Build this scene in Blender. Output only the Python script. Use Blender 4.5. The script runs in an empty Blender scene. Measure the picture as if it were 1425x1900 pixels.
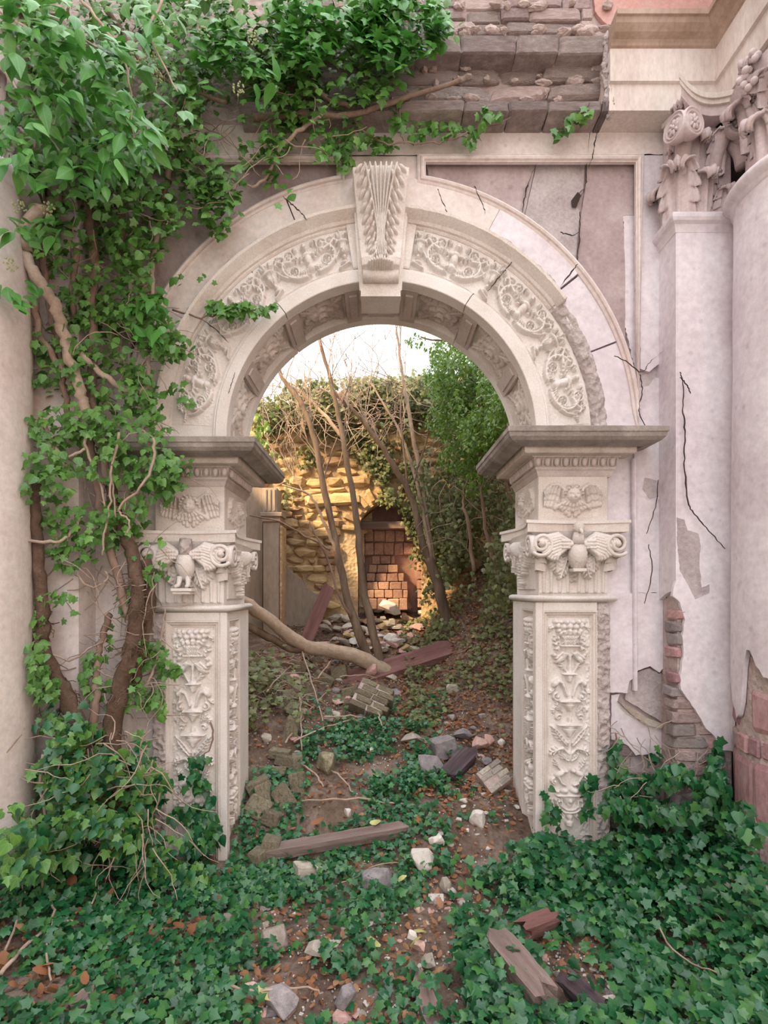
import bpy, math, random
import numpy as np
from mathutils import Vector, Matrix, Euler

# ---------------------------------------------------------------- camera, sky, sun, exposure
SC = bpy.context.scene
COL = SC.collection
CAMZ, CAMY, F = 1.95, -4.2, 1050.0          # focal length in pixels of the 1425x1900 frame
cam_d = bpy.data.cameras.new('camera'); cam = bpy.data.objects.new('camera', cam_d); COL.objects.link(cam)
cam.location = (0, CAMY, CAMZ); cam.rotation_euler = (math.pi/2, 0, 0)
cam_d.sensor_width = 36; cam_d.sensor_fit = 'AUTO'; cam_d.lens = F/1900*36
cam_d.shift_x = 12.5/1900; cam_d.shift_y = 145/1900
cam_d.clip_start = 0.05
SC.camera = cam
W = bpy.data.worlds.new('sky'); SC.world = W; W.use_nodes = True
wn = W.node_tree.nodes; wl = W.node_tree.links; wn.clear()
wo = wn.new('ShaderNodeOutputWorld'); wb = wn.new('ShaderNodeBackground')
tc = wn.new('ShaderNodeTexCoord'); sx = wn.new('ShaderNodeSeparateXYZ'); rp = wn.new('ShaderNodeValToRGB')
wl.new(tc.outputs['Generated'], sx.inputs[0]); wl.new(sx.outputs['Z'], rp.inputs[0])
rp.color_ramp.elements[0].position = 0.0; rp.color_ramp.elements[0].color = (1.0, 0.96, 0.90, 1)
rp.color_ramp.elements[1].position = 0.7; rp.color_ramp.elements[1].color = (0.94, 0.955, 1.0, 1)
wl.new(rp.outputs[0], wb.inputs[0])
mz = wn.new('ShaderNodeMapRange'); wl.new(sx.outputs['Z'], mz.inputs[0])            # overcast sky: brighter overhead
mz.inputs[1].default_value = -.05; mz.inputs[2].default_value = 1.0; mz.inputs[3].default_value = 1.0; mz.inputs[4].default_value = 2.9
wl.new(mz.outputs[0], wb.inputs[1]); wl.new(wb.outputs[0], wo.inputs[0])
sun_d = bpy.data.lights.new('sun', 'SUN'); sun = bpy.data.objects.new('sun', sun_d); COL.objects.link(sun)
sun_d.energy = 7.5; sun_d.color = (1.0, 0.69, 0.38); sun_d.angle = math.radians(7)
sdir = Vector((-1.0, -0.75, 0.90)).normalized()
sun.rotation_euler = sdir.to_track_quat('Z', 'Y').to_euler(); sun.location = (-12, -6, 14)
SC.view_settings.view_transform = 'Standard'; SC.view_settings.look = 'None'
SC.view_settings.exposure = 0.42; SC.view_settings.gamma = 1.0; SC.view_settings.use_curve_mapping = False

# ---------------------------------------------------------------- helpers
R = random.Random(7); NR = np.random.default_rng(7)
PI = math.pi
def P(px, py, Y):
    s = (Y - CAMY)/F
    return Vector(((px-700)*s, Y, CAMZ-(py-1095)*s))
def new_mesh(name, v, f, m=None, smooth=False):
    me = bpy.data.meshes.new(name)
    if isinstance(f, np.ndarray):
        v = np.asarray(v, dtype=np.float32); n, k = f.shape
        me.vertices.add(len(v)); me.vertices.foreach_set('co', v.ravel())
        me.loops.add(n*k); me.loops.foreach_set('vertex_index', f.astype(np.int32).ravel())
        me.polygons.add(n); me.polygons.foreach_set('loop_start', np.arange(0, n*k, k, dtype=np.int32))
        me.update(calc_edges=True)
    else:
        me.from_pydata([tuple(p) for p in v], [], f)
    if smooth: me.polygons.foreach_set('use_smooth', [True]*len(me.polygons))
    if m is not None: me.materials.append(m)
    return me
def link(name, me, parent=None, loc=None, rot=None, scale=None):
    o = bpy.data.objects.new(name, me); COL.objects.link(o)
    if loc is not None: o.location = loc
    if rot is not None: o.rotation_euler = rot
    if scale is not None: o.scale = (scale,)*3 if isinstance(scale, (int, float)) else scale
    if parent is not None:
        o.parent = parent
        o.matrix_parent_inverse = WORLD[parent.name].inverted()
        WORLD[o.name] = Matrix.LocRotScale(o.location, o.rotation_euler, o.scale)
    else:
        WORLD[o.name] = Matrix.LocRotScale(o.location, o.rotation_euler, o.scale)
    return o
WORLD = {}
class MB:
    """collects geometry for one mesh object, world coordinates"""
    def __init__(s): s.v = []; s.f = []
    def add(s, v, f):
        n = len(s.v); s.v.extend([tuple(p) for p in v]); s.f.extend([tuple(i+n for i in q) for q in f]); return s
    def box(s, a, b, jit=0):
        x0, y0, z0 = a; x1, y1, z1 = b
        v = [(x, y, z) for z in (z0, z1) for (x, y) in ((x0, y0), (x1, y0), (x1, y1), (x0, y1))]
        if jit: v = [tuple(c+R.uniform(-jit, jit) for c in p) for p in v]
        fl = [(3, 2, 1, 0), (4, 5, 6, 7), (0, 1, 5, 4), (1, 2, 6, 5), (2, 3, 7, 6), (3, 0, 4, 7)]
        if (x1-x0)*(y1-y0)*(z1-z0) < 0: fl = [q[::-1] for q in fl]
        return s.add(v, fl)
    def build(s, name, m, parent=None, smooth=False):
        return link(name, new_mesh(name, s.v, s.f, m, smooth), parent)
def tag(o, label=None, cat=None, group=None, kind=None):
    if label: o['label'] = label
    if cat: o['category'] = cat
    if group: o['group'] = group
    if kind: o['kind'] = kind
    return o
def empty(name, loc, label, cat, group=None):
    o = bpy.data.objects.new(name, None); COL.objects.link(o); o.location = loc; o.empty_display_size = 0.1
    WORLD[o.name] = Matrix.Translation(Vector(loc))
    return tag(o, label, cat, group)
def struct(o): o['kind'] = 'structure'; return o
def sweep(path, prof, f, closed=False, flip=False):
    """closed profile polygon (offset, height) carried along a 2D path with mitred corners"""
    n = len(path); k = len(prof); V = []
    for i in range(n):
        p = Vector(path[i])
        a = Vector(path[i-1]) if (i > 0 or closed) else None
        b = Vector(path[(i+1) % n]) if (i < n-1 or closed) else None
        d1 = (p-a).normalized() if a is not None else (b-p).normalized()
        d2 = (b-p).normalized() if b is not None else d1
        n1 = Vector((d1.y, -d1.x)); n2 = Vector((d2.y, -d2.x))
        m = n1+n2; L = m.length
        m = n1 if L < 1e-6 else m/L
        c = max(0.35, m.dot(n1)); m = m/c
        for (o, h) in prof: V.append(f(p.x+m.x*o, p.y+m.y*o, h))
    Fc = []
    for i in range(n if closed else n-1):
        j = (i+1) % n
        for q in range(k):
            r = (q+1) % k; Fc.append((i*k+q, i*k+r, j*k+r, j*k+q))
    if not closed:
        Fc.append(tuple(range(k))[::-1]); Fc.append(tuple((n-1)*k+q for q in range(k)))
    if flip: Fc = [t[::-1] for t in Fc]
    return V, Fc
XY = lambda x, y, h: (x, y, h)
XZ = lambda x, z, h: (x, -h, z)            # plane of the front wall; h comes toward the camera
def tube(pts, rad, seg=8, cap=True, rough=0.0, rr=None):
    """tapered tube through 3D points; rad number or list"""
    rr = rr or R
    pts = [Vector(p) for p in pts]; n = len(pts)
    if not hasattr(rad, '__len__'): rad = [rad]*n
    V = []; Fc = []; up = None
    for i in range(n):
        t = (pts[min(i+1, n-1)]-pts[max(i-1, 0)])
        if t.length < 1e-7: t = Vector((0, 0, 1))
        t.normalize()
        if up is None:
            up = Vector((0, 0, 1)) if abs(t.z) < 0.9 else Vector((1, 0, 0))
        s = t.cross(up)
        if s.length < 1e-4: s = t.cross(Vector((0.3, 1, 0.2)))
        s.normalize(); up = s.cross(t).normalized()
        for k in range(seg):
            a = 2*PI*k/seg; r = rad[i]*(1+rr.uniform(-rough, rough)) if rough else rad[i]
            V.append(pts[i]+(s*math.cos(a)+up*math.sin(a))*r)
    for i in range(n-1):
        for k in range(seg):
            q = (k+1) % seg; Fc.append((i*seg+k, i*seg+q, (i+1)*seg+q, (i+1)*seg+k))
    if cap:
        Fc.append(tuple(range(seg))[::-1]); Fc.append(tuple((n-1)*seg+k for k in range(seg)))
    return V, Fc
def smooth_path(pts, sub=4, jit=0.0, rr=None):
    rr = rr or R
    pts = [Vector(p) for p in pts]; out = []
    for i in range(len(pts)-1):
        p0 = pts[max(i-1, 0)]; p1 = pts[i]; p2 = pts[i+1]; p3 = pts[min(i+2, len(pts)-1)]
        for k in range(sub):
            t = k/sub
            q = 0.5*((2*p1)+(p2-p0)*t+(2*p0-5*p1+4*p2-p3)*t*t+(3*p1-p0-3*p2+p3)*t**3)
            if jit and (i or k): q = q+Vector((rr.uniform(-jit, jit), rr.uniform(-jit, jit), rr.uniform(-jit, jit)))
            out.append(q)
    out.append(pts[-1]); return out
def sphere(c, r, seg=12, ring=8, M=None, disp=None):
    V = []; Fc = []; c = Vector(c); r = (r,)*3 if not hasattr(r, '__len__') else r
    V.append((0, 0, 1))
    for i in range(1, ring):
        a = PI*i/ring
        for k in range(seg):
            b = 2*PI*k/seg; V.append((math.sin(a)*math.cos(b), math.sin(a)*math.sin(b), math.cos(a)))
    V.append((0, 0, -1))
    for k in range(seg): Fc.append((0, 1+k, 1+(k+1) % seg))
    for i in range(ring-2):
        for k in range(seg):
            a = 1+i*seg+k; b = 1+i*seg+(k+1) % seg; Fc.append((a, a+seg, b+seg, b))
    last = len(V)-1; base = 1+(ring-2)*seg
    for k in range(seg): Fc.append((last, base+(k+1) % seg, base+k))
    out = []
    for p in V:
        s = 1+(disp(p) if disp else 0)
        q = Vector((p[0]*r[0]*s, p[1]*r[1]*s, p[2]*r[2]*s))
        if M is not None: q = M @ q
        out.append(q+c)
    return out, Fc
def sm(a, b, x):
    t = min(1, max(0, (x-a)/(b-a))); return t*t*(3-2*t)
# lattice value noise, scalars and arrays
_lat = np.random.default_rng(3).random((64, 64))*2-1
def vn(x, y):
    x = np.asarray(x, float); y = np.asarray(y, float)
    i = np.floor(x).astype(int); j = np.floor(y).astype(int); u = x-i; v = y-j
    u = u*u*(3-2*u); v = v*v*(3-2*v); g = lambda a, b: _lat[a % 64, b % 64]
    return (g(i, j)*(1-u)+g(i+1, j)*u)*(1-v)+(g(i, j+1)*(1-u)+g(i+1, j+1)*u)*v
def fbm(x, y, o=4):
    s = 0; a = 1.0
    for k in range(o): s = s+a*vn(x*2**k+17*k, y*2**k+9*k); a *= .5
    return s
def tri_poly(pts):
    """ear clipping through mathutils"""
    from mathutils.geometry import tessellate_polygon
    return [tuple(t) for t in tessellate_polygon([[Vector((p[0], p[1], 0)) for p in pts]])]
def jag(pts, step, amp, rr=None, skip=()):
    """roughen an outline (broken plaster edge); skip = indices of straight edges"""
    rr = rr or R; out = []
    for i, p in enumerate(pts):
        q = pts[(i+1) % len(pts)]; out.append(tuple(p))
        if i in skip: continue
        L = math.hypot(q[0]-p[0], q[1]-p[1]); n = int(L/step)
        if n < 2: continue
        nx, ny = -(q[1]-p[1])/L, (q[0]-p[0])/L
        for k in range(1, n):
            t = k/n+rr.uniform(-.25, .25)/n; a = rr.uniform(-amp, amp)
            out.append((p[0]+(q[0]-p[0])*t+nx*a, p[1]+(q[1]-p[1])*t+ny*a))
    return out
def prism(pts, h0, h1, f, warp=0):
    """extrude a 2D outline between two heights; f maps (x, y, h)"""
    n = len(pts); T = tri_poly(pts)
    V = [f(p[0], p[1], h1+(R.uniform(-warp, warp) if warp else 0)) for p in pts]+[f(p[0], p[1], h0) for p in pts]
    Fc = [t for t in T]+[tuple(i+n for i in t[::-1]) for t in T]
    for i in range(n):
        j = (i+1) % n; Fc.append((i, i+n, j+n, j))
    return V, Fc
def recalc(me):
    import bmesh
    b = bmesh.new(); b.from_mesh(me); bmesh.ops.recalc_face_normals(b, faces=b.faces); b.to_mesh(me); b.free(); return me
def solid(name, V, Fc, m, parent=None, smooth=False, bevel=0):
    me = new_mesh(name, V, Fc, m, smooth)
    import bmesh
    b = bmesh.new(); b.from_mesh(me); bmesh.ops.recalc_face_normals(b, faces=b.faces)
    if bevel:
        bmesh.ops.bevel(b, geom=list(b.edges), offset=bevel, segments=1, affect='EDGES', profile=.7)
    b.to_mesh(me); b.free()
    return link(name, me, parent)
def pxo(pts, Y):
    return [(P(a, b, Y).x, P(a, b, Y).z) for a, b in pts]
def sheet(name, px, Y, th, m, parent=None, step=.02, amp=.006, skip=(), raw=False):
    pts = jag(pxo(px, Y) if not raw else px, step, amp, skip=skip)
    V, Fc = prism(pts, -Y-th, -Y, XZ)
    return solid(name, V, Fc, m, parent)
def crack(name, px, Y, w, parent=None, m=None):
    """narrow dark fissure: jagged tapered wedge let into the plaster"""
    p = [P(a, b, Y) for a, b in px]; p = smooth_path(p, 6, .004); n = len(p); L = []; Rr = []
    for i, q in enumerate(p):
        t = (p[min(i+1, n-1)]-p[max(i-1, 0)]).normalized(); s = Vector((-t.z, 0, t.x))
        ww = w*.62*(math.sin(PI*(i+.6)/(n+.2)))*R.uniform(.3, 1.6)*.5
        L.append(q+s*ww); Rr.append(q-s*ww)
    V = [v+Vector((0, -.0016, 0)) for v in L+Rr]+[q+Vector((0, .01, 0)) for q in p]; Fc = []
    for i in range(n-1): Fc += [(i, i+1, n+i+1, n+i), (i, 2*n+i, 2*n+i+1, i+1), (n+i, n+i+1, 2*n+i+1, 2*n+i)]
    return link(name, new_mesh(name, V, Fc, m or M['crack']), parent)

# ---------------------------------------------------------------- materials
M = {}
def nt(name):
    m = bpy.data.materials.new(name); m.use_nodes = True; t = m.node_tree; b = t.nodes['Principled BSDF']
    M[name] = m; return m, t, b
def ramp(t, fac, stops):
    r = t.nodes.new('ShaderNodeValToRGB'); t.links.new(fac, r.inputs[0]); e = r.color_ramp.elements
    while len(e) < len(stops): e.new(.5)
    for i, (p, c) in enumerate(stops): e[i].position = p; e[i].color = (*c, 1)
    return r.outputs[0]
def noise(t, co, scale, det=6, rough=.6, dist=0):
    n = t.nodes.new('ShaderNodeTexNoise'); t.links.new(co, n.inputs['Vector'])
    n.inputs['Scale'].default_value = scale; n.inputs['Detail'].default_value = det
    n.inputs['Roughness'].default_value = rough; n.inputs['Distortion'].default_value = dist; return n.outputs['Fac']
def mixc(t, fac, a, b, mode='MIX'):
    x = t.nodes.new('ShaderNodeMix'); x.data_type = 'RGBA'; x.blend_type = mode
    for s, v in ((0, fac), (6, a), (7, b)):
        if isinstance(v, (int, float)): x.inputs[s].default_value = v
        elif isinstance(v, tuple): x.inputs[s].default_value = (*v, 1)
        else: t.links.new(v, x.inputs[s])
    return x.outputs[2]
def bump(t, b, h, strength, dist, prev=None):
    n = t.nodes.new('ShaderNodeBump'); n.inputs['Strength'].default_value = strength; n.inputs['Distance'].default_value = dist
    t.links.new(h, n.inputs['Height'])
    if prev is not None: t.links.new(prev, n.inputs['Normal'])
    t.links.new(n.outputs[0], b.inputs['Normal']); return n.outputs[0]
def stone(name, c1, c2, c3, stain=None, scale=3, fine=60, bstr=.4, bd=.01, rough=.9, stain_amt=.5, rnd=0, stretch=None, pits=0, moss=None, flaws=0):
    m, t, b = nt(name); N = t.nodes; L = t.links
    co = N.new('ShaderNodeTexCoord').outputs['Object']
    if stretch:
        mp = N.new('ShaderNodeMapping'); L.new(co, mp.inputs[0]); mp.inputs['Scale'].default_value = stretch; co2 = mp.outputs[0]
    else: co2 = co
    oi = N.new('ShaderNodeObjectInfo')
    if rnd:
        ad = N.new('ShaderNodeVectorMath'); ad.operation = 'ADD'; sc = N.new('ShaderNodeVectorMath'); sc.operation = 'SCALE'
        L.new(oi.outputs['Location'], sc.inputs[0]); sc.inputs['Scale'].default_value = 3.7
        L.new(co2, ad.inputs[0]); L.new(sc.outputs[0], ad.inputs[1]); co2 = ad.outputs[0]
    a = noise(t, co2, scale, 7, .62)
    col = ramp(t, a, [(.32, c1), (.52, c2), (.70, c3)])
    f = noise(t, co2, fine, 4, .7)
    col = mixc(t, .35, col, ramp(t, f, [(.3, tuple(x*.55 for x in c2)), (.65, tuple(min(1, x*1.15) for x in c2))]), 'MIX')
    if stain:
        s = noise(t, co2, scale*.45, 8, .72, .6)
        sf = N.new('ShaderNodeMapRange'); L.new(s, sf.inputs[0]); sf.inputs[1].default_value = .5; sf.inputs[2].default_value = .72
        sf.inputs[3].default_value = 0; sf.inputs[4].default_value = stain_amt
        col = mixc(t, sf.outputs[0], col, stain)
    if flaws:                                   # small pits and flaked spots
        v_ = N.new('ShaderNodeTexVoronoi'); v_.inputs['Scale'].default_value = flaws; L.new(co2, v_.inputs['Vector'])
        s2 = noise(t, co2, flaws*.35, 4, .6); ml = N.new('ShaderNodeMath'); ml.operation = 'MULTIPLY'; L.new(v_.outputs['Distance'], ml.inputs[0]); L.new(s2, ml.inputs[1])
        fm = N.new('ShaderNodeMapRange'); L.new(ml.outputs[0], fm.inputs[0]); fm.inputs[1].default_value = .035; fm.inputs[2].default_value = .075; fm.inputs[3].default_value = .32; fm.inputs[4].default_value = 0
        col = mixc(t, fm.outputs[0], col, tuple(c*.62 for c in c1))
    if moss:
        s = noise(t, co2, scale*1.7, 8, .75)
        sf = N.new('ShaderNodeMapRange'); L.new(s, sf.inputs[0]); sf.inputs[1].default_value = .48; sf.inputs[2].default_value = .6
        sf.inputs[4].default_value = .75; col = mixc(t, sf.outputs[0], col, moss)
    if rnd:
        hs = N.new('ShaderNodeHueSaturation'); L.new(col, hs.inputs['Color'])
        mr = N.new('ShaderNodeMapRange'); L.new(oi.outputs['Random'], mr.inputs[0]); mr.inputs[3].default_value = 1-rnd; mr.inputs[4].default_value = 1+rnd
        L.new(mr.outputs[0], hs.inputs['Value']); col = hs.outputs[0]
        mr2 = N.new('ShaderNodeMapRange'); L.new(oi.outputs['Random'], mr2.inputs[0]); mr2.inputs[3].default_value = .5-.06*rnd; mr2.inputs[4].default_value = .5+.06*rnd
        L.new(mr2.outputs[0], hs.inputs['Hue'])
    L.new(col, b.inputs['Base Color']); b.inputs['Roughness'].default_value = rough
    b.inputs['Specular IOR Level'].default_value = .2
    p = bump(t, b, a, bstr*.6, bd*3); p = bump(t, b, f, bstr, bd*.5, p)
    if pits:
        v = N.new('ShaderNodeTexVoronoi'); v.inputs['Scale'].default_value = fine*.6; L.new(co2, v.inputs['Vector'])
        bump(t, b, v.outputs['Distance'], pits, bd, p)
    return m
stone('plaster', (.70, .60, .55), (.80, .72, .69), (.86, .80, .79), stain=(.56, .43, .42), scale=1.6, fine=22, bstr=.3, bd=.01, stain_amt=.6, flaws=9)
stone('plaster_violet', (.62, .54, .57), (.78, .73, .76), (.84, .81, .84), stain=(.56, .46, .50), scale=1.7, fine=18, bstr=.32, bd=.011, stain_amt=.55, flaws=8)
stone('panel_plaster', (.33, .25, .25), (.45, .36, .36), (.62, .54, .53), stain=(.74, .68, .67), scale=2.2, fine=30, bstr=.25, bd=.008, stain_amt=.85, flaws=7)
stone('carved_stone', (.58, .49, .43), (.75, .69, .64), (.84, .80, .76), stain=(.48, .37, .30), scale=2.5, fine=80, bstr=.35, bd=.006, stain_amt=.42)
stone('carved_pale', (.66, .59, .54), (.79, .745, .71), (.86, .83, .80), stain=(.56, .46, .40), scale=3, fine=90, bstr=.3, bd=.005, stain_amt=.3)
stone('rough_stone', (.40, .33, .32), (.58, .51, .49), (.72, .67, .65), stain=(.30, .24, .23), scale=5, fine=45, bstr=.9, bd=.02, pits=.7, stain_amt=.5)
stone('cornice_stone', (.50, .44, .39), (.70, .62, .56), (.80, .73, .67), stain=(.30, .26, .21), scale=4, fine=60, bstr=.5, bd=.01, stain_amt=.6)
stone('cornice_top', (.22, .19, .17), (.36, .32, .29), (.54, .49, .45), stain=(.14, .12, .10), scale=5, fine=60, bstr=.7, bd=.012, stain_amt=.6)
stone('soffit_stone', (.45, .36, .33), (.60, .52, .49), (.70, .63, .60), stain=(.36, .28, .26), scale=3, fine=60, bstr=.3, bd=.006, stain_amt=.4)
stone('under_plaster', (.38, .33, .33), (.52, .46, .46), (.62, .56, .56), stain=(.34, .28, .29), scale=5, fine=40, bstr=.7, bd=.01, pits=.4)
stone('mortar', (.42, .33, .30), (.55, .45, .42), (.68, .58, .55), stain=(.28, .20, .18), scale=5, fine=35, bstr=1, bd=.02, pits=.5)
stone('brick', (.40, .28, .27), (.56, .44, .42), (.72, .61, .58), stain=(.28, .19, .18), scale=6, fine=40, bstr=.8, bd=.015, rnd=.3, stain_amt=.6)
stone('pink_stone', (.32, .17, .18), (.46, .27, .28), (.56, .38, .38), stain=(.60, .50, .50), scale=4, fine=40, bstr=.5, bd=.01, rnd=.25, stain_amt=.4)
stone('string_top', (.28, .22, .20), (.44, .36, .34), (.62, .54, .51), stain=(.22, .16, .14), scale=5, fine=40, bstr=.8, bd=.015, rnd=.15)
stone('red_plaster', (.48, .24, .20), (.60, .36, .32), (.66, .50, .48), stain=(.50, .42, .42), scale=1.5, fine=30, bstr=.3, bd=.01)
stone('entab', (.54, .43, .38), (.74, .66, .61), (.83, .78, .74), stain=(.32, .26, .24), scale=1.8, fine=40, bstr=.3, bd=.008, stain_amt=.6, stretch=(1, 1, .35))
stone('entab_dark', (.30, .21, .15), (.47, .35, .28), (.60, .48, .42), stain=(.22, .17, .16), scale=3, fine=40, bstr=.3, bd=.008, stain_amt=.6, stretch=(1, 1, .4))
stone('capital_plaster', (.55, .43, .42), (.68, .58, .58), (.76, .69, .70), stain=(.42, .29, .26), scale=4, fine=50, bstr=.2, bd=.005, stain_amt=.5)
stone('ochre_mortar', (.46, .30, .17), (.64, .47, .28), (.76, .62, .42), stain=(.34, .22, .14), scale=3, fine=25, bstr=1, bd=.03, pits=.6)
stone('ochre_stone', (.48, .30, .17), (.66, .48, .27), (.78, .62, .40), stain=(.46, .26, .16), scale=4, fine=30, bstr=.9, bd=.02, rnd=.28)
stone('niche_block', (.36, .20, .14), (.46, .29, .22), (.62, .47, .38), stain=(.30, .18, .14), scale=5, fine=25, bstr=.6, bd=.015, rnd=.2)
stone('court_plaster', (.28, .23, .18), (.40, .34, .28), (.50, .44, .37), stain=(.2, .17, .13), scale=2, fine=25, bstr=.4, bd=.01, stretch=(1, 1, .3), stain_amt=.6)
stone('grey_rock', (.22, .20, .22), (.36, .33, .34), (.50, .46, .46), stain=(.58, .54, .52), scale=4, fine=30, bstr=.8, bd=.02, rnd=.3)
stone('pale_rock', (.46, .40, .33), (.62, .56, .48), (.76, .71, .64), stain=(.34, .28, .23), scale=4, fine=30, bstr=.8, bd=.02, rnd=.25)
stone('white_chip', (.62, .58, .52), (.76, .72, .67), (.86, .84, .80), stain=(.5, .42, .36), scale=6, fine=40, bstr=.5, bd=.01, rnd=.15)
stone('mossy_brick', (.28, .24, .17), (.42, .36, .27), (.54, .47, .37), stain=(.22, .18, .14), scale=5, fine=40, bstr=.8, bd=.015, rnd=.25, moss=(.16, .17, .06))
stone('pink_rock', (.50, .26, .22), (.64, .42, .38), (.74, .58, .52), stain=(.4, .2, .18), scale=3, fine=30, bstr=.4, bd=.01, rnd=.1)
stone('soil', (.08, .052, .038), (.18, .125, .095), (.36, .28, .22), stain=(.40, .33, .28), scale=4, fine=30, bstr=1, bd=.03, pits=.8, stain_amt=.6)
stone('bark', (.17, .11, .08), (.29, .20, .155), (.42, .32, .26), stain=(.12, .08, .06), scale=9, fine=60, bstr=.9, bd=.012, stretch=(1, 1, .25))
stone('pale_bark', (.33, .24, .17), (.48, .37, .28), (.60, .49, .38), stain=(.24, .17, .12), scale=9, fine=70, bstr=.7, bd=.01)
stone('trunk_bark', (.10, .07, .05), (.20, .145, .105), (.33, .25, .18), stain=(.13, .09, .06), scale=8, fine=60, bstr=.9, bd=.012, stretch=(1, 1, .2))
stone('twig_bark', (.30, .22, .17), (.44, .34, .27), (.56, .46, .38), scale=9, fine=60, bstr=.4, bd=.01)
stone('root_hair', (.10, .06, .045), (.17, .11, .08), (.26, .18, .14), scale=12, fine=80, bstr=1, bd=.02)
stone('red_wood', (.13, .06, .055), (.24, .12, .11), (.36, .20, .18), stain=(.42, .32, .30), scale=4, fine=40, bstr=1, bd=.015, stretch=(.25, 2.5, 2.5), stain_amt=.5)
stone('old_wood', (.15, .10, .09), (.27, .20, .18), (.42, .34, .31), stain=(.10, .07, .06), scale=4, fine=40, bstr=1, bd=.015, stretch=(.2, 3, 3))
stone('dark_wood', (.05, .035, .045), (.11, .08, .09), (.24, .19, .2), scale=5, fine=40, bstr=1, bd=.015, stretch=(.2, 3, 3))
m, t, b = nt('crack'); b.inputs['Base Color'].default_value = (.05, .035, .03, 1); b.inputs['Roughness'].default_value = 1
def leafmat(name, cols, rough=.35, trans=.25, spec=.5, veins=4.36):
    m, t, b = nt(name); N = t.nodes; L = t.links
    g = N.new('ShaderNodeNewGeometry'); oi = N.new('ShaderNodeObjectInfo'); ad = N.new('ShaderNodeMath'); ad.operation = 'ADD'
    L.new(g.outputs['Random Per Island'], ad.inputs[0]); L.new(oi.outputs['Random'], ad.inputs[1])
    fr = N.new('ShaderNodeMath'); fr.operation = 'FRACT'; L.new(ad.outputs[0], fr.inputs[0])
    n = len(cols); col = ramp(t, fr.outputs[0], [(i/(n-1), c) for i, c in enumerate(cols)])
    co = N.new('ShaderNodeTexCoord').outputs['Object']
    col = mixc(t, noise(t, co, 30, 3), col, tuple(c*.6 for c in cols[n//2]))
    if veins:                                   # pale veins fanning from the leaf base, drawn in the blade's own coordinates
        uv = N.new('ShaderNodeUVMap'); sp = N.new('ShaderNodeSeparateXYZ'); L.new(uv.outputs[0], sp.inputs[0])
        def mth(op, a_, b_=None):
            q = N.new('ShaderNodeMath'); q.operation = op
            for s_, v_ in ((0, a_), (1, b_)):
                if v_ is None: continue
                if isinstance(v_, (int, float)): q.inputs[s_].default_value = v_
                else: L.new(v_, q.inputs[s_])
            return q.outputs[0]
        y_ = mth('ADD', sp.outputs['Y'], .02); th = mth('ARCTAN2', sp.outputs['X'], y_); rr_ = mth('SQRT', mth('ADD', mth('MULTIPLY', sp.outputs['X'], sp.outputs['X']), mth('MULTIPLY', y_, y_)))
        ds = mth('MULTIPLY', mth('ABSOLUTE', mth('SINE', mth('MULTIPLY', th, veins))), rr_); vm = N.new('ShaderNodeMapRange'); L.new(ds, vm.inputs[0]); vm.inputs[1].default_value = .02; vm.inputs[2].default_value = .075; vm.inputs[3].default_value = .42; vm.inputs[4].default_value = 0
        col = mixc(t, vm.outputs[0], col, tuple(min(1, c*1.6+.06) for c in cols[n//2]))
    L.new(col, b.inputs['Base Color']); b.inputs['Roughness'].default_value = rough; b.inputs['Specular IOR Level'].default_value = spec
    tr = N.new('ShaderNodeBsdfTranslucent'); L.new(col, tr.inputs[0]); mx = N.new('ShaderNodeMixShader'); mx.inputs[0].default_value = trans
    L.new(b.outputs[0], mx.inputs[1]); L.new(tr.outputs[0], mx.inputs[2]); L.new(mx.outputs[0], N['Material Output'].inputs[0])
    return m
leafmat('ivy_wall', [(.035, .12, .025), (.08, .24, .045), (.15, .36, .065), (.06, .18, .05), (.22, .44, .09)], trans=.18)
leafmat('ivy_bright', [(.10, .34, .05), (.16, .48, .07), (.07, .26, .05), (.22, .52, .10)])
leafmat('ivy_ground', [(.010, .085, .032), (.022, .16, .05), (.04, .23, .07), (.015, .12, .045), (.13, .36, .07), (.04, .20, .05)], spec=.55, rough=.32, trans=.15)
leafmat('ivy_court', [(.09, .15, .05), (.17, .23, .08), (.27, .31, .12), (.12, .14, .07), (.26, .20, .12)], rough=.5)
leafmat('tree_leaf', [(.16, .34, .03), (.32, .52, .06), (.11, .25, .03), (.46, .62, .12)], trans=.4)
leafmat('dead_leaf', [(.38, .17, .08), (.52, .26, .13), (.28, .12, .06), (.62, .38, .22), (.44, .22, .12)], rough=.7, trans=.1, spec=.2, veins=0)
leafmat('yellow_leaf', [(.55, .50, .10), (.62, .60, .22)], trans=.3)
leafmat('berry', [(.40, .46, .22), (.50, .52, .28)], trans=0, rough=.6, veins=0)
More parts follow.
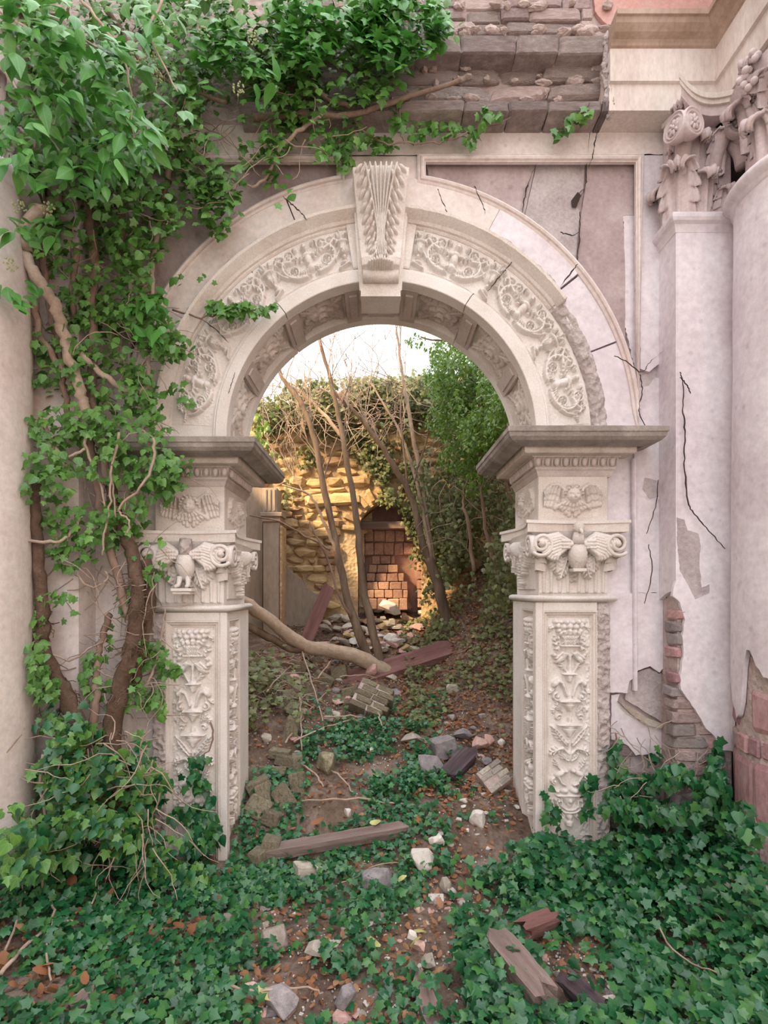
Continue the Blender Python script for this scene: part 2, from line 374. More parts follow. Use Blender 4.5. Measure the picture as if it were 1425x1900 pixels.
# ---------------------------------------------------------------- templates for stones and bricks
import bmesh
def block_mesh(name, m, bev=.08, jit=.05, seed=0, dims=(1, 1, 1)):
    r = random.Random(seed); b = bmesh.new(); bmesh.ops.create_cube(b, size=1)
    for v in b.verts: v.co += Vector((r.uniform(-jit, jit), r.uniform(-jit, jit), r.uniform(-jit, jit)))
    for v in b.verts: v.co = Vector((v.co.x*dims[0], v.co.y*dims[1], v.co.z*dims[2]))
    bmesh.ops.bevel(b, geom=list(b.edges), offset=bev*min(dims), segments=1, affect='EDGES')
    for v in b.verts: v.co += Vector([r.uniform(-1, 1)*jit*.25*d for d in dims])
    me = bpy.data.meshes.new(name); b.to_mesh(me); b.free(); me.materials.append(m); return me
def rock_mesh(name, m, seed, n=16, flat=1.0):
    r = random.Random(seed); b = bmesh.new()
    for i in range(n):
        v = Vector((r.gauss(0, 1), r.gauss(0, 1), r.gauss(0, 1))).normalized()*r.uniform(.42, .55)
        k = .40; v = Vector([max(-k, min(k, c)) for c in v]); v.z *= flat; b.verts.new(v)
    g = bmesh.ops.convex_hull(b, input=list(b.verts)); dl = [e for e in g['geom_interior'] if isinstance(e, bmesh.types.BMVert)]
    bmesh.ops.delete(b, geom=dl, context='VERTS')
    bmesh.ops.bevel(b, geom=list(b.edges), offset=.015, segments=1, affect='EDGES')
    me = bpy.data.meshes.new(name); b.to_mesh(me); b.free(); me.materials.append(m); return me
_tc = {}
def blocks(mat, bev=.08, jit=.05, n=5):
    k = ('b', mat, bev, jit)
    if k not in _tc: _tc[k] = [block_mesh('block_'+mat, M[mat], bev, jit, 10*i+3) for i in range(n)]
    return R.choice(_tc[k])
def rocks(mat, n=6, flat=1.0):
    k = ('r', mat, flat)
    if k not in _tc: _tc[k] = [rock_mesh('rock_'+mat, M[mat], 7*i+1, 13+2*i, flat) for i in range(n)]
    return R.choice(_tc[k])

# ---------------------------------------------------------------- ground
CX = .03                                    # axis of the arch
def gz(x, y):
    z = -.10
    if y > -.4: z += .30*(y+.4)*sm(-.4, .5, y)
    z += .30*sm(1.5, 2.5, abs(x))*sm(-1.8, -.5, y)*(1-sm(.3, 1.0, y))
    z += .95*sm(.55, 1.9, x)*sm(.6, 3.0, y)
    z += .22*sm(-.3, -1.3, x)*sm(.6, 1.6, y)*(1-sm(2.6, 4.0, y))
    z += .05*float(fbm(x*1.3+5, y*1.3+2, 3))
    return z
xs = np.concatenate([np.linspace(-9, -3, 9)[:-1], np.linspace(-3, 3, 97), np.linspace(3, 9, 9)[1:]])
ys = np.concatenate([np.linspace(-10, -3, 9)[:-1], np.linspace(-3, 5.6, 130), np.linspace(5.6, 12, 8)[1:]])
V = [(x, y, gz(x, y)+.012*float(fbm(x*9, y*9, 2))) for y in ys for x in xs]
nx = len(xs); Fq = np.array([(j*nx+i, j*nx+i+1, (j+1)*nx+i+1, (j+1)*nx+i) for j in range(len(ys)-1) for i in range(nx-1)])
floor = struct(link('floor', new_mesh('floor', np.array(V), Fq, M['soil'], True)))
floor['label'] = 'dark earth and crushed plaster ground rising through the arch into the courtyard'
def hit(px, py):
    """ground point seen at a place in the photograph"""
    a = P(px, py, -3.4); d = (P(px, py, 0)-P(px, py, -1)); y = -3.3
    while y < 8:
        q = P(px, py, y)
        if q.z <= gz(q.x, q.y): return q
        y += .02
    return P(px, py, 4.5)

# ---------------------------------------------------------------- walls
ZS = 3.10; RI = 1.15
def arch_outline(x0, x1, z0, z1, r, zs, xo, n=40):
    pts = [(x0, z0), (x0, z1), (x1, z1), (x1, z0), (xo+r, z0)]
    pts += [(xo+r*math.cos(PI*i/n), zs+r*math.sin(PI*i/n)) for i in range(n+1)]
    pts += [(xo-r, z0)]
    return pts
V, Fc = prism(arch_outline(-3.4, 3.4, -.6, 5.36, RI+.075, ZS, CX), -.68, -.09, XZ)
wf = struct(solid('wall_front', V, Fc, M['panel_plaster']))
V, Fc = prism([(-3.4, 5.36), (-3.4, 6.95), (3.4, 6.95), (3.4, 5.36)], -.68, -.06, XZ)
wu = struct(solid('wall_front', V, Fc, M['mortar']))
w = MB().box((-4.1, -9, -.6), (-3.4, .68, 13.5)).build('wall_left', M['plaster']); struct(w)  # left wall out of view, built extra tall to block sun from the front
w = MB().box((3.4, -9, -.6), (4.1, .68, 7.6)).build('wall_right', M['plaster_violet']); wr = struct(w)
# plaster skin on the face of the front wall, in the sheets it is cracked into
Yf = 0.0
def px2(x, y): return P(x, y, 0).x, P(x, y, 0).z
# fascia over the frames
sheet('plaster_sheet', [(1236, 238), (1095, 238), (1090, 288), (1236, 288)], .03, .055, M['plaster'], wf, .05, .001)
sheet('plaster_sheet', [(1096, 238), (640, 232), (640, 290), (1090, 288)], .03, .055, M['plaster'], wf, .05, .001)
sheet('plaster_sheet', [(640, 232), (100, 232), (100, 296), (640, 290)], .03, .055, M['plaster'], wf, .05, .001)
sheet('plaster_sheet', [(640, 288), (784, 288), (784, 345), (640, 345)], .03, .055, M['plaster'], wf, .05, .001)
# right hand strip beside the panel frame, split by losses
sheet('plaster_sheet', [(1190, 286), (1237, 286), (1236, 668), (1222, 676), (1205, 690), (1188, 684)], .03, .055, M['plaster_violet'], wf, .03, .004)
sheet('plaster_sheet', [(1186, 720), (1204, 716), (1215, 700), (1230, 704), (1236, 770), (1236, 1100), (1180, 1100), (1176, 740)], .03, .05, M['plaster_violet'], wf, .03, .004)
sheet('plaster_sheet', [(1124, 1100), (1236, 1100), (1232, 1238), (1224, 1248), (1206, 1236), (1184, 1244), (1176, 1258), (1168, 1264), (1164, 1286), (1124, 1284)], .03, .05, M['plaster_violet'], wf, .02, .003)
sheet('plaster_sheet', [(1122, 700), (1176, 700), (1180, 1100), (1122, 1110)], .06, .03, M['plaster_violet'], wf, .03, .003)
sheet('plaster_sheet', [(1134, 1290), (1150, 1288), (1146, 1303), (1180, 1322), (1214, 1345), (1234, 1352), (1232, 1410), (1208, 1398), (1180, 1402), (1166, 1384), (1146, 1374), (1134, 1372)], .05, .035, M['plaster_violet'], wf, .02, .004)
sheet('plaster_sheet', [(1164, 1264), (1186, 1246), (1206, 1240), (1222, 1250), (1234, 1246), (1236, 1344), (1212, 1330), (1180, 1310), (1160, 1298)], .055, .03, M['under_plaster'], wf, .02, .003)
sheet('plaster_flake', [(1148, 1302), (1178, 1316), (1204, 1334), (1232, 1344), (1228, 1352), (1200, 1346), (1172, 1326)], .02, .035, M['pale_rock'], wf, .02, .003)
sheet('under_coat', [(1188, 672), (1236, 672), (1236, 730), (1186, 742)], .06, .03, M['under_plaster'], wf, .02, .004)
sheet('under_coat', [(1196, 886), (1222, 892), (1228, 908), (1222, 922), (1206, 926), (1192, 908)], .0285, .056, M['under_plaster'], wf, .02, .002)
# left side mirrored strips (mostly behind the ivy)
sheet('plaster_sheet', [(60, 286), (242, 286), (242, 700), (232, 1560), (60, 1560)], .03, .05, M['plaster'], wf, .06, .003)
sheet('plaster_sheet', [(236, 700), (292, 700), (290, 1560), (236, 1560)], .06, .03, M['plaster'], wf, .06, .003)
# flat plaster archivolt: bands of plaster between the carved ring and the roll
def ring_sheet(name, a0, a1, r0, r1, Y, th, m, parent, n=26, amp=.006):
    pts = []
    for i in range(n+1):
        a = a0+(a1-a0)*i/n; pts.append((CX+r1*math.cos(a), ZS+.02+r1*math.sin(a)))
    for i in range(n, -1, -1):
        a = a0+(a1-a0)*i/n; r = r0+R.uniform(-amp, amp); pts.append((CX+r*math.cos(a), ZS+.02+r*math.sin(a)))
    V, Fc = prism(pts, -Y-th, -Y, XZ)
    return solid(name, V, Fc, m, parent)
D2 = PI/180
ring_sheet('archivolt_band', -2*D2, 21*D2, 1.62, 1.90, .015, .07, M['plaster_violet'], wf)
ring_sheet('archivolt_band', 21.4*D2, 38.5*D2, 1.62, 1.90, .010, .075, M['plaster_violet'], wf)
ring_sheet('archivolt_band', 39*D2, 62*D2, 1.62, 1.90, 0.0, .085, M['plaster_violet'], wf)
ring_sheet('archivolt_band', 62.1*D2, 90*D2, 1.60, 1.90, .002, .083, M['plaster'], wf)
ring_sheet('archivolt_band', 90*D2, 112*D2, 1.60, 1.90, .002, .083, M['plaster'], wf)
ring_sheet('archivolt_band', 112.3*D2, 150*D2, 1.62, 1.90, .006, .08, M['plaster'], wf)
ring_sheet('archivolt_band', 150*D2, 182*D2, 1.62, 1.90, .01, .075, M['plaster'], wf)
# roll mouldings framing the two spandrel panels
prof_roll = [(-.030, .0), (-.030, .030), (-.018, .040), (-.008, .030), (-.004, .046), (.008, .054), (.020, .046), (.026, .030), (.032, .030), (.032, 0)]
prof_roll = [(o, h-.03) for o, h in prof_roll]
def spandrel(s, x0, xe, ztop):
    a_top = math.acos(min(1, (x0-CX)*s/1.905)); a_bot = math.acos(min(1, (xe-CX)*s/1.905)) if (xe-CX)*s < 1.9 else 3*D2
    arc = [(CX+s*1.905*math.cos(a_bot+(a_top-a_bot)*i/36), ZS+.02+1.905*math.sin(a_bot+(a_top-a_bot)*i/36)) for i in range(37)]
    path = [(x0, ztop), (xe, ztop)]+arc
    if s < 0: path = path[::-1]
    return path
for s, xe0, xe1, nm in ((1, px2(782, 0)[0], px2(1188, 0)[0], 'a'), (-1, px2(632, 0)[0], px2(240, 0)[0], 'b')):
    pth = spandrel(s, xe0, xe1, px2(0, 292)[1])
    V, Fc = sweep(pth, prof_roll, XZ, closed=True)
    fr = solid('panel_frame', V, Fc, M['plaster'], wf)
# purple panel pieces of the right spandrel, cracked apart
sheet('panel_sheet', [(790, 298), (995, 298), (972, 400), (960, 470), (800, 360)], .072, .02, M['panel_plaster'], wf, .04, .002)
sheet('panel_sheet', [(997, 298), (1086, 298), (1082, 350), (1062, 372), (1076, 392), (1068, 480), (1064, 520), (975, 440), (974, 400)], .078, .012, M['under_plaster'], wf, .03, .002)
sheet('panel_sheet', [(1089, 298), (1182, 298), (1182, 400), (1156, 400), (1160, 500), (1160, 660), (1070, 520), (1078, 400), (1086, 350)], .066, .024, M['panel_plaster'], wf, .03, .002)
sheet('plaster_flake', [(1164, 384), (1172, 388), (1178, 400), (1180, 700), (1168, 640), (1150, 560), (1160, 520), (1154, 480), (1148, 440), (1158, 424), (1154, 400)], .068, .022, M['plaster_violet'], wf, .02, .009)
sheet('panel_hole', [(1060, 372), (1072, 356), (1078, 362), (1070, 384), (1062, 384)], .062, .004, M['crack'], wf, .02, .002)
V, Fc = sweep([(P(1181, 0, 0).x, P(0, 1282, 0).z), (P(1179, 0, 0).x, P(0, 850, 0).z)], [(-.014, -.04), (-.014, -.012), (-.006, .0), (.004, .0), (.008, -.010), (.016, -.014), (.016, -.04)], XZ); solid('frame_moulding', V, Fc, M['plaster_violet'], wf)
cr = lambda pts, w=.010, Y=.03-.0555: crack('crack', pts, Y, w, wf)
cr([(1110, 240), (1104, 262), (1100, 290), (1092, 312)], .012)
cr([(1088, 286), (1088, 330), (1084, 352), (1070, 376)], .012, .02)
cr([(994, 308), (980, 340), (973, 370), (968, 400)], .014, .05)
cr([(1072, 490), (1060, 505), (1040, 532)], .014, -.086)
cr([(812, 350), (820, 372), (830, 392)], .005, -.0835)
cr([(525, 364), (540, 378), (556, 392), (569, 408)], .012, -.0815)
cr([(1076, 392), (1076, 430), (1072, 470), (1070, 492)], .010, .045)
cr([(1238, 450), (1238, 560), (1236, 680), (1239, 760), (1236, 900)], .045, -.028)
cr([(1238, 860), (1236, 960), (1240, 1040), (1237, 1110)], .03, -.028)
cr([(1140, 660), (1166, 672), (1190, 690), (1206, 672), (1232, 650)], .008, -.086)
cr([(1204, 1010), (1210, 1060), (1196, 1120)], .006, -.0215)
cr([(880, 345), (896, 380), (900, 396)], .004, -.0835)
cr([(1040, 430), (1062, 436), (1074, 430)], .004, .045)
cr([(1186, 690), (1192, 720), (1186, 760), (1198, 790)], .012, -.025)
cr([(1222, 890), (1216, 940), (1200, 990)], .006, -.028)

# ---------------------------------------------------------------- brickwork of the upper wall and its string courses
def course(x0, x1, y0, y1, Yc, mats, lw, parent, name='brick', bev=.08, jit=.05, dj=.02, fill=1.0, gap=.012):
    """one course of separate stones between two heights (pixels at the wall plane)"""
    s = (Yc-CAMY)/F; X = (x0-700)*s; X1 = (x1-700)*s; zt = CAMZ-(y0-1095)*s; zb = CAMZ-(y1-1095)*s; out = []
    while X < X1-.05:
        L = min(R.uniform(*lw), X1-X)
        if X1-(X+L) < .08: L = X1-X
        if R.random() < fill:
            mt = R.choice(mats); d = .16
            o = link(name, blocks(mt, bev, jit), parent, (X+L/2, Yc+d/2+R.uniform(-dj, dj), (zt+zb)/2), (R.uniform(-.02, .02), R.uniform(-.02, .02), R.uniform(-.03, .03)), (L-gap, d, abs(zt-zb)-gap*.8))
            out.append(o)
        X += L
    return out
def string(x0, x1, y0, y1, q, parent):
    Yc = -q; s = (Yc-CAMY)/F; X = (x0-700)*s; X1 = (x1-700)*s; zt = CAMZ-(y0-1095)*s; zb = CAMZ-(y1-1095)*s
    while X < X1-.05:
        L = min(R.uniform(.28, .48), X1-X)
        link('string_stone', blocks('string_top', .05, .03), parent, (X+L/2, Yc+(q+.16)/2+R.uniform(-.008, .008), (zt+zb)/2), (R.uniform(-.01, .01),)*3, (L-.006, q+.16, zt-zb)); X += L
string(-160+600, 1132, 187, 206, .165, wu)
string(430, 1130, 64, 98, .12, wu)
yy = [0, 22, 42, 64]
for a, b_ in ((-30, -6), (-6, 16), (16, 40), (40, 62)):
    course(560, 1100, a, b_, .03, ['brick', 'brick', 'mortar'], (.22, .42), wu, dj=.018)
course(560, 1128, 104, 124, .0, ['brick', 'under_plaster'], (.28, .5), wu)
course(560, 1118, 124, 153, .02, ['mortar', 'mortar', 'under_plaster', 'rough_stone'], (.3, .6), wu, bev=.12, jit=.09)
course(560, 1124, 153, 184, .0, ['mortar', 'rough_stone', 'mortar', 'brick'], (.28, .6), wu, bev=.16, jit=.10, dj=.03)
# lumps of mortar clinging between the courses
b_ = MB()
for k in range(70):
    p = P(R.uniform(720, 1128), R.choice([12, 58, 126, 150, 182])+R.uniform(-8, 6), .01)
    v, f = sphere(p, (R.uniform(.02, .07), .03, R.uniform(.012, .03)), 7, 5, disp=lambda q: R.uniform(-.25, .25)); b_.add(v, f)
tag(b_.build('mortar_lumps', M['mortar'], wu), kind='stuff')
sheet('plaster_patch', [(1100, -60), (1425, -60), (1425, 52), (1140, 52), (1120, 40), (1104, 20)], .03, .04, M['red_plaster'], wu, .04, .006)
# exposed bricks low on the right of the front wall
for (y0, y1, fl) in ((1380, 1404, .8), (1404, 1432, 1), (1432, 1458, 1), (1458, 1486, 1), (1486, 1512, 1), (1512, 1540, 1), (1360, 1380, .6)):
    course(1132, 1236, y0, y1, .075, ['brick', 'mortar', 'brick', 'rough_stone'], (.12, .26), wf, bev=.12, jit=.08, fill=fl)

# ---------------------------------------------------------------- entablature breaking forward over the right hand column
def entab(s, xs0, name, label):
    ent = empty(name, (s*xs0, -.1, 5.37), label, 'entablature')
    def path(x): return [(x, -.05), (x, -.165), (2.42, -.165), (2.42, -1.1), (3.6, -1.1)]
    def mk(nm, prof, m, x=xs0, q=.01):
        # sweep offsets use the right-hand normal: heading +x -> -Y, heading -Y -> -X
        V, Fc = sweep([(x, -.165), (2.42, -.165), (2.42, -1.12), (3.5, -1.12)], prof, XY)
        if s < 0: V = [(-a, b, c) for a, b, c in V]
        return solid(nm, V, Fc, m, ent)
    mk('lower_fascia', [(0, 5.37), (0, 5.555), (-.2, 5.555), (-.2, 5.37)], M['entab'])
    mk('upper_fascia', [(.0, 5.555), (.022, 5.562), (.022, 5.79), (-.2, 5.79), (-.2, 5.555)], M['entab'])
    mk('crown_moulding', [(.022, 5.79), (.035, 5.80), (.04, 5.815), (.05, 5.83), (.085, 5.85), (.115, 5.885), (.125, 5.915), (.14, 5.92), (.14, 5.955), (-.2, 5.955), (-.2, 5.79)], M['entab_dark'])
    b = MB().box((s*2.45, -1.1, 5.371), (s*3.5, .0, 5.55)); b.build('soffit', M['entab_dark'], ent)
    V, Fc = sweep([(2.62, -.05), (2.62, -.92), (3.3, -.92)], [(-.05, 5.33), (-.05, 5.40), (.05, 5.40), (.05, 5.35), (.02, 5.335)], XY)
    if s < 0: V = [(-a, b, c) for a, b, c in V]
    solid('soffit_moulding', V, Fc, M['entab'], ent)
    V, Fc = sweep([(2.5, -.165), (2.5, -1.05), (3.5, -1.05)], [(-.02, 5.955), (-.02, 7.2), (-.3, 7.2), (-.3, 5.955)], XY)
    if s < 0: V = [(-a, b, c) for a, b, c in V]
    solid('frieze_block', V, Fc, M['red_plaster'] if s > 0 else M['plaster'], ent)
    return ent
en = entab(1, P(1130, 0, -.165).x, 'entablature', 'pale plaster entablature stepping forward over the right hand column, its left end broken off')
# broken left end of it
b_ = MB()
for k in range(26):
    p = P(1130+R.uniform(-8, 8), R.uniform(50, 236), -.12)
    p.z = R.uniform(5.38, 5.95); v, f = sphere(p, (R.uniform(.015, .04), R.uniform(.03, .05), R.uniform(.03, .07)), 7, 5, disp=lambda q: R.uniform(-.3, .3)); b_.add(v, f)
b_.build('broken_edge', M['rough_stone'], en)
entab(-1, 2.2, 'entablature', 'plaster entablature over the left hand column, buried in the ivy')
# ---------------------------------------------------------------- carved relief: a height field drawn stroke by stroke
class Relief:
    def __init__(s, u0, u1, v0, v1, res):
        s.u = np.arange(u0, u1+res*.5, res); s.v = np.arange(v0, v1+res*.5, res); s.res = res
        s.U, s.V = np.meshgrid(s.u, s.v); s.H = np.zeros_like(s.U); s.mir = False; s.base = 0
    def win(s, cx, cy, r):
        i0 = max(0, int((cx-r-s.u[0])/s.res)); i1 = min(len(s.u), int((cx+r-s.u[0])/s.res)+2)
        j0 = max(0, int((cy-r-s.v[0])/s.res)); j1 = min(len(s.v), int((cy+r-s.v[0])/s.res)+2)
        return (slice(j0, j1), slice(i0, i1)) if i1 > i0 and j1 > j0 else None
    def put(s, w, h, add=False):
        if add: s.H[w] += h
        else: s.H[w] = np.maximum(s.H[w], h)
    def blob(s, cx, cy, rx, ry, h, ang=0, pw=.5, z=0, add=False, nom=False):
        w = s.win(cx, cy, max(rx, ry)*1.05)
        if w is not None:
            x = s.U[w]-cx; y = s.V[w]-cy; c, q = math.cos(ang), math.sin(ang)
            d = ((x*c+y*q)/rx)**2+((-x*q+y*c)/ry)**2; k = np.where(d < 1, (1-np.minimum(d, 1))**pw, 0)
            s.put(w, np.where(d < 1, z+h*k, -1) if not add else h*k, add)
        if s.mir and not nom: s.mir = False; s.blob(-cx, cy, rx, ry, h, PI-ang, pw, z, add); s.mir = True
    def cap(s, a, b, r0, r1, h0, h1=None):
        h1 = h0 if h1 is None else h1
        cx, cy = (a[0]+b[0])/2, (a[1]+b[1])/2; L = math.hypot(b[0]-a[0], b[1]-a[1])
        w = s.win(cx, cy, L/2+max(r0, r1))
        if w is None: return
        x = s.U[w]-a[0]; y = s.V[w]-a[1]; dx, dy = b[0]-a[0], b[1]-a[1]
        t = np.clip((x*dx+y*dy)/(L*L+1e-9), 0, 1); d = np.hypot(x-t*dx, y-t*dy); r = r0+(r1-r0)*t; h = h0+(h1-h0)*t
        k = 1-(d/r)**2; s.put(w, np.where(k > 0, h*np.sqrt(np.maximum(k, 0)), -1))
    def stroke(s, pts, r0, r1, h0, h1=None, nom=False):
        h1 = h0 if h1 is None else h1; n = len(pts)-1
        for i in range(n):
            t, q = i/n, (i+1)/n
            s.cap(pts[i], pts[i+1], r0+(r1-r0)*t, r0+(r1-r0)*q, h0+(h1-h0)*t, h0+(h1-h0)*q)
        if s.mir and not nom: s.mir = False; s.stroke([(-a, b) for a, b in pts], r0, r1, h0, h1); s.mir = True
    def spiral(s, cx, cy, rad, turns, a0, w, h, d=1, w1=None):
        n = int(turns*14)+2; pts = []
        for i in range(n):
            t = i/(n-1); r = rad*(1-t*.86); a = a0+d*turns*2*PI*t; pts.append((cx+r*math.cos(a), cy+r*math.sin(a)))
        s.stroke(pts, w, w1 or w*.6, h, h*.85); s.blob(cx, cy, w*1.3, w*1.3, h*1.25)
    def rose(s, cx, cy, r, h, n=5):
        for k in range(n):
            a = 2*PI*k/n+.3; s.blob(cx+.55*r*math.cos(a), cy+.55*r*math.sin(a), r*.45, r*.38, h*.8, a, nom=True)
        s.ringd(cx, cy, r*.42, r*.14, h); s.blob(cx, cy, r*.2, r*.2, h*1.1, nom=True)
        if s.mir: s.mir = False; s.rose(-cx, cy, r, h, n); s.mir = True
    def ringd(s, cx, cy, r, w, h):
        q = s.win(cx, cy, r+w)
        if q is None: return
        d = np.abs(np.hypot(s.U[q]-cx, s.V[q]-cy)-r)/w; s.put(q, np.where(d < 1, h*np.sqrt(np.maximum(1-d*d, 0)), -1))
    def leaf(s, x, y, ang, L, wd, h, curl=0, lobes=4):
        """serrated acanthus leaf with a midrib, lobes as blobs"""
        px_, py_ = x, y; a = ang
        for k in range(lobes+1):
            t = k/lobes; st = L/(lobes+.5); px_ += math.cos(a)*st; py_ += math.sin(a)*st; a += curl/lobes
            ww = wd*(math.sin(PI*(.22+.7*t)))
            for sd in (-1, 1):
                s.blob(px_+math.cos(a+sd*1.15)*ww*.55, py_+math.sin(a+sd*1.15)*ww*.55, ww*.62, ww*.30, h*.8, a+sd*.75, nom=True)
            s.cap((px_-math.cos(a)*st, py_-math.sin(a)*st), (px_, py_), wd*.22, wd*.18, h)
        s.blob(px_, py_, wd*.35, wd*.28, h*1.15, a, nom=True)
        if s.mir: s.mir = False; s.leaf(-x, y, PI-ang, L, wd, h, -curl, lobes); s.mir = True
    def poly(s, pts, h, soft=.01):
        """flat topped shape: outline + height"""
        x, y = s.U, s.V; ins = np.zeros_like(x, bool); dm = np.full_like(x, 9.); n = len(pts)
        for i in range(n):
            (x0, y0), (x1, y1) = pts[i], pts[(i+1) % n]
            c = ((y0 > y) != (y1 > y)) & (x < (x1-x0)*(y-y0)/((y1-y0) or 1e-9)+x0); ins ^= c
            L2 = (x1-x0)**2+(y1-y0)**2+1e-12; t = np.clip(((x-x0)*(x1-x0)+(y-y0)*(y1-y0))/L2, 0, 1)
            dm = np.minimum(dm, np.hypot(x-x0-t*(x1-x0), y-y0-t*(y1-y0)))
        s.H = np.maximum(s.H, np.where(ins, h*np.sqrt(np.clip(dm/soft, 0, 1)), -1))
    def vase(s, prof, h, y0):
        """turned shape given as (half width, height) pairs, bulging"""
        zs = [p[1]+y0 for p in prof]; ws = [p[0] for p in prof]
        hw = np.interp(s.V, zs, ws, left=0, right=0); k = 1-(s.U/np.maximum(hw, 1e-4))**2
        s.H = np.maximum(s.H, np.where((hw > .002) & (k > 0), h*np.sqrt(np.maximum(k, 0))*(.75+.25*np.minimum(1, hw/.05)), -1))
    def weather(s, a=.0012, sc=60): s.H = s.H+a*fbm(s.U*sc, s.V*sc+31, 3)
    def mesh(s, name, f, m, parent=None, edge0=True):
        H = s.H.copy()
        X, Y, Z = f(s.U, s.V, H); nv, nu = H.shape
        v = np.stack([X, Y, Z], -1).reshape(-1, 3); i = np.arange(nv*nu).reshape(nv, nu)
        fc = np.stack([i[:-1, :-1], i[:-1, 1:], i[1:, 1:], i[1:, :-1]], -1).reshape(-1, 4)
        return link(name, new_mesh(name, v, fc, m, True), parent)
def candelabrum(w, z0, z1, res, side=0, seed=0):
    """pilaster ornament: basket of fruit over vases, birds, dolphins and leaves; u centred, v height"""
    r = random.Random(seed); c = Relief(-w/2, w/2, z0, z1, res); H = z1-z0; k = w/.31; c.mir = True; h = .044
    T = z1
    # fruit basket
    for (x, y, q) in ((0, .10, .028), (.045, .105, .026), (.088, .095, .025), (.022, .068, .024), (.066, .066, .024), (.10, .065, .022), (0, .135, .022), (.04, .14, .02), (.08, .132, .02)):
        c.blob(x*k, T-y+.035, q*k, q, h*1.2)
    for x in (0, .035, .07): c.blob(x*k, T-.115, .02*k, .026, h*1.1, 0)
    c.leaf(.12*k, T-.07, -.3, .03*k, .03*k, h, 0, 2)
    c.poly([(-.062*k, T-.13), (.062*k, T-.13), (.05*k, T-.205), (-.05*k, T-.205)], h*.8)
    c.mir = False
    for i in range(-4, 5):
        for sg in (1, -1): c.stroke([(i*.018*k-sg*.03*k, T-.205), (i*.018*k+sg*.03*k, T-.135)] if abs(i*.018)+.03 < .075 else [(i*.01*k, T-.2), (i*.01*k, T-.14)], .0035, .0035, h*1.05)
    c.stroke([(-.068*k, T-.21), (.068*k, T-.21)], .009, .009, h*1.2); c.mir = True
    # bunches of grapes beside it
    for i in range(22):
        a = r.uniform(0, 1); c.blob((.078+.05*r.random()*(1-a*.4))*k, T-.13-.11*a, .0105, .0105, h*(.8+.3*r.random()), nom=False)
    # winged creatures (birds) facing the stem
    y = T-.30
    c.blob(.075*k, y-.01, .045*k, .024, h, -.7); c.blob(.11*k, y+.022, .02*k, .018, h*1.1)
    c.stroke([(.10*k, y), (.05*k, y+.045), (.018*k, y+.02)], .016, .006, h*1.05, h*.7)
    for i in range(4): c.stroke([(.02*k+i*.01*k, y+.035), (.05*k+i*.012*k, y-.02-.008*i)], .006, .004, h*(1.2-.1*i))
    c.leaf(.03*k, y-.09, .6, .09*k, .028*k, h*.8, 1.2, 4); c.stroke([(.06*k, y-.04), (.03*k, y-.10)], .010, .006, h*.9)
    c.vase([(.012*k, -.02), (.02*k, 0), (.012*k, .04), (.018*k, .09), (.01*k, .10)], h, y-.07)
    def cup(yc, wd, hh=.06):
        wd *= k
        c.vase([(.010, -hh), (.018, -hh*.9), (.02, -hh*.8), (wd*.5, -hh*.55), (wd*.72, -hh*.3), (wd*.45, -hh*.26), (wd*.5, -hh*.22), (wd*.95, -.006), (wd, 0), (wd, .008), (wd*.8, .012), (.02*k, .025), (.012*k, .06)], h*1.15, yc)
        c.mir = False; c.stroke([(-wd, yc+.002), (wd, yc+.002)], .007, .007, h*1.3); c.mir = True
    cup(T-.42, .05, .06)
    # dolphins / horses arching to the stem
    y = T-.50
    pts = [(.105*k, y+.01), (.085*k, y+.03), (.055*k, y+.015), (.035*k, y-.03), (.022*k, y-.08)]
    c.stroke(pts, .026*k, .010*k, h*1.15, h*.9); c.blob(.112*k, y+.002, .02*k, .026, h, .3); c.stroke([(.09*k, y), (.10*k, y-.05)], .009, .006, h*.8)
    c.spiral(.09*k, y-.09, .035*k, 1.2, 1.5, .010*k, h*.9, -1); c.leaf(.115*k, y-.03, -1.0, .05*k, .018*k, h*.7, .8, 3)
    cup(T-.625, .072, .07)
    c.leaf(.05*k, T-.70, .5, .07*k, .026*k, h*.8, 1.0, 4); c.leaf(.10*k, T-.66, -.9, .05*k, .02*k, h*.6, -.8, 3); c.spiral(.08*k, T-.745, .026*k, 1.1, 2.4, .008*k, h*.9, -1)
    cup(T-.80, .085, .09)
    c.stroke([(.02*k, T-.93), (.06*k, T-.87), (.10*k, T-.83), (.13*k, T-.81)], .012, .008, h*.8); c.leaf(.02*k, T-.95, .75, .15*k, .03*k, h, .3, 5)
    c.leaf(.03*k, T-.985, .2, .11*k, .03*k, h, -.9, 4); c.stroke([(.012*k, T-1.01), (.05*k, T-.965), (.10*k, T-.985), (.125*k, T-1.02)], .013, .008, h)
    c.vase([(.006, 0), (.022*k, .03), (.03*k, .06), (.012*k, .10), (.01*k, .16)], h, T-1.07)
    c.leaf(.01, T-1.06, .35, .06*k, .026*k, h, .9, 3)
    # lions
    y = T-1.16
    c.blob(.07*k, y, .048*k, .026, h*1.1, -.5); c.blob(.028*k, y+.02, .022*k, .02, h*1.2); c.stroke([(.09*k, y-.01), (.06*k, y-.07), (.03*k, y-.085)], .016, .008, h)
    c.spiral(.11*k, y-.06, .026*k, 1.1, 1.5, .008*k, h*.8, -1)
    c.leaf(.07*k, y+.03, .9, .07*k, .022*k, h*.8, .3, 3)
    c.blob(.038*k, y-.125, .034*k, .026, h*1.3); c.blob(.09*k, y-.13, .02*k, .015, h)
    c.mir = False; c.stroke([(-.095*k, y-.16), (.095*k, y-.16)], .009, .009, h*1.25)
    c.blob(0, y-.20, .022*k, .028, h*1.3); c.mir = True
    c.vase([(.02*k, -.04), (.045*k, 0), (.07*k, .035), (.09*k, .045)], h*.9, y-.205)
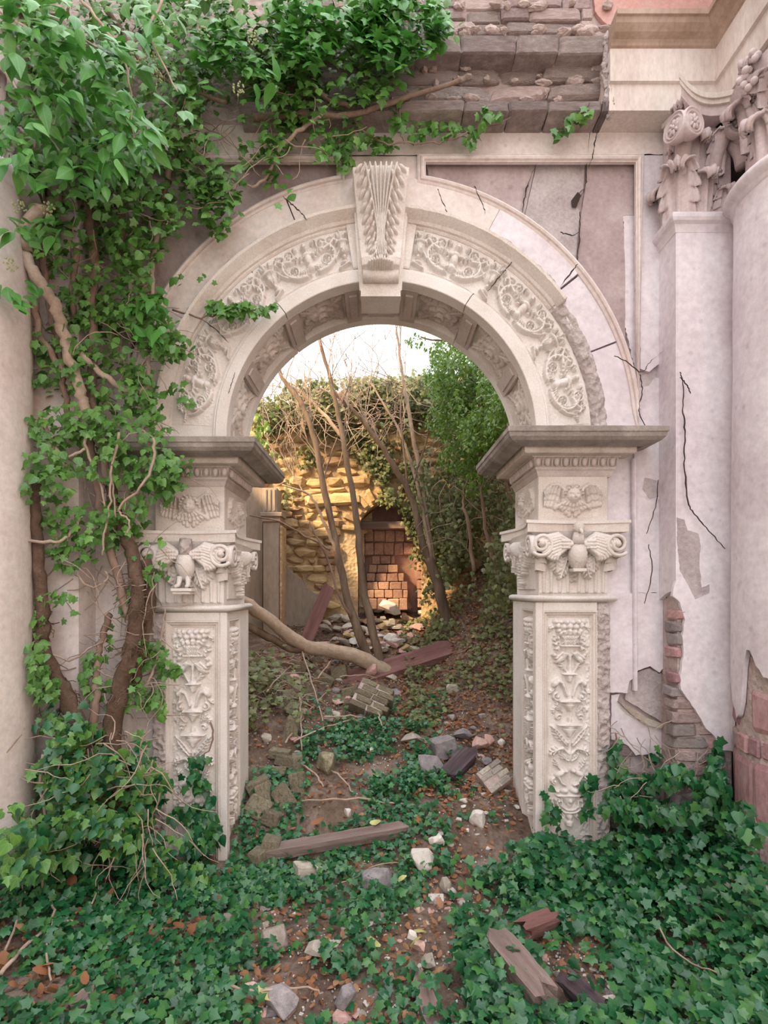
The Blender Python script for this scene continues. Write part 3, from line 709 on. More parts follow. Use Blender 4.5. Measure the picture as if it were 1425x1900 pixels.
    c.stroke([(.085*k, y-.19), (.095*k, y-.22), (.08*k, y-.26), (.04*k, y-.285), (0, y-.29)], .012, .009, h); c.stroke([(.06*k, y-.20), (.062*k, y-.24), (.03*k, y-.265), (0, y-.27)], .009, .007, h)
    c.spiral(.085*k, y-.20, .022*k, 1, 0, .007*k, h*1.1); c.spiral(.06*k, y-.32, .02*k, 1, 2, .007*k, h)
    c.vase([(.03*k, -.09), (.035*k, -.06), (.016*k, -.045), (.03*k, -.02), (.02*k, 0)], h, y-.30)
    c.mir = False; c.weather(.0016, 55); return c
def scrollband(L, wd, res, seed):
    """arch relief: u along the arc 0..L from the springing, v across 0..wd"""
    c = Relief(0, L, 0, wd, res); r = random.Random(seed); h = .042; n = 3; ml = L/n; m = wd/2
    for i in range(n):
        x = ml*(i+.5)
        # figure: torso, head, leafy arms
        fy = m
        c.blob(x, fy-.005, .032, .055, h*1.25, -.1); c.blob(x+.004, fy+.038, .044, .024, h*1.25); c.blob(x+.002, fy+.084, .024, .028, h*1.6, 0); c.blob(x+.002, fy+.100, .026, .016, h*1.6)
        c.blob(x+.009, fy+.080, .006, .005, h*.25, add=True, pw=1); c.blob(x-.006, fy+.080, .006, .005, h*.25, add=True, pw=1); c.blob(x, fy-.060, .036, .030, h*1.15)
        for sg in (-1, 1):
            c.leaf(x+sg*.02, fy+.035, PI/2-sg*1.8, .115, .030, h*1.05, sg*1.1, 4)
            c.leaf(x+sg*.02, fy-.055, -PI/2+sg*.9, .10, .030, h, sg*1.3, 5)
            pts = [(x+sg*(.06+.145*math.sin(t)), fy-.112+.105*(1-math.cos(t))) for t in np.linspace(.0, 2.7, 18)]
            c.stroke(pts, .017, .011, h*1.1)
            for k, (a, b) in enumerate(pts[::2]): c.blob(a-sg*.016, b+.004, .015, .009, h*1.2, sg*.8*k)
            for (rx, ry, rr_) in ((.135, -.045, .030), (.125, .078, .029)):
                c.rose(x+sg*rx, fy+ry, rr_, h*1.2); c.ringd(x+sg*rx, fy+ry, rr_*1.22, .008, h*1.0)
            c.leaf(x+sg*.02, fy-.112, (0 if sg > 0 else PI), .16, .026, h*.95, sg*.55, 7)
            c.leaf(x+sg*.165, fy+.085, (.9 if sg > 0 else PI-.9), .06, .026, h*.9, -sg*1.6, 3)
            c.stroke([(x+sg*.13, fy+.035), (x+sg*.185, fy+.055), (x+sg*.215, fy+.085), (x+sg*.24, fy+.07), (x+sg*.225, fy+.05)], .012, .008, h*1.05)
            c.stroke([(x+sg*.20, fy-.06), (x+sg*.235, fy-.02), (x+sg*.25, fy+.02)], .012, .007, h)
            c.spiral(x+sg*.07, fy+.105, .022, 1.1, 0 if sg > 0 else PI, .008, h, sg)
            c.blob(x+sg*.055, fy+.0, .016, .011, h*.9); c.blob(x+sg*.08, fy+.02, .014, .010, h*.8)
        # urn between the scrolls
        ux = ml*(i+1) if i < n-1 else L-.045
        c.blob(ux, m+.0, .040, .050, h*1.5); c.blob(ux, m-.060, .018, .022, h*1.2); c.blob(ux-.004, m-.095, .036, .014, h*1.1)
        c.blob(ux, m+.060, .052, .014, h*1.3); c.leaf(ux, m+.065, PI/2, .06, .03, h, .2, 3)
        for k in range(-2, 3): c.stroke([(ux+k*.013, m+.04), (ux+k*.005, m-.04)], .005, .004, h*1.62)
        c.spiral(ux-.045, m+.10, .024, 1.1, 0, .008, h); c.spiral(ux+.045, m+.10, .024, 1.1, PI, .008, h, -1)
        c.stroke([(ux+.03, m-.105), (ux-.06, m-.135)], .011, .006, h)
        c.leaf(ux-.05, m-.03, 2.2, .07, .024, h*.8, .6, 3); c.leaf(ux+.05, m-.03, .9, .07, .024, h*.8, -.6, 3)
    c.leaf(.02, m+.06, -.4, .05, .02, h*.8, .5, 3)
    c.weather(.0018, 50); return c
def rmesh(c, name, f, m, parent=None, mask=False, skirt=None):
    """relief to mesh; mask drops flat ground, skirt pushes the border back to that depth"""
    H = c.H.copy()
    if skirt is not None:
        X, Y, Z = f(c.U, c.V, H); X0, Y0, Z0 = f(c.U, c.V, np.full_like(H, -skirt))
        b = np.zeros_like(H, bool); b[0] = b[-1] = True; b[:, 0] = b[:, -1] = True
        X = np.where(b, X0, X); Y = np.where(b, Y0, Y); Z = np.where(b, Z0, Z)
    else: X, Y, Z = f(c.U, c.V, H)
    nv, nu = H.shape; v = np.stack([X, Y, Z], -1).reshape(-1, 3); i = np.arange(nv*nu).reshape(nv, nu)
    fc = np.stack([i[:-1, :-1], i[:-1, 1:], i[1:, 1:], i[1:, :-1]], -1).reshape(-1, 4)
    if mask:
        fc = fc[c.H.reshape(-1)[fc].max(1) > .0025]; u, inv = np.unique(fc, return_inverse=True); v = v[u]; fc = inv.reshape(fc.shape)
    # orientation: make the first normals look outward (toward -y) is not needed for Cycles
    return link(name, new_mesh(name, v, fc, m, True), parent)
def arcmesh(name, a0, a1, n, prof, m, parent, zc=None, closed=False, rough=0, smooth=False):
    """profile polygon (radius, y) turned about the axis of the arch"""
    zc = ZS if zc is None else zc; V = []; Fc = []; k = len(prof)
    for i in range(n+1):
        a = a0+(a1-a0)*i/n
        for (r, y) in prof:
            r2 = r+(R.uniform(-rough, rough)); V.append((CX+r2*math.cos(a), y+(R.uniform(-rough, rough) if rough else 0), zc+r2*math.sin(a)))
    for i in range(n):
        for q in range(k): Fc.append((i*k+q, i*k+(q+1) % k, (i+1)*k+(q+1) % k, (i+1)*k+q))
    Fc.append(tuple(range(k))); Fc.append(tuple(n*k+q for q in range(k)))
    return solid(name, V, Fc, m, parent, smooth)
# ---------------------------------------------------------------- the carved arch
arch = empty('carved_arch', (CX, .3, ZS), 'round stone arch carved with scrollwork figures on its face and rosettes on its underside', 'arch')
for (a0, a1) in ((-3, 57), (57.3, 90), (90, 128), (128.3, 183.5)):
    arcmesh('voussoir_ring', a0*D2, a1*D2, 22, [(1.19, .70), (1.15, .70), (1.148, .58), (1.16, .575), (1.19, .56), (1.19, .14), (1.16, .125), (1.148, .12), (1.15, .004), (1.155, 0), (1.232, 0), (1.24, .012), (1.252, .012), (1.262, .035), (1.575, .035), (1.575, .3), (1.3, .70)], M['carved_pale'], arch)
mould = [(1.568, .10), (1.568, .030), (1.578, .018), (1.588, .018), (1.592, .0), (1.61, -.012), (1.635, -.05), (1.652, -.075), (1.672, -.078), (1.68, -.06), (1.68, .10)]
for (a0, a1, mt, rg) in ((36, 84.5, 'carved_stone', .0015), (95.5, 183, 'carved_stone', .0015)):
    arcmesh('outer_moulding', a0*D2, a1*D2, 60, mould, M[mt], arch, rough=rg)
# the moulding is knocked off low on the right: rough broken stone
def broken_ring(a0, a1, r0, r1, y0, amp):
    u = np.linspace(a0, a1, int((a1-a0)*1.6/.012)); r = np.linspace(r0, r1, 14); A, Rr = np.meshgrid(u, r)
    Yv = y0+amp*fbm(A*22, Rr*22, 4)+amp*.6*fbm(A*60, Rr*40, 2); e = np.abs(np.linspace(-1, 1, 14))[:, None]**4; Yv = Yv*(1-e)+.06*e
    v = np.stack([CX+Rr*np.cos(A), Yv, ZS+Rr*np.sin(A)], -1).reshape(-1, 3); nu = len(u); i = np.arange(14*nu).reshape(14, nu)
    fc = np.stack([i[:-1, :-1], i[:-1, 1:], i[1:, 1:], i[1:, :-1]], -1).reshape(-1, 4)
    return link('broken_moulding', new_mesh('broken_moulding', v, fc, M['rough_stone'], True), arch)
broken_ring(-1*D2, 37*D2, 1.56, 1.705, -.005, .016)
broken_ring(36*D2, 60*D2, 1.655, 1.70, -.05, .02)
broken_ring(100*D2, 150*D2, 1.645, 1.70, -.055, .018)
# end frames of the two relief panels beside the keystone
for s in (1, -1):
    for (r0, r1, aa, ab, y) in ((1.16, 1.66, 83.0, 86.0, -.02), (1.26, 1.60, 80.5, 83.0, .015)):
        a0, a1 = (aa, ab) if s > 0 else (180-ab, 180-aa)
        arcmesh('end_frame', a0*D2, a1*D2, 3, [(r0, .2), (r0, y), (r0+.01, y-.006), (r1-.01, y-.006), (r1, y), (r1, .2)], M['carved_stone'], arch)
Lb = (80.2-3.5)*D2*1.41
for s in (1, -1):
    c = scrollband(Lb, .285, .0042, 5+s)
    def f(u, v, h, s=s):
        a = 3.5*D2+u/1.41; r = 1.272+v; return CX+s*r*np.cos(a), .033-h, ZS+r*np.sin(a)-(0 if s > 0 else .0)
    rmesh(c, 'scroll_relief', f, M['carved_pale'], arch)
# soffit: transverse ribs, coffers and rosettes
for sgn in (1, -1):
    for ca in (2.5, 28, 53.5, 79):
        a = ca if sgn > 0 else 180-ca
        arcmesh('soffit_rib', (a-3.1)*D2, (a+3.1)*D2, 4, [(1.19, .60), (1.145, .60), (1.145, .10), (1.19, .10)], M['soffit_stone'], arch)
        arcmesh('rib_fillet', (a-1.5)*D2, (a+1.5)*D2, 3, [(1.15, .54), (1.134, .53), (1.134, .17), (1.15, .16)], M['soffit_stone'], arch)
    for ca in (15.5, 40.6, 66):
        c = Relief(-.19, .19, -.20, .20, .0048)
        for (n_, rad, pr, hh, ph) in ((6, .100, .062, .030, .3), (5, .060, .048, .048, .9)):
            for k in range(n_):
                an = k*2*PI/n_+ph; c.blob(rad*math.cos(an), rad*math.sin(an), pr, pr*1.05, hh, an, pw=.18)
                c.blob(rad*.95*math.cos(an), rad*.95*math.sin(an), pr*.62, pr*.6, -.012, an, pw=.6, add=True)
        c.blob(0, 0, .046, .046, .058, pw=.2); c.ringd(0, 0, .038, .010, .068); c.blob(0, 0, .026, .026, -.012, pw=.3, add=True); c.blob(0, 0, .016, .016, .072)
        for k in range(4):
            an = PI/4+k*PI/2; c.leaf(.10*math.cos(an), .10*math.sin(an), an, .13, .055, .03, 0, 4)
        c.H = np.maximum(c.H, 0); c.weather(.0015)
        ac = (ca if sgn > 0 else 180-ca)*D2
        def f(u, v, h, ac=ac):
            a = ac+u/1.19; r = 1.189-h; return CX+r*np.cos(a), .35+v, ZS+r*np.sin(a)
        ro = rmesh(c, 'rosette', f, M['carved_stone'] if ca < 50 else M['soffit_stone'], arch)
for q in (0, .03, .06):
    arcmesh('keystone_panel', (90-5.5+q*50)*D2, (90+5.5-q*50)*D2, 4, [(1.18, .56-q), (1.15-q*.3, .56-q), (1.15-q*.3, .16+q), (1.18, .16+q)], M['soffit_stone'], arch)
crack('crack', [(958, 474), (940, 498), (922, 520), (905, 540)], -.012, .012, arch)
crack('crack', [(372, 590), (400, 612), (424, 636)], -.01, .012, arch)
crack('crack', [(436, 690), (430, 712), (424, 730)], -.002, .006, arch)
# keystone: an acanthus console
ks = empty('keystone_console', (CX-.005, 0, 4.22), 'scrolled keystone carved as a long acanthus leaf with deep flutes', 'keystone')
c = Relief(-.205, .205, 0, .70, .0042); vv = c.V/.70; edge = .205-.075*(1-vv)
c.mir = False
for k in range(-3, 4):
    pts = [(k*(.010+.022*abs(t-.40)**1.3*2.6), .70*t) for t in np.linspace(.10, .985, 18)]
    c.stroke(pts, .0075, .0095, .042-.003*abs(k), .052)
c.mir = True
for k in range(8):                        # overlapping leaflets down both edges
    t = .96-.105*k; x = .150-.058*(1-t); y = t*.70
    c.blob(x-.022, y-.022, .050, .019, .044, -1.05+.05*k, pw=.45); c.blob(x+.008, y+.004, .040, .016, .036, -.75, pw=.45); c.stroke([(x-.045, y+.016), (x-.008, y-.055)], .0035, .003, .052)
    c.blob(x-.058, y-.05, .034, .013, .046, -1.25, pw=.45)
for k in range(5): c.blob(.012+.026*k, .034-.004*k, .017, .042-.003*k, .062-.004*k, -.08*k, pw=.4)
c.mir = False; c.weather(.0012)
ky = np.array([0, .03, .08, .14, .25, .40, .55, .64, .70]); kp = np.array([.10, .155, .165, .12, .085, .10, .16, .205, .20])
def f(u, v, h):
    t = v/.70; return CX-.005+u*(.66+.34*t), -(np.interp(v, ky, kp)+h-.02*(np.abs(u)/.2)**3), 4.255+v
rmesh(c, 'acanthus_carving', f, M['carved_stone'], ks, skirt=.30)
MB().box((CX-.15, -.06, 4.10), (CX+.14, .2, 4.20)).build('keystone_foot', M['carved_stone'], ks)
v, fc = tube([(CX-.135, -.08, 4.235), (CX+.125, -.08, 4.235)], [.045, .045], 14); solid('keystone_roll', v, fc, M['carved_stone'], ks, True)
V, Fc = prism([(CX-.215, 4.95), (CX+.205, 4.95), (CX+.15, 4.15), (CX-.16, 4.15)], -.10, .045, XZ); solid('keystone_block', V, Fc, M['carved_stone'], ks)

# ---------------------------------------------------------------- piers
def spiral2(cx, cz, r, turns, a0, d=1, n=40):
    return [(cx+r*(1-.82*i/n)*math.cos(a0+d*turns*2*PI*i/n), cz+r*(1-.82*i/n)*math.sin(a0+d*turns*2*PI*i/n)) for i in range(n+1)]
def cherub(w, h):
    c = Relief(-w/2, w/2, 0, h, .003); k = w/.44; hy = h*.56; d = .03
    c.mir = True
    arm = [(.035*k, hy-.01), (.075*k, hy+.055), (.12*k, hy+.085), (.165*k, hy+.078), (.20*k, hy+.045)]
    for row, (ln, r0, hh) in enumerate(((.150, .017, .020), (.105, .016, .030), (.060, .015, .042))):
        for i in range(9):
            t = i/8; q = t*(len(arm)-1.001); i0 = int(q); fx = arm[i0][0]+(arm[i0+1][0]-arm[i0][0])*(q-i0); fy = arm[i0][1]+(arm[i0+1][1]-arm[i0][1])*(q-i0)
            a = -PI/2+.10+.28*t-(.18 if t < .3 else 0); L = ln*(.78+.3*math.sin(PI*t*.9+.3)); ex, ey = fx+L*math.cos(a)*k, fy+L*math.sin(a)
            c.stroke([(fx, fy), (ex, ey)], r0*.8, r0, hh, hh*1.15)
            c.stroke([(fx, fy), (ex, ey)], .003, .003, hh*1.3, hh*1.45)
    c.stroke(arm, .020, .013, .052, .045)
    c.mir = False
    for i in range(-4, 5): c.stroke([(i*.012*k, hy-.03), (i*.030*k, hy-.105+.006*abs(i))], .012, .017, .036)
    for i in range(-3, 4): c.stroke([(i*.012*k, hy-.03), (i*.026*k, hy-.078+.006*abs(i))], .012, .016, .050)
    s = 1.22 if k > .9 else 1.05
    c.blob(0, hy+.008, .050*s, .068, .092, pw=.5); c.blob(0, hy-.024, .038*s, .036, .088)
    c.mir = True
    c.blob(.022*s, hy-.016, .019*s, .018, .016, add=True, pw=1); c.blob(.019*s, hy+.008, .012*s, .007, -.010, add=True, pw=1); c.blob(.019*s, hy+.007, .008*s, .005, .006, add=True, pw=1)
    c.blob(.020*s, hy+.018, .014*s, .004, .004, add=True, pw=1)
    for (x, y, r_) in ((.012, .060, .016), (.034, .050, .017), (.048, .032, .014), (.052, .012, .012), (.024, .072, .014)): c.blob(x*s, hy+y, r_*1.1, r_, .086)
    c.mir = False
    c.blob(0, hy-.004, .008*s, .018, .016, add=True, pw=1); c.blob(0, hy-.012, .010*s, .007, .010, add=True, pw=1)
    c.blob(0, hy-.028, .013*s, .004, .008, add=True, pw=1); c.blob(0, hy-.032, .014*s, .0025, -.008, add=True, pw=1); c.blob(0, hy-.036, .010*s, .004, .006, add=True, pw=1)
    c.blob(0, hy-.050, .012*s, .009, .008, add=True, pw=1); c.blob(0, hy+.078, .018, .012, .06)
    c.H = np.maximum(c.H, 0); c.weather(.0012, 50); return c
def wing(L=.28, hh=.13):
    c = Relief(-.02, L, -.17, hh, .0038)
    for i in range(9):
        a = .62-i*.19; ln = L*(.96-.055*i); ex, ey = ln*math.cos(a*.6-.12), ln*.62*math.sin(a-.25)-.03
        c.stroke([(0, 0), (ln*.35, .07-.012*i), (ln*.7, ey*.5+.035-.008*i), (ex*.92, ey)], .022, .013, .030+.003*i, .016+.002*i)
    for i in range(7):
        a = .8-i*.28; ln = L*.55; c.stroke([(0, .01), (ln*.6*math.cos(a*.7), ln*.5*math.sin(a)), (ln*math.cos(a*.7), ln*.55*math.sin(a)-.02)], .02, .014, .05, .036)
    for i in range(12):
        c.blob(.02+.018*(i % 4), .02-.025*(i//4), .014, .011, .058)
    c.weather(.0012); return c
def acanthus(L, wd, curl=.09, lobes=5, ns=30, nt=17, thick=.014):
    V = np.zeros((ns+1, nt, 3)); s_ = np.linspace(0, 1, ns+1); turn = 3.6
    y = z = 0.0; cy = [0.0]; cz = [0.0]; a = PI/2+.06
    for i in range(ns):
        t = s_[i]; 
        if t > .62: a += turn/(ns*.38)
        elif t > .15: a += .22/ns
        dl = L/ns*(1.0 if t < .62 else curl*9); y += -math.cos(PI-a)*dl*1.0 if False else math.cos(a)*dl; z += math.sin(a)*dl; cy.append(y); cz.append(z)
    for i, t in enumerate(s_):
        ph = (t*lobes) % 1.0; env = (.62+.5*math.sin(PI*min(1, .15+t*.85)))*(1-max(0, t-.72)**2*6)
        for j in range(nt):
            q = -1+2*j/(nt-1); aq = abs(q); lob = 1-.30*(aq**2)*(ph**1.5)
            x = wd*.5*env*q*lob
            fl = .020*wd/.2*math.cos(aq*PI*4.0)*(.3+.7*t) if aq < .95 else 0
            rib = .03*math.exp(-(q/.14)**2)*(1-.5*t)
            drop = aq**2*.05*(1-t)-aq**3*.035*t*0
            V[i, j] = (x, cy[i]*1.0-fl-rib+drop, cz[i]+aq*.05*(ph-.5)*.6)
    du = np.gradient(V, axis=0); dv = np.gradient(V, axis=1); N_ = np.cross(dv, du); N_ /= np.linalg.norm(N_, axis=2, keepdims=True)+1e-9
    B = V+N_*thick*-1; A = V.reshape(-1, 3); Bb = B.reshape(-1, 3); n = len(A); i = np.arange(n).reshape(ns+1, nt)
    f1 = np.stack([i[:-1, :-1], i[:-1, 1:], i[1:, 1:], i[1:, :-1]], -1).reshape(-1, 4); f2 = f1[:, ::-1]+n
    ed = []
    for (p, q) in [(i[k, 0], i[k+1, 0]) for k in range(ns)]+[(i[k+1, -1], i[k, -1]) for k in range(ns)]+[(i[-1, k], i[-1, k+1]) for k in range(nt-1)]: ed.append((p, q, q+n, p+n))
    return np.concatenate([A, Bb]), np.concatenate([f1, f2, np.array(ed)])
def pier(s, dz, label, caplabel):
    pr = empty('carved_pier', (CX+s*1.42, .35, -.1), label, 'pier')
    X = lambda x: CX+s*x
    def bx(nm, a, b, m, bev=.004, par=pr):
        v = MB().box((X(a[0]), a[1], a[2]+dz), (X(b[0]), b[1], b[2]+dz)); return solid(nm, v.v, v.f, m, par, bevel=bev)
    cp, cs, rs = M['carved_pale'], M['carved_stone'], M['rough_stone']
    bx('shaft_core', (1.18, .036, -.5), (1.68, .69, 1.87), cp)
    bx('corner_rail', (1.145, 0, -.5), (1.20, .055, 1.86), cp); bx('back_rail', (1.145, .40, -.5), (1.20, .70, 1.86), cp)
    bx('outer_rail', (1.605, 0, -.5), (1.70, .10, 1.855), rs, .012); bx('top_rail', (1.201, .001, 1.795), (1.604, .08, 1.86), cp); bx('side_top_rail', (1.146, .056, 1.80), (1.2, .399, 1.86), cp)
    mp = [(0, -.04), (0, 0), (.010, .002), (.018, -.010), (.028, -.012), (.038, -.026), (.050, -.030), (.052, -.038), (.052, -.04)]
    V, Fc = sweep([(1.20, -.5), (1.20, 1.797), (1.607, 1.797), (1.607, -.5)], mp, lambda x, z, h: (X(x), -h, z+dz)); solid('panel_moulding', V, Fc, cs, pr)
    V, Fc = sweep([(.395, -.5), (.395, 1.80), (.056, 1.80), (.056, -.5)], [(-o, h) for o, h in mp][::-1], lambda y, z, h: (X(1.145-h*.9), y, z+dz)); 
    V, Fc = sweep([(.056, -.5), (.056, 1.80), (.395, 1.80), (.395, -.5)], [(o*.7, h) for o, h in mp], lambda y, z, h: (X(1.145-h), y, z+dz)); solid('side_moulding', V, Fc, cs, pr)
    c = candelabrum(.315, .02, 1.745, .0045, seed=3+s)
    # weathered blank stone along the outer side
    c.H = np.where(c.U*1 > .10+.03*vn(c.V*6, c.V*0+3) if True else False, c.H*.55+.010*(1+fbm(c.U*60, c.V*60, 3))*.6, c.H)
    rmesh(c, 'candelabrum_relief', lambda u, v, h: (X(1.403+u), .034-h, v+dz), cp, pr, skirt=.012)
    c2 = candelabrum(.25, .0, 1.745, .0055, seed=9)
    rmesh(c2, 'side_relief', lambda u, v, h: (X(1.182-h), .225+u, v+dz), cp, pr, skirt=.012)
    # rough broken outer strip
    cr_ = Relief(-.05, .06, -.45, 1.80, .009); cr_.H += .012*fbm(cr_.U*30, cr_.V*30, 4)+.004
    rmesh(cr_, 'worn_edge', lambda u, v, h: (X(1.645+u), -.002-h, v+dz), rs, pr, skirt=.03)
    # astragal
    circ = [(.004+.026*math.cos(t), 1.888+dz+.024*math.sin(t)) for t in np.linspace(0, 2*PI, 13)[:-1]]
    ring = [(1.68, .70), (1.145, .70), (1.145, 0), (1.715, 0), (1.715, .2)]
    mir = lambda x, y, h: (X(x), y, h)
    V, Fc = sweep(ring, circ, mir); solid('astragal', V, Fc, cp, pr, True)
    # --- capital
    cap = empty('carved_capital', (X(1.43), .3, 1.91+dz), caplabel, 'capital')
    V, Fc = sweep([(1.66, .68), (1.165, .68), (1.165, .02), (1.69, .02), (1.69, .3)], [(-.01, 1.905+dz), (-.004, 2.10+dz), (.008, 2.25+dz), (.035, 2.34+dz), (.06, 2.385+dz), (-.24, 2.385+dz), (-.24, 1.905+dz)], mir); solid('bell', V, Fc, cp, cap)
    def plan(g, n=12):
        C = [(1.05-g, -.10-g), (1.81+g, -.10-g), (1.81+g, .40), (1.70, .80+g), (1.05-g, .80+g)]; o = []
        for i in range(n+1): t = i/n; o.append((C[0][0]+(C[1][0]-C[0][0])*t, C[0][1]+.075*math.sin(PI*t)))
        o.append(C[2]); o.append(C[3])
        for i in range(n+1): t = i/n; o.append((C[4][0]+.075*math.sin(PI*t), C[4][1]+(C[0][1]-C[4][1])*t))
        return o[:-1]
    V, Fc = prism(plan(-.012), 2.375+dz, 2.44+dz, mir); solid('abacus', V, Fc, cs, cap)
    V, Fc = prism(plan(0), 2.44+dz, 2.462+dz, mir); solid('abacus_lip', V, Fc, cp, cap)
    # volutes: two on the front, two on the opening side
    for (x, d, a0) in ((1.165, 1, -2.4), (1.715, -1, -.75)):
        pts = spiral2(x, 2.285, .088, 1.75, a0, d)
        V, Fc = sweep(pts, [(-.013, -.01), (-.013, .035), (-.006, .045), (.006, .045), (.013, .035), (.013, -.01)], lambda a, b, h: (X(a), -.065-h, b+dz)); solid('volute', V, Fc, cp, cap, True)
        v, fc = sphere((X(x), -.10, 2.285+dz), (.024, .03, .024), 12, 8); solid('volute_eye', v, fc, cs, cap, True)
    for (y, d, a0) in ((-.02, -1, -.75), (.70, 1, -2.4)):
        V, Fc = sweep(spiral2(y, 2.285, .085, 1.75, a0, d), [(-.013, -.01), (-.013, .04), (.013, .04), (.013, -.01)], lambda a, b, h: (X(1.12-h), a, b+dz)); solid('volute', V, Fc, cp, cap, True)
    # bell leaves carved in relief
    c = Relief(-.255, .255, 1.93, 2.34, .0045); c.mir = True
    c.leaf(.055, 2.22, -1.35, .17, .055, .035, .15, 5); c.leaf(.13, 2.26, -1.45, .16, .06, .035, -.2, 5); c.leaf(.20, 2.29, -1.2, .09, .05, .05, .7, 4)
    c.leaf(.225, 2.24, -.2, .05, .03, .05, -.8, 3); c.stroke([(.165, 1.94), (.165, 2.16)], .012, .016, .012); c.stroke([(.10, 1.94), (.10, 2.12)], .012, .014, .012); c.stroke([(.22, 1.94), (.22, 2.20)], .012, .016, .012); c.stroke([(.04, 1.94), (.045, 2.10)], .012, .016, .010)
    c.mir = False
    for k in range(4): c.blob(0, 2.13-.034*k, .017-.002*k, .015, .035); c.blob(.018, 2.12-.034*k, .012, .008, .03, .7); c.blob(-.018, 2.12-.034*k, .012, .008, .03, -.7)
    c.H = np.maximum(c.H, 0)*1.7; c.weather(.0012)
    rmesh(c, 'leaf_relief', lambda u, v, h: (X(1.43+u), .022-np.interp(v, [1.9, 2.1, 2.25, 2.34], [0, .004, .02, .055])-h, v+dz), cp, cap)
    c = Relief(-.26, .26, 1.95, 2.34, .0065); c.mir = True
    c.leaf(.05, 2.24, -1.4, .15, .04, .04, .15, 5); c.leaf(.15, 2.28, -1.4, .13, .05, .045, -.2, 5); c.leaf(.22, 2.27, -.6, .06, .04, .05, -.6, 3); c.mir = False
    for k in range(9): c.blob(R.uniform(-.03, .03), 2.16-.022*k, .018, .014, .045)
    c.blob(0, 2.27, .045, .07, .07); c.H = np.maximum(c.H, 0)*1.4
    rmesh(c, 'side_leaf_relief', lambda u, v, h: (X(1.163-np.interp(v, [1.9, 2.1, 2.25, 2.34], [0, .004, .02, .055])-h), .35+u, v+dz), cp, cap, skirt=.05)
    # bird between the volutes
    fe = lambda p: .07*math.sin(p[2]*22+2.5*math.sin(math.atan2(p[1], p[0])*9))
    M3 = Matrix.Rotation(.12, 3, 'X')
    v, fc = sphere((X(1.43), -.075, 2.20+dz), (.068, .062, .105), 28, 22, M3, fe); solid('bird_body', v, fc, cp, cap, True)
    if s > 0:
        v, fc = sphere((X(1.43), -.10, 2.40+dz), (.042, .045, .048), 18, 14, None, lambda p: .12*math.sin(p[0]*9)*math.sin(p[2]*11)); solid('bird_head', v, fc, cs, cap, True)
        v, fc = tube([(X(1.43), -.13, 2.385+dz), (X(1.43), -.165, 2.37+dz), (X(1.432), -.168, 2.345+dz)], [.018, .012, .003], 8); solid('beak', v, fc, cp, cap, True)
        v, fc = tube([(X(1.43), -.085, 2.29+dz), (X(1.43), -.095, 2.37+dz)], [.045, .035], 12); solid('bird_neck', v, fc, cp, cap, True)
        V, Fc = sweep([(1.38, 2.095), (1.48, 2.095)], [(-.012, .04), (-.012, .13), (.012, .13), (.012, .04)], lambda a, b, h: (X(a), -h, b+dz)); solid('perch', V, Fc, cp, cap, bevel=.004)
        ws = (1, -1)
    else:
        v, fc = tube([(X(1.43), -.08, 2.28+dz), (X(1.43), -.07, 2.40+dz)], [.05, .042], 12, rough=.12); solid('broken_neck', v, fc, rs, cap, True)
        for q in (-1, 1):
            v, fc = tube([(X(1.43+q*.03), -.10, 2.12+dz), (X(1.43+q*.035), -.12, 2.06+dz), (X(1.43+q*.04), -.17, 2.05+dz)], [.022, .016, .012], 8); solid('foot', v, fc, cp, cap, True)
        bx('book', (1.355, -.17, 2.015), (1.505, -.03, 2.038), cp, .003, cap); bx('book', (1.365, -.16, 1.995), (1.495, -.03, 2.012), cs, .003, cap)
        ws = (1, -1)
    wg = wing()
    for q in ws:
        rmesh(wg, 'wing', lambda u, v, h, q=q: (X(1.43+q*(.045+u)), -.055-.035*np.clip(u/.28, 0, 1)-h, 2.285+v+dz), cp, cap, mask=True)
    # corner acanthus tips under the volutes
    A, Fq = acanthus(.16, .11, .07, 3, 20, 11, .010)
    for (x, y, rz) in ((1.155, -.01, -s*.75), (1.71, -.01, s*.75), (1.15, .66, -s*2.2)):
        me = _tc.setdefault('corner_leaf', new_mesh('corner_leaf', A, Fq, cp, True)); link('corner_leaf', me, cap, (X(x), y, 2.10+dz), (0, 0, rz))
    # --- frieze block with cherubs and the impost cornice
    im = empty('impost_cornice', (X(1.43), .3, 2.46+dz), 'moulded impost on the '+('right' if s > 0 else 'left')+' pier with a winged cherub head and an egg and dart row'+('' if s > 0 else ', partly under ivy'), 'cornice')
    bx('frieze_block', (1.165, .0, 2.46), (1.68, .70, 2.80), cs, .004, im)
    rmesh(cherub(.43, .285), 'cherub_relief', lambda u, v, h: (X(1.415+u), -.001-h*.85, 2.485+v+dz), cs, im)
    rmesh(cherub(.50, .285), 'side_cherub_relief', lambda u, v, h: (X(1.164-h*.6), .34+u, 2.485+v+dz), cs, im, skirt=.01)
    pth = [(1.5, .70), (1.165, .70), (1.165, 0), (1.70, 0), (1.70, .2)]
    def cz(pf): return [(o, z+dz) for o, z in pf]
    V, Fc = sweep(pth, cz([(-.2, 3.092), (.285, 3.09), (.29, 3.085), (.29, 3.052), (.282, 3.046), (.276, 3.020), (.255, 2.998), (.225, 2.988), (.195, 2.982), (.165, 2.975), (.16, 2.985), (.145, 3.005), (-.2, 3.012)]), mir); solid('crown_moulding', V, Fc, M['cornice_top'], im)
    V, Fc = sweep(pth, cz([(-.2, 3.012), (.120, 3.012), (.125, 3.000), (.135, 2.997), (.135, 2.945), (.128, 2.938), (.06, 2.934), (.055, 2.925), (-.2, 2.925)]), mir); solid('fascia', V, Fc, M['cornice_stone'], im)
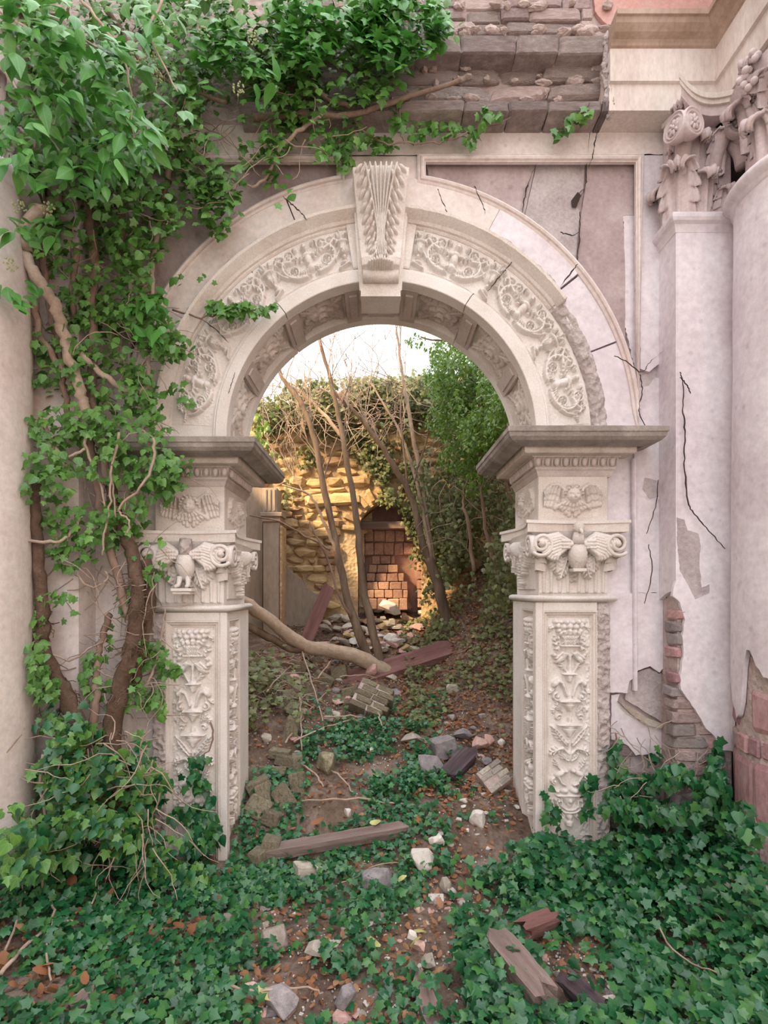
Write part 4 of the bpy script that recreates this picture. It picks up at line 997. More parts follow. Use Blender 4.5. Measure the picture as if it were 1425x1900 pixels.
    V, Fc = sweep(pth, cz([(-.2, 2.925), (.045, 2.925), (.040, 2.90), (.025, 2.862), (.03, 2.855), (.03, 2.845), (.016, 2.83), (.006, 2.80), (0, 2.79), (-.2, 2.79)]), mir); solid('bed_moulding', V, Fc, M['soffit_stone'], im)
    ev, ef = sphere((0, 0, 0), (.020, .020, .032), 10, 8); em = new_mesh('egg', ev, ef, M['soffit_stone'], True)
    dv_, df_ = sphere((0, 0, 0), (.006, .014, .032), 6, 6)
    dm = new_mesh('dart', dv_, df_, M['soffit_stone'], True)
    for i in range(9):
        x = 1.15+i*.068; link('egg', em, im, (X(x), -.047, 2.893+dz)); link('dart', dm, im, (X(x+.034), -.045, 2.890+dz))
    for i in range(10):
        y = .02+i*.068; link('egg', em, im, (X(1.165-.047), y, 2.893+dz), (0, 0, PI/2)); link('dart', dm, im, (X(1.165-.045), y+.034, 2.89+dz), (0, 0, PI/2))
    bd = MB()
    for i in range(28): v, fc = sphere((X(1.035+i*.028), -.139, 3.006+dz), (.011, .010, .010), 6, 5); bd.add(v, fc)
    for i in range(34): v, fc = sphere((X(1.165-.139), -.12+i*.028, 3.006+dz), (.010, .011, .010), 6, 5); bd.add(v, fc)
    tag(bd.build('bead_row', M['cornice_stone'], im, True), kind='stuff')
    # crumbs of mortar lying on the ledge
    b_ = MB()
    for i in range(14):
        v, fc = sphere((X(R.uniform(.95, 1.5)), -R.uniform(.02, .24), 3.094+dz), (R.uniform(.02, .06), R.uniform(.02, .04), R.uniform(.006, .022)), 7, 5, disp=lambda q: R.uniform(-.25, .25)); b_.add(v, fc)
    tag(b_.build('ledge_crumbs', M['rough_stone'], im), kind='stuff')
    return pr
pier(1, 0.0, 'right stone pier with a pale candelabrum relief and a worn outer edge', 'right pier capital with an eagle spreading its wings between two volutes')
pier(-1, -.075, 'left stone pier with a candelabrum relief, ivy climbing its lower half', 'left pier capital with a headless bird standing on a book between volutes')

# ---------------------------------------------------------------- corner pilasters and engaged columns
COLX, COLY = 2.85, -.55
def lathe(prof, cx, cy, seg, a0=0, a1=2*PI):
    V = []; Fc = []; k = len(prof); full = abs(a1-a0-2*PI) < 1e-6; n = seg if full else seg+1
    for i in range(n):
        a = a0+(a1-a0)*i/seg
        for (r, z) in prof: V.append((cx+r*math.cos(a), cy+r*math.sin(a), z))
    for i in range(seg):
        j = (i+1) % n
        for q in range(k-1): Fc.append((i*k+q, j*k+q, j*k+q+1, i*k+q+1))
    return V, Fc
def column(s):
    cx = COLX*s if s > 0 else -2.775
    nm = ('thick round column at the right edge, its plaster fallen off low down over pink stones' if s > 0 else 'thick round white plaster column at the left edge beside the ivy')
    col = empty('round_column', (cx, COLY, 0), nm, 'column')
    n = 120; zt = 4.53; V = []; Fc = []; rings = 26
    def bottom(a):
        if s < 0: return -.4
        d = (math.degrees(a) % 360)
        pts = [(100, .55), (140, .9), (155, 1.36), (162, 1.20), (166, 1.17), (172, 1.12), (176, 1.16), (180, 1.44), (184, 1.60), (190, 1.50), (200, 1.40), (230, 1.3), (300, 1.0)]
        z = float(np.interp(d, [p[0] for p in pts], [p[1] for p in pts])); return z+.02*float(vn(d*.9, 3))+.012*float(vn(d*2.7, 8))
    for sh, off in ((0, 0), (1, -.03)):
        for i in range(n):
            a = 2*PI*i/n; zb = bottom(a)
            for k in range(rings):
                z = zb+(zt-zb)*k/(rings-1); r = .47+.025*(1-(z/4.5))+off+.0035*float(fbm(a*4, z*2.3, 3)); V.append((cx+r*math.cos(a), COLY+r*math.sin(a), z))
    for i in range(n):
        j = (i+1) % n
        for k in range(rings-1):
            Fc.append((i*rings+k, j*rings+k, j*rings+k+1, i*rings+k+1)); o = n*rings; Fc.append((o+i*rings+k, o+i*rings+k+1, o+j*rings+k+1, o+j*rings+k))
    q0 = len(V); V += [V[i*rings] for i in range(n)]+[V[n*rings+i*rings] for i in range(n)]
    for i in range(n): j = (i+1) % n; Fc.append((q0+i, q0+n+i, q0+n+j, q0+j))
    solid('plaster_shaft', V, Fc, M['plaster_violet'] if s > 0 else M['plaster'], col, True)
    V, Fc = lathe([(.452, -.6), (.452, 4.5)], cx, COLY, 40); link('core', new_mesh('core', V, Fc, M['mortar'], True), col)
    V, Fc = lathe([(.44, 4.48), (.475, 4.50), (.485, 4.52), (.490, 4.535), (.515, 4.545), (.530, 4.565), (.530, 4.585), (.515, 4.605), (.44, 4.61)], cx, COLY, 72); link('astragal', new_mesh('astragal', V, Fc, M['plaster_violet'], True), col)
    if s > 0:
        for (z0, z1) in ((1.46, 1.62), (1.33, 1.45), (1.03, 1.32), (.88, 1.02), (.45, .87), (.22, .44), (-.1, .21)):
            a = 142.0
            while a < 232:
                da = R.uniform(17, 30) if z1-z0 > .2 else R.uniform(12, 26); ac = (a+da/2)*D2; w_ = .47*da*D2
                mt = R.choice(['pink_stone', 'pink_stone', 'brick']) if z1-z0 > .13 else 'brick'
                if bottom(ac) < z0+(z1-z0)*.55: a += da; continue
                link('stone', blocks(mt, .11, .075), col, (cx+.408*math.cos(ac), COLY+.408*math.sin(ac), (z0+z1)/2), (0, 0, ac-PI/2), (w_-.022, .115, z1-z0-.022)); a += da
    return col
cr_ = column(1); cl_ = column(-1)
def leaf_me(key, L, wd, curl, lobes):
    k = ('ac', key)
    if k not in _tc:
        A, Fq = acanthus(L, wd, curl, lobes); _tc[k] = new_mesh('acanthus_leaf', A, Fq, M['capital_plaster'], True)
    return _tc[k]
def scroll(cap, p0, ang, r=.10, w=.13, sgn=1):
    """drum volute with a flower on each end, its axis horizontal; ang = direction it looks"""
    Mz = Matrix.Translation(Vector(p0)) @ Matrix.Rotation(ang, 4, 'Z')
    b_ = MB(); vo = None; out = []
    for sd in (-1, 1):
        R3 = Matrix.Rotation(sd*.85, 4, 'Z'); D = Mz @ Matrix.Translation(Vector((sd*w*.42, 0, 0))) @ R3        # this disc looks along local -y
        prof = [(0, .0), (r*.62, .0), (r*.66, -.012), (r*.72, -.014), (r*.76, -.004), (r*.84, -.004), (r*.90, -.016), (r*.98, -.012), (r, .004), (r*.97, .05), (r*.80, .075)]
        n = 30; k = len(prof); V = []
        for i in range(n):
            a = 2*PI*i/n
            for (q, y) in prof: V.append(D @ Vector((q*math.cos(a), y, q*math.sin(a))))
        Fc = [(i*k+q, i*k+q+1, ((i+1) % n)*k+q+1, ((i+1) % n)*k+q) for i in range(n) for q in range(k-1)]
        b_.add(V, Fc); out.append(D)
    v, fc = sphere((0, 0, 0), (w*.42, .05, r*.72), 16, 10); b_.add([Mz @ (Vector(q)+Vector((0, .03, 0))) for q in v], fc)
    vo = solid('volute', b_.v, b_.f, M['capital_plaster'], cap, True)
    for D in out:
        b_ = MB()
        for i in range(8):
            a = 2*PI*i/8; v, fc = sphere((0, 0, 0), (r*.24, .012, r*.13), 8, 6); R3 = Matrix.Rotation(a, 4, 'Y')
            b_.add([D @ ((R3 @ (Vector(q)+Vector((r*.34, 0, 0))))+Vector((0, -.006, 0))) for q in v], fc)
        v, fc = sphere((0, -.012, 0), (r*.14, .014, r*.14), 8, 6); b_.add([D @ Vector(q) for q in v], fc)
        b_.build('flower', M['capital_plaster'], vo, True)
    # the stalk running back and down from the scroll
    pts = [Mz @ Vector(q) for q in ((0, .05, r*.5), (0, .12, r*.1), (0, .18, -r*1.2), (0, .20, -r*2.4))]
    v, fc = tube(smooth_path(pts, 4), [.05]*13, 10); solid('stalk', v, fc, M['capital_plaster'], cap, True)
# pilaster capital and shaft
def pilaster(s):
    x0, x1, yf = 2.105, 2.52, -.21; mir = lambda x, y, h: (s*x, y, h)
    nm = 'flat corner pilaster on the '+('right, split by a long crack with bricks bared low down' if s > 0 else 'left, white plaster behind the thick vine stems')
    pl = empty('corner_pilaster', (s*2.3, -.1, 0), nm, 'pilaster')
    b_ = MB().box((s*(x0+.03), yf+.035, -.5), (s*x1, .1, 4.50)); solid('core', b_.v, b_.f, M['mortar'], pl)
    if s > 0:
        px = [(1257, 412), (1362, 412), (1362, 1395), (1338, 1392), (1326, 1366), (1310, 1352), (1298, 1330), (1280, 1302), (1264, 1280), (1262, 1255), (1268, 1220), (1266, 1180), (1271, 1150), (1262, 1118), (1248, 1106), (1257, 1060)]
        sheet('plaster_face', px, yf-.002, .03, M['plaster_violet'], pl, .03, .004, skip=(0, 1, 15))
        V, Fc = prism([(yf, -.0), (yf, 4.5), (.0, 4.5), (.0, 1.9), (yf, 1.9)][:0] or [(yf, 1.96), (yf, 4.5), (.06, 4.5), (.06, 1.86), (-.06, 1.92)], -x0-.03, -x0, lambda a, b, h: (-h, a, b)); solid('plaster_side', V, Fc, M['plaster_violet'], pl)
        sheet('under_coat', [(1256, 960), (1270, 964), (1276, 984), (1296, 990), (1300, 1012), (1298, 1050), (1302, 1090), (1316, 1084), (1316, 1100), (1290, 1112), (1274, 1080), (1262, 1060), (1257, 1010)], yf-.003, .034, M['under_plaster'], pl, .02, .003)
        for (y0, y1) in [(1105+i*24, 1128+i*24) for i in range(12)]+[(1395+i*26, 1419+i*26) for i in range(7)]:
            course(1252+R.uniform(-3, 5), float(np.interp(y1, [1105, 1150, 1262, 1280, 1302, 1330, 1352, 1366, 1392], [1264, 1272, 1266, 1268, 1282, 1300, 1314, 1330, 1350])), y0+R.uniform(-3, 2), y1, yf+.014, ['brick', 'brick', 'under_plaster', 'rough_stone', 'pink_stone', 'mortar'], (.10, .24), pl, bev=.14, jit=.10, dj=.014)
        crack('crack', [(1262, 690), (1268, 712), (1267, 760), (1271, 800), (1270, 860), (1276, 930), (1290, 955), (1316, 985), (1346, 1018)], yf-.0335, .016, pl)
        crack('crack', [(1262, 700), (1276, 716), (1282, 730)], yf-.0335, .006, pl)
    else:
        b_ = MB().box((s*x0, yf, -.5), (s*x1, .1, 4.50)); solid('plaster_face', b_.v, b_.f, M['plaster'], pl)
    V, Fc = sweep([(x0, .05), (x0, yf), (x1, yf)], [(-.05, 4.47), (.004, 4.47), (.012, 4.50), (.018, 4.52), (.040, 4.535), (.048, 4.555), (.048, 4.575), (.036, 4.595), (-.05, 4.60)], mir); solid('astragal', V, Fc, M['plaster_violet'], pl)
    cap = empty('acanthus_capital', (s*2.3, -.1, 4.6), ('flat' if s > 0 else 'left flat')+' pilaster capital with curling acanthus leaves and a broken abacus corner'+('' if s > 0 else ', hidden in ivy'), 'capital')
    b_ = MB().box((s*(x0+.03), yf+.03, 4.6), (s*x1, .1, 5.3)); solid('bell', b_.v, b_.f, M['capital_plaster'], cap, bevel=.01)
    big = leaf_me('big', .50, .26, .10, 5); mid = leaf_me('mid', .40, .20, .10, 5); sml = leaf_me('small', .26, .15, .09, 4)
    for (me, x, y, z, rz) in ((big, x0+.03, yf+.02, 4.59, -.55), (mid, 2.31, yf+.01, 4.59, .0), (sml, 2.46, yf+.01, 4.59, .1), (mid, x0+.02, -.03, 4.60, -PI/2), (mid, 2.25, yf+.03, 4.86, .25), (mid, 2.43, yf+.02, 4.88, .35), (sml, x0+.04, yf+.06, 4.92, -1.0)):
        link('acanthus_leaf', me, cap, (s*x, y, z), (0, 0, s*rz))
    scroll(cap, (s*2.075, -.37, 5.10), -s*.45, .095, .13)
    scroll(cap, (s*2.50, -.34, 5.12), s*.6, .085, .12)
    lf = leaf_me('small', .26, .15, .09, 4); link('acanthus_leaf', lf, cap, (s*2.08, -.30, 5.10), (-.2, 0, -s*.7))
    def aplan(g):
        o = []; C = [(2.00-g, -.46-g), (2.62, -.46-g)]; n = 14
        for i in range(n+1): t = i/n; o.append((C[0][0]+(C[1][0]-C[0][0])*t, C[0][1]+.16*math.sin(PI*t)))
        o += [(2.62, -.05), (2.10-g, -.05)]
        for i in range(1, n): t = i/n; o.append((2.10-g-.10*t+.07*math.sin(PI*t), -.05-.41*t-g*t))
        return o
    V, Fc = prism(aplan(-.02), 5.235, 5.30, mir); solid('abacus', V, Fc, M['capital_plaster'], cap)
    V, Fc = prism(aplan(.0), 5.30, 5.33, mir); solid('abacus', V, Fc, M['entab'], cap)
    V, Fc = prism(aplan(.015), 5.33, 5.366, mir); solid('abacus', V, Fc, M['entab'], cap)
    return pl
pilaster(1); pilaster(-1)
def colcap(s):
    cx = COLX*s if s > 0 else -2.775
    cap = empty('acanthus_capital', (cx, COLY, 4.61), 'round column capital with tiers of acanthus leaves at the '+('top right corner' if s > 0 else 'top left, hidden in ivy'), 'capital')
    V, Fc = lathe([(.40, 4.6), (.40, 5.0), (.43, 5.15), (.50, 5.26), (.1, 5.27)], cx, COLY, 40); link('bell', new_mesh('bell', V, Fc, M['capital_plaster'], True), cap)
    for tier, (z, n, key, a_) in enumerate(((4.60, 8, 'mid', (.40, .20, .10, 5)), (4.84, 8, 'mid', (.40, .20, .10, 5)), (5.0, 8, 'small', (.26, .15, .09, 4)))):
        for k in range(n):
            a = 2*PI*k/n+(PI/n if tier == 1 else 0)+.15
            if math.sin(a) > .55: continue
            link('acanthus_leaf', leaf_me(key, *a_), cap, (cx+.41*math.cos(a), COLY+.41*math.sin(a), z), (0, 0, a+PI/2), 1.12)
    for a in (-PI*.75, -PI*.25, PI*.75):
        scroll(cap, (cx+.62*math.cos(a), COLY+.62*math.sin(a), 5.12), a+PI/2, .09, .12)
    b_ = MB()
    for k in range(12):
        v, fc = sphere((cx-.52+R.uniform(-.03, .03), COLY-.1+R.uniform(-.05, .05), 5.12+.016*k), (.024, .024, .022), 8, 6); b_.add(v, fc)
    b_.build('fruit_cluster', M['capital_plaster'], cap, True)
    link('acanthus_leaf', leaf_me('small', .26, .15, .09, 4), cap, (cx-.46, COLY-.05, 5.10), (0, 0, -PI/2+.2), 1.1)
    o = []; n = 10; C = [(-.52, -.52), (.52, -.52), (.52, .52), (-.52, .52)]
    for q in range(4):
        A_, B_ = Vector(C[q]), Vector(C[(q+1) % 4]); nrm = -((A_+B_)/2).normalized()
        for i in range(n): t = i/n; p = A_.lerp(B_, t)+nrm*.13*math.sin(PI*t); o.append((p.x, p.y))
    for (z0, z1, k) in ((5.235, 5.30, .97), (5.30, 5.366, 1.0)):
        V, Fc = prism([(a*k, b*k) for a, b in o], z0, z1, lambda x, y, h: (cx+x, COLY+y, h)); solid('abacus', V, Fc, M['entab'], cap)
colcap(1); colcap(-1)
# ---------------------------------------------------------------- courtyard: rear wall with its niche
YB = 4.8
NX0, NX1 = P(664, 0, YB).x, P(783, 0, YB).x; NXC = (NX0+NX1)/2; NRD = (NX1-NX0)/2; NZS = P(0, 930, YB).z-NRD
top = [(-4.5, 5.1), (-3.2, 5.0), (-2.2, 4.85), (-1.6, 4.9), (-1.0, 5.0), (-.4, 5.15), (.3, 5.25), (1.0, 5.3), (1.8, 5.5), (2.6, 5.9), (4.5, 6.1)]
pts = [(-4.5, .3)]+jag(top, .12, .04)[:-1]+[(4.5, 6.1), (4.5, .3), (NX1, .3)]
pts = [(-4.5, .3)]+[p for p in jag(top+[(4.5, .3)], .12, .05, skip=(len(top)-1, len(top)))]
nar = [(NX1, .3)]+[(NXC+NRD*math.cos(PI*i/20), NZS+NRD*math.sin(PI*i/20)) for i in range(21)]+[(NX0, .3)]
V, Fc = prism(pts+nar, -YB-.95, -YB, XZ)
wb_ = struct(solid('wall_back', V, Fc, M['ochre_mortar']))
wb_['label'] = 'tall ochre rubble wall at the far side of the courtyard with an arched niche'
b_ = MB().box((NX0-.2, YB+.55, .3), (NX1+.2, YB+.95, 3.6)); b_.build('niche_back', M['niche_block'], wb_)
# rubble stones, laid in uneven courses
cnt = 0; z = 1.0; rest = MB()
while z < 5.25:
    hh = R.uniform(.09, .19); x = -2.3+R.uniform(-.2, 0)
    while x < 2.4:
        L = R.uniform(.14, .44) if hh < .15 else R.uniform(.2, .5); cx, cz = x+L/2, z+hh/2
        tz = np.interp(cx, [p[0] for p in top], [p[1] for p in top])
        inn = (abs(cx-NXC) < NRD+L*.45+.12 and cz < NZS) or math.hypot(cx-NXC, max(0, cz-NZS)) < NRD+.26+L*.2
        vis = -2.2 < cx < (1.0 if z > 2.6 else 1.5)
        if not inn and cz < tz-.05 and R.random() < .93 and z > gz(cx, YB)-.3 and vis:
            if cnt < 290:
                link('stone', rocks('ochre_stone', 9) if R.random() < .75 else blocks('ochre_stone', .22, .12, 8), wb_, (cx, YB+.02+R.uniform(-.03, .03), cz+R.uniform(-.02, .02)), (R.uniform(-.1, .1), R.uniform(-.12, .12), R.uniform(-.1, .1)), (L*1.12, .24, hh*1.18)); cnt += 1
            else:
                v, fc = sphere((cx, YB+.01, cz), (L*.45, .07, hh*.42), 7, 5, disp=lambda q: R.uniform(-.1, .1)); rest.add(v, fc)
        x += L
    z += hh
if rest.v: tag(rest.build('small_stones', M['ochre_stone'], wb_), kind='stuff')
for i in range(13):      # stones set on edge round the niche head
    a = PI*(.04+.92*i/12); r = NRD+.14
    link('arch_stone', blocks('ochre_stone', .15, .08, 8), wb_, (NXC+r*math.cos(a), YB+.03, NZS+r*math.sin(a)), (0, PI/2-a, 0), (.085, .20, .26))
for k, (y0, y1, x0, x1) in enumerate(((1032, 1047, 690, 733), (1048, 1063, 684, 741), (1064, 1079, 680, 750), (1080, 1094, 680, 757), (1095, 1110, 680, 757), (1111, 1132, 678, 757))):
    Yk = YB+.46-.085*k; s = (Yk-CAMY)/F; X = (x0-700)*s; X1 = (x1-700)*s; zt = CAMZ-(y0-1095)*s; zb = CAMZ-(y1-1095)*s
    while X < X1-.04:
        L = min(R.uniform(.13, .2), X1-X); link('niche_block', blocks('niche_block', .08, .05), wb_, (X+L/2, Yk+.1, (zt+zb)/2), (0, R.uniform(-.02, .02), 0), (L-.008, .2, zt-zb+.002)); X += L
for (y0, y1) in ((984, 1006), (1007, 1031)):
    s = (YB+.52-CAMY)/F; X = (676-700)*s
    while X < (756-700)*s:
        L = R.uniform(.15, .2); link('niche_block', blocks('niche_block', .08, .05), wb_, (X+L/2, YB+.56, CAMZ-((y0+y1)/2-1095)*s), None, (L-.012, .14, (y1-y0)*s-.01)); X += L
for y0 in range(1000, 1126, 17):
    s = (YB+.2-CAMY)/F; zc = CAMZ-(y0-1095)*s
    link('jamb_block', blocks('niche_block', .08, .04), wb_, (NX1+.0, YB+.30+R.uniform(-.03, .03), zc), None, (.10, .44, 17*s-.012))
b_ = MB().box((NX0-.05, YB+.22, P(0, 982, YB+.3).z), (NX1+.05, YB+.50, P(0, 968, YB+.3).z)); solid('lintel', b_.v, b_.f, M['old_wood'], wb_, bevel=.01)
sheet('plaster_lining', [(666, 1140), (666, 990), (672, 965), (690, 950), (690, 985), (676, 990), (676, 1140)], YB+.35, .05, M['ochre_mortar'], wb_, .04, .006)
# ruined plaster pilaster and wall on the left of the courtyard
cpw = struct(MB().box((P(380, 0, 4.3).x, 4.3, .3), (P(487, 0, 4.3).x, YB, P(0, 905, 4.3).z)).build('wall_court', M['court_plaster'])); cpw['label'] = 'brown plastered wall stub left of the courtyard behind the pilaster'
pil = empty('plaster_pilaster', (P(503, 0, 4.0).x, 4.2, 1.0), 'brown weathered plaster pilaster at the back left of the courtyard seen past the left pier', 'pilaster')
def rb(nm, x0, x1, y0, y1, Y, d, m, par):
    a = P(x0, y1, Y); b = P(x1, y0, Y); q = MB().box((a.x, Y, a.z), (b.x, Y+d, b.z)); return solid(nm, q.v, q.f, M[m], par, bevel=.006)
rb('shaft', 488, 518, 968, 1290, 4.05, .4, 'court_plaster', pil); rb('upper_shaft', 487, 514, 905, 950, 4.07, .38, 'court_plaster', pil)
for i in range(3): rb('flute', 491+i*8, 495+i*8, 908, 948, 4.055, .03, 'court_plaster', pil)
rb('capital_band', 483, 523, 950, 958, 4.0, .4, 'court_plaster', pil); rb('capital_band', 486, 520, 958, 968, 4.03, .4, 'entab_dark', pil)
rb('corner_strip', 519, 523, 975, 1290, 4.03, .4, 'ochre_mortar', pil)
sheet('plaster_remnant', [(518, 1042), (530, 1048), (540, 1062), (558, 1075), (566, 1090), (584, 1102), (596, 1104), (582, 1240), (518, 1270)], 4.55, .25, M['court_plaster'], wb_, .04, .008)
# unseen wall added behind the left pier to keep sun off the court pilaster
V, Fc = prism([(.70, .2), (.70, 4.1)]+jag([(.70, 4.1), (2.6, 4.0), (4.3, 4.1), (4.8, 4.3)], .15, .05, skip=(3,))[1:]+[(4.8, .2)], 0, .4, lambda a, b, h: (-2.55-h, a, b))
w = struct(solid('wall_court', V, Fc, M['ochre_mortar'])); w['label'] = 'unseen sun-blocking wall added on the left behind the left pier'
# right hand court wall under the ivy
q = MB().box((2.15, .68, .3), (2.8, YB, 5.4)); w = struct(q.build('wall_court', M['ochre_mortar'])); w['label'] = 'court wall on the right, buried in ivy'

# ---------------------------------------------------------------- trees
def treepart(nm, pts, r0, r1, m, parent, seg=8, jit=.012, sub=4, kind=None):
    p = smooth_path(pts, sub, jit); n = len(p); rad = [r0+(r1-r0)*i/(n-1) for i in range(n)]
    v, f = tube(p, rad, seg, rough=.07); return tag(solid(nm, v, f, M[m], parent, True), kind=kind)
def Z3(pts, Y0, Y1=None):
    Y1 = Y0 if Y1 is None else Y1; n = len(pts)
    return [P(440+a*.379, 600+b*.379, Y0+(Y1-Y0)*i/(n-1)) for i, (a, b) in enumerate(pts)]
def twigs(start, direction, L, depth, mb, r, rr):
    p = [Vector(start)]; d = Vector(direction).normalized(); n = 5
    for i in range(n): d = (d+Vector((rr.uniform(-.22, .22), rr.uniform(-.15, .15), rr.uniform(-.12, .2)))).normalized(); p.append(p[-1]+d*L/n)
    v, f = tube(p, [r*(1-.75*i/n) for i in range(n+1)], 4, cap=False); mb.add(v, f)
    if depth > 0:
        for k in range(rr.randint(2, 4)):
            i = rr.randint(1, n); q = (d+Vector((rr.uniform(-1, 1), rr.uniform(-.4, .4), rr.uniform(-.1, .8)))).normalized(); twigs(p[i], q, L*rr.uniform(.45, .75), depth-1, mb, r*.6, rr)
lg = Z3([(-60, 1330), (60, 1380), (200, 1490), (330, 1578), (450, 1600), (600, 1640), (700, 1690), (800, 1742), (900, 1755)], 2.6, 3.0)
ft = empty('fallen_tree', tuple(lg[-1]-Vector((0, 0, .1))), 'fallen grey trunk across the courtyard with two straight stems rising from it', 'tree')
treepart('trunk', lg, .070, .105, 'pale_bark', ft, 12, .012)
treepart('branch', Z3([(20, 1470), (60, 1490), (150, 1535), (250, 1590), (330, 1600)], 2.65, 2.72), .05, .04, 'trunk_bark', ft, 8, .01)
treepart('stem', Z3([(650, 1660), (590, 1500), (555, 1400), (500, 1170), (455, 950), (400, 680), (360, 500), (300, 370), (235, 290), (190, 200)], 3.0, 3.5), .062, .022, 'trunk_bark', ft, 9, .008)
treepart('stem', Z3([(705, 1690), (660, 1480), (625, 1330), (600, 1140), (585, 950), (550, 750), (520, 580), (490, 430), (455, 270), (410, 110), (390, 20)], 3.0, 3.6), .058, .018, 'trunk_bark', ft, 9, .008)
treepart('branch', Z3([(500, 1160), (470, 1080), (420, 960), (370, 860), (320, 820), (220, 790)], 3.2, 3.0), .028, .010, 'pale_bark', ft, 6, .01)
treepart('branch', Z3([(560, 1440), (500, 1330), (440, 1150), (390, 1050), (355, 970)], 3.0, 2.9), .022, .010, 'bark', ft, 6, .008)
treepart('branch', Z3([(455, 1110), (330, 1040), (200, 970), (60, 940)], 3.15, 2.8), .016, .008, 'bark', ft, 6, .01)
treepart('branch', Z3([(520, 560), (440, 460), (350, 370), (240, 300)], 3.4, 3.6), .032, .018, 'pale_bark', ft, 6, .01)
treepart('branch', Z3([(415, 800), (440, 700), (490, 560)], 3.3, 3.5), .014, .008, 'bark', ft, 6, .008)
tw = MB(); rr = random.Random(21)
for (a, b, L) in ((235, 290, .9), (300, 370, .7), (360, 500, .6), (455, 270, 1.0), (410, 110, .8), (490, 430, .8), (520, 580, .6), (400, 680, .5), (350, 380, .7), (340, 560, .6), (320, 820, .6), (150, 560, .5)):
    for k in range(2): twigs(P(440+a*.379, 600+b*.379, 3.45), (rr.uniform(-.6, .6), rr.uniform(-.3, .3), 1), L, 2, tw, .008, rr)
tag(tw.build('twigs', M['twig_bark'], ft), kind='stuff')
b3 = Z3([(1045, 1540), (1010, 1390), (975, 1250), (940, 1150)], 3.7, 3.75)
st = empty('bare_tree', tuple(b3[0]), 'slender bare tree rising right of the niche and forking into long thin stems', 'tree')
treepart('trunk', b3, .085, .07, 'trunk_bark', st, 10, .008)
treepart('stem', Z3([(950, 1180), (900, 1050), (870, 900), (830, 800), (760, 690), (700, 590), (620, 480), (540, 400), (470, 330)], 3.75, 3.6), .055, .022, 'trunk_bark', st, 9, .01)
treepart('stem', Z3([(965, 1210), (930, 960), (895, 720), (860, 550), (835, 400), (815, 280), (795, 150), (780, 30)], 3.75, 3.9), .042, .014, 'pale_bark', st, 8, .008)
treepart('stem', Z3([(950, 1150), (905, 900), (870, 750), (840, 650), (800, 540), (740, 430), (650, 290)], 3.72, 3.9), .030, .012, 'pale_bark', st, 7, .008)
treepart('stem', Z3([(835, 800), (810, 560), (800, 420), (815, 300)], 3.7, 3.8), .020, .010, 'bark', st, 6, .006)
treepart('branch', Z3([(860, 800), (890, 690), (930, 560), (950, 430), (980, 330)], 3.7, 3.5), .014, .006, 'bark', st, 6, .008)
tw = MB()
for (a, b, L) in ((780, 30, .8), (795, 150, .8), (650, 290, .8), (620, 480, .8), (470, 330, .8), (630, 480, 1.3), (815, 280, .6), (540, 400, .7), (700, 590, .5)):
    for k in range(2): twigs(P(440+a*.379, 600+b*.379, 3.8), (rr.uniform(-.5, .5), rr.uniform(-.3, .3), 1), L, 2, tw, .008, rr)
tag(tw.build('twigs', M['twig_bark'], st), kind='stuff')

# ---------------------------------------------------------------- timbers
def beam(nm, label, a, b, w, t, m, roll=0, seed=0, cat='beam', taper=1.0, down=0):
    """weathered timber between two points: grooved, split, with ragged ends"""
    r = random.Random(seed); a = Vector(a); b = Vector(b); d = b-a; L = d.length; bm_ = bmesh.new()
    n = max(6, int(L/.07)); k = 12; rows = []
    for i in range(n+1):
        x = L*i/n; row = []
        for j in range(k):
            an = 2*PI*(j+.5)/k; c_, s_ = math.cos(an), math.sin(an); q = max(abs(c_), abs(s_)); yy = c_/q*w/2; zz = s_/q*t/2
            g = (r.uniform(-.05, .05)+.05*math.sin(j*5+seed)); e = 1-(.16 if i in (0, n) else 0)*r.random(); tp = 1+(taper-1)*i/n
            xx = x+(r.uniform(-.05, .05) if i in (0, n) else 0)
            row.append(bm_.verts.new((xx, yy*(1+g)*e*tp, zz*(1+g)*e*tp)))
        rows.append(row)
    for i in range(n):
        for j in range(k): bm_.faces.new((rows[i][j], rows[i][(j+1) % k], rows[i+1][(j+1) % k], rows[i+1][j]))
    bm_.faces.new(rows[0][::-1]); bm_.faces.new(rows[-1]); bmesh.ops.recalc_face_normals(bm_, faces=bm_.faces)
    me = bpy.data.meshes.new(nm); bm_.to_mesh(me); bm_.free(); me.materials.append(M[m])
    o = link(nm, me, None, a, (d.to_track_quat('X', 'Z') @ Euler((roll, 0, 0)).to_quaternion()).to_euler())
    return tag(o, label, cat)
Zc = lambda a, b, Y: P(440+a*.379, 600+b*.379, Y)
beam('roof_beam', 'broad dark red beam lying under the fallen trunk, raised at its right end', Zc(470, 1800, 2.75), Zc(1055, 1610, 3.2), .28, .22, 'red_wood', .5, 3)
beam('plank', 'dark red plank leaning up against the left of the courtyard wall', Zc(290, 1660, 3.5), Zc(450, 1290, 4.35), .18, .06, 'red_wood', .9, 5, 'plank')
Zg = lambda px, py, up=.03: hit(px, py)+Vector((0, 0, up))
beam('fallen_beam', 'long grey-brown weathered beam lying among the ivy in front of the opening', Zg(493, 1600, .07), Zg(758, 1548, .05), .10, .085, 'old_wood', .2, 7)
beam('fallen_beam', 'short nearly black timber on the brown leaves inside the arch', Zg(832, 1452, .05), Zg(874, 1410, .07), .15, .10, 'dark_wood', .3, 9)
beam('fallen_beam', 'thick split log running out of the bottom edge right of centre', Zg(918, 1785, .13), Zg(1010, 1900, .12), .14, .11, 'old_wood', .1, 11)
beam('fallen_beam', 'charred timber at the bottom edge beside the pale block', Zg(1050, 1860, .11), Zg(1120, 1920, .10), .10, .07, 'dark_wood', .2, 13)
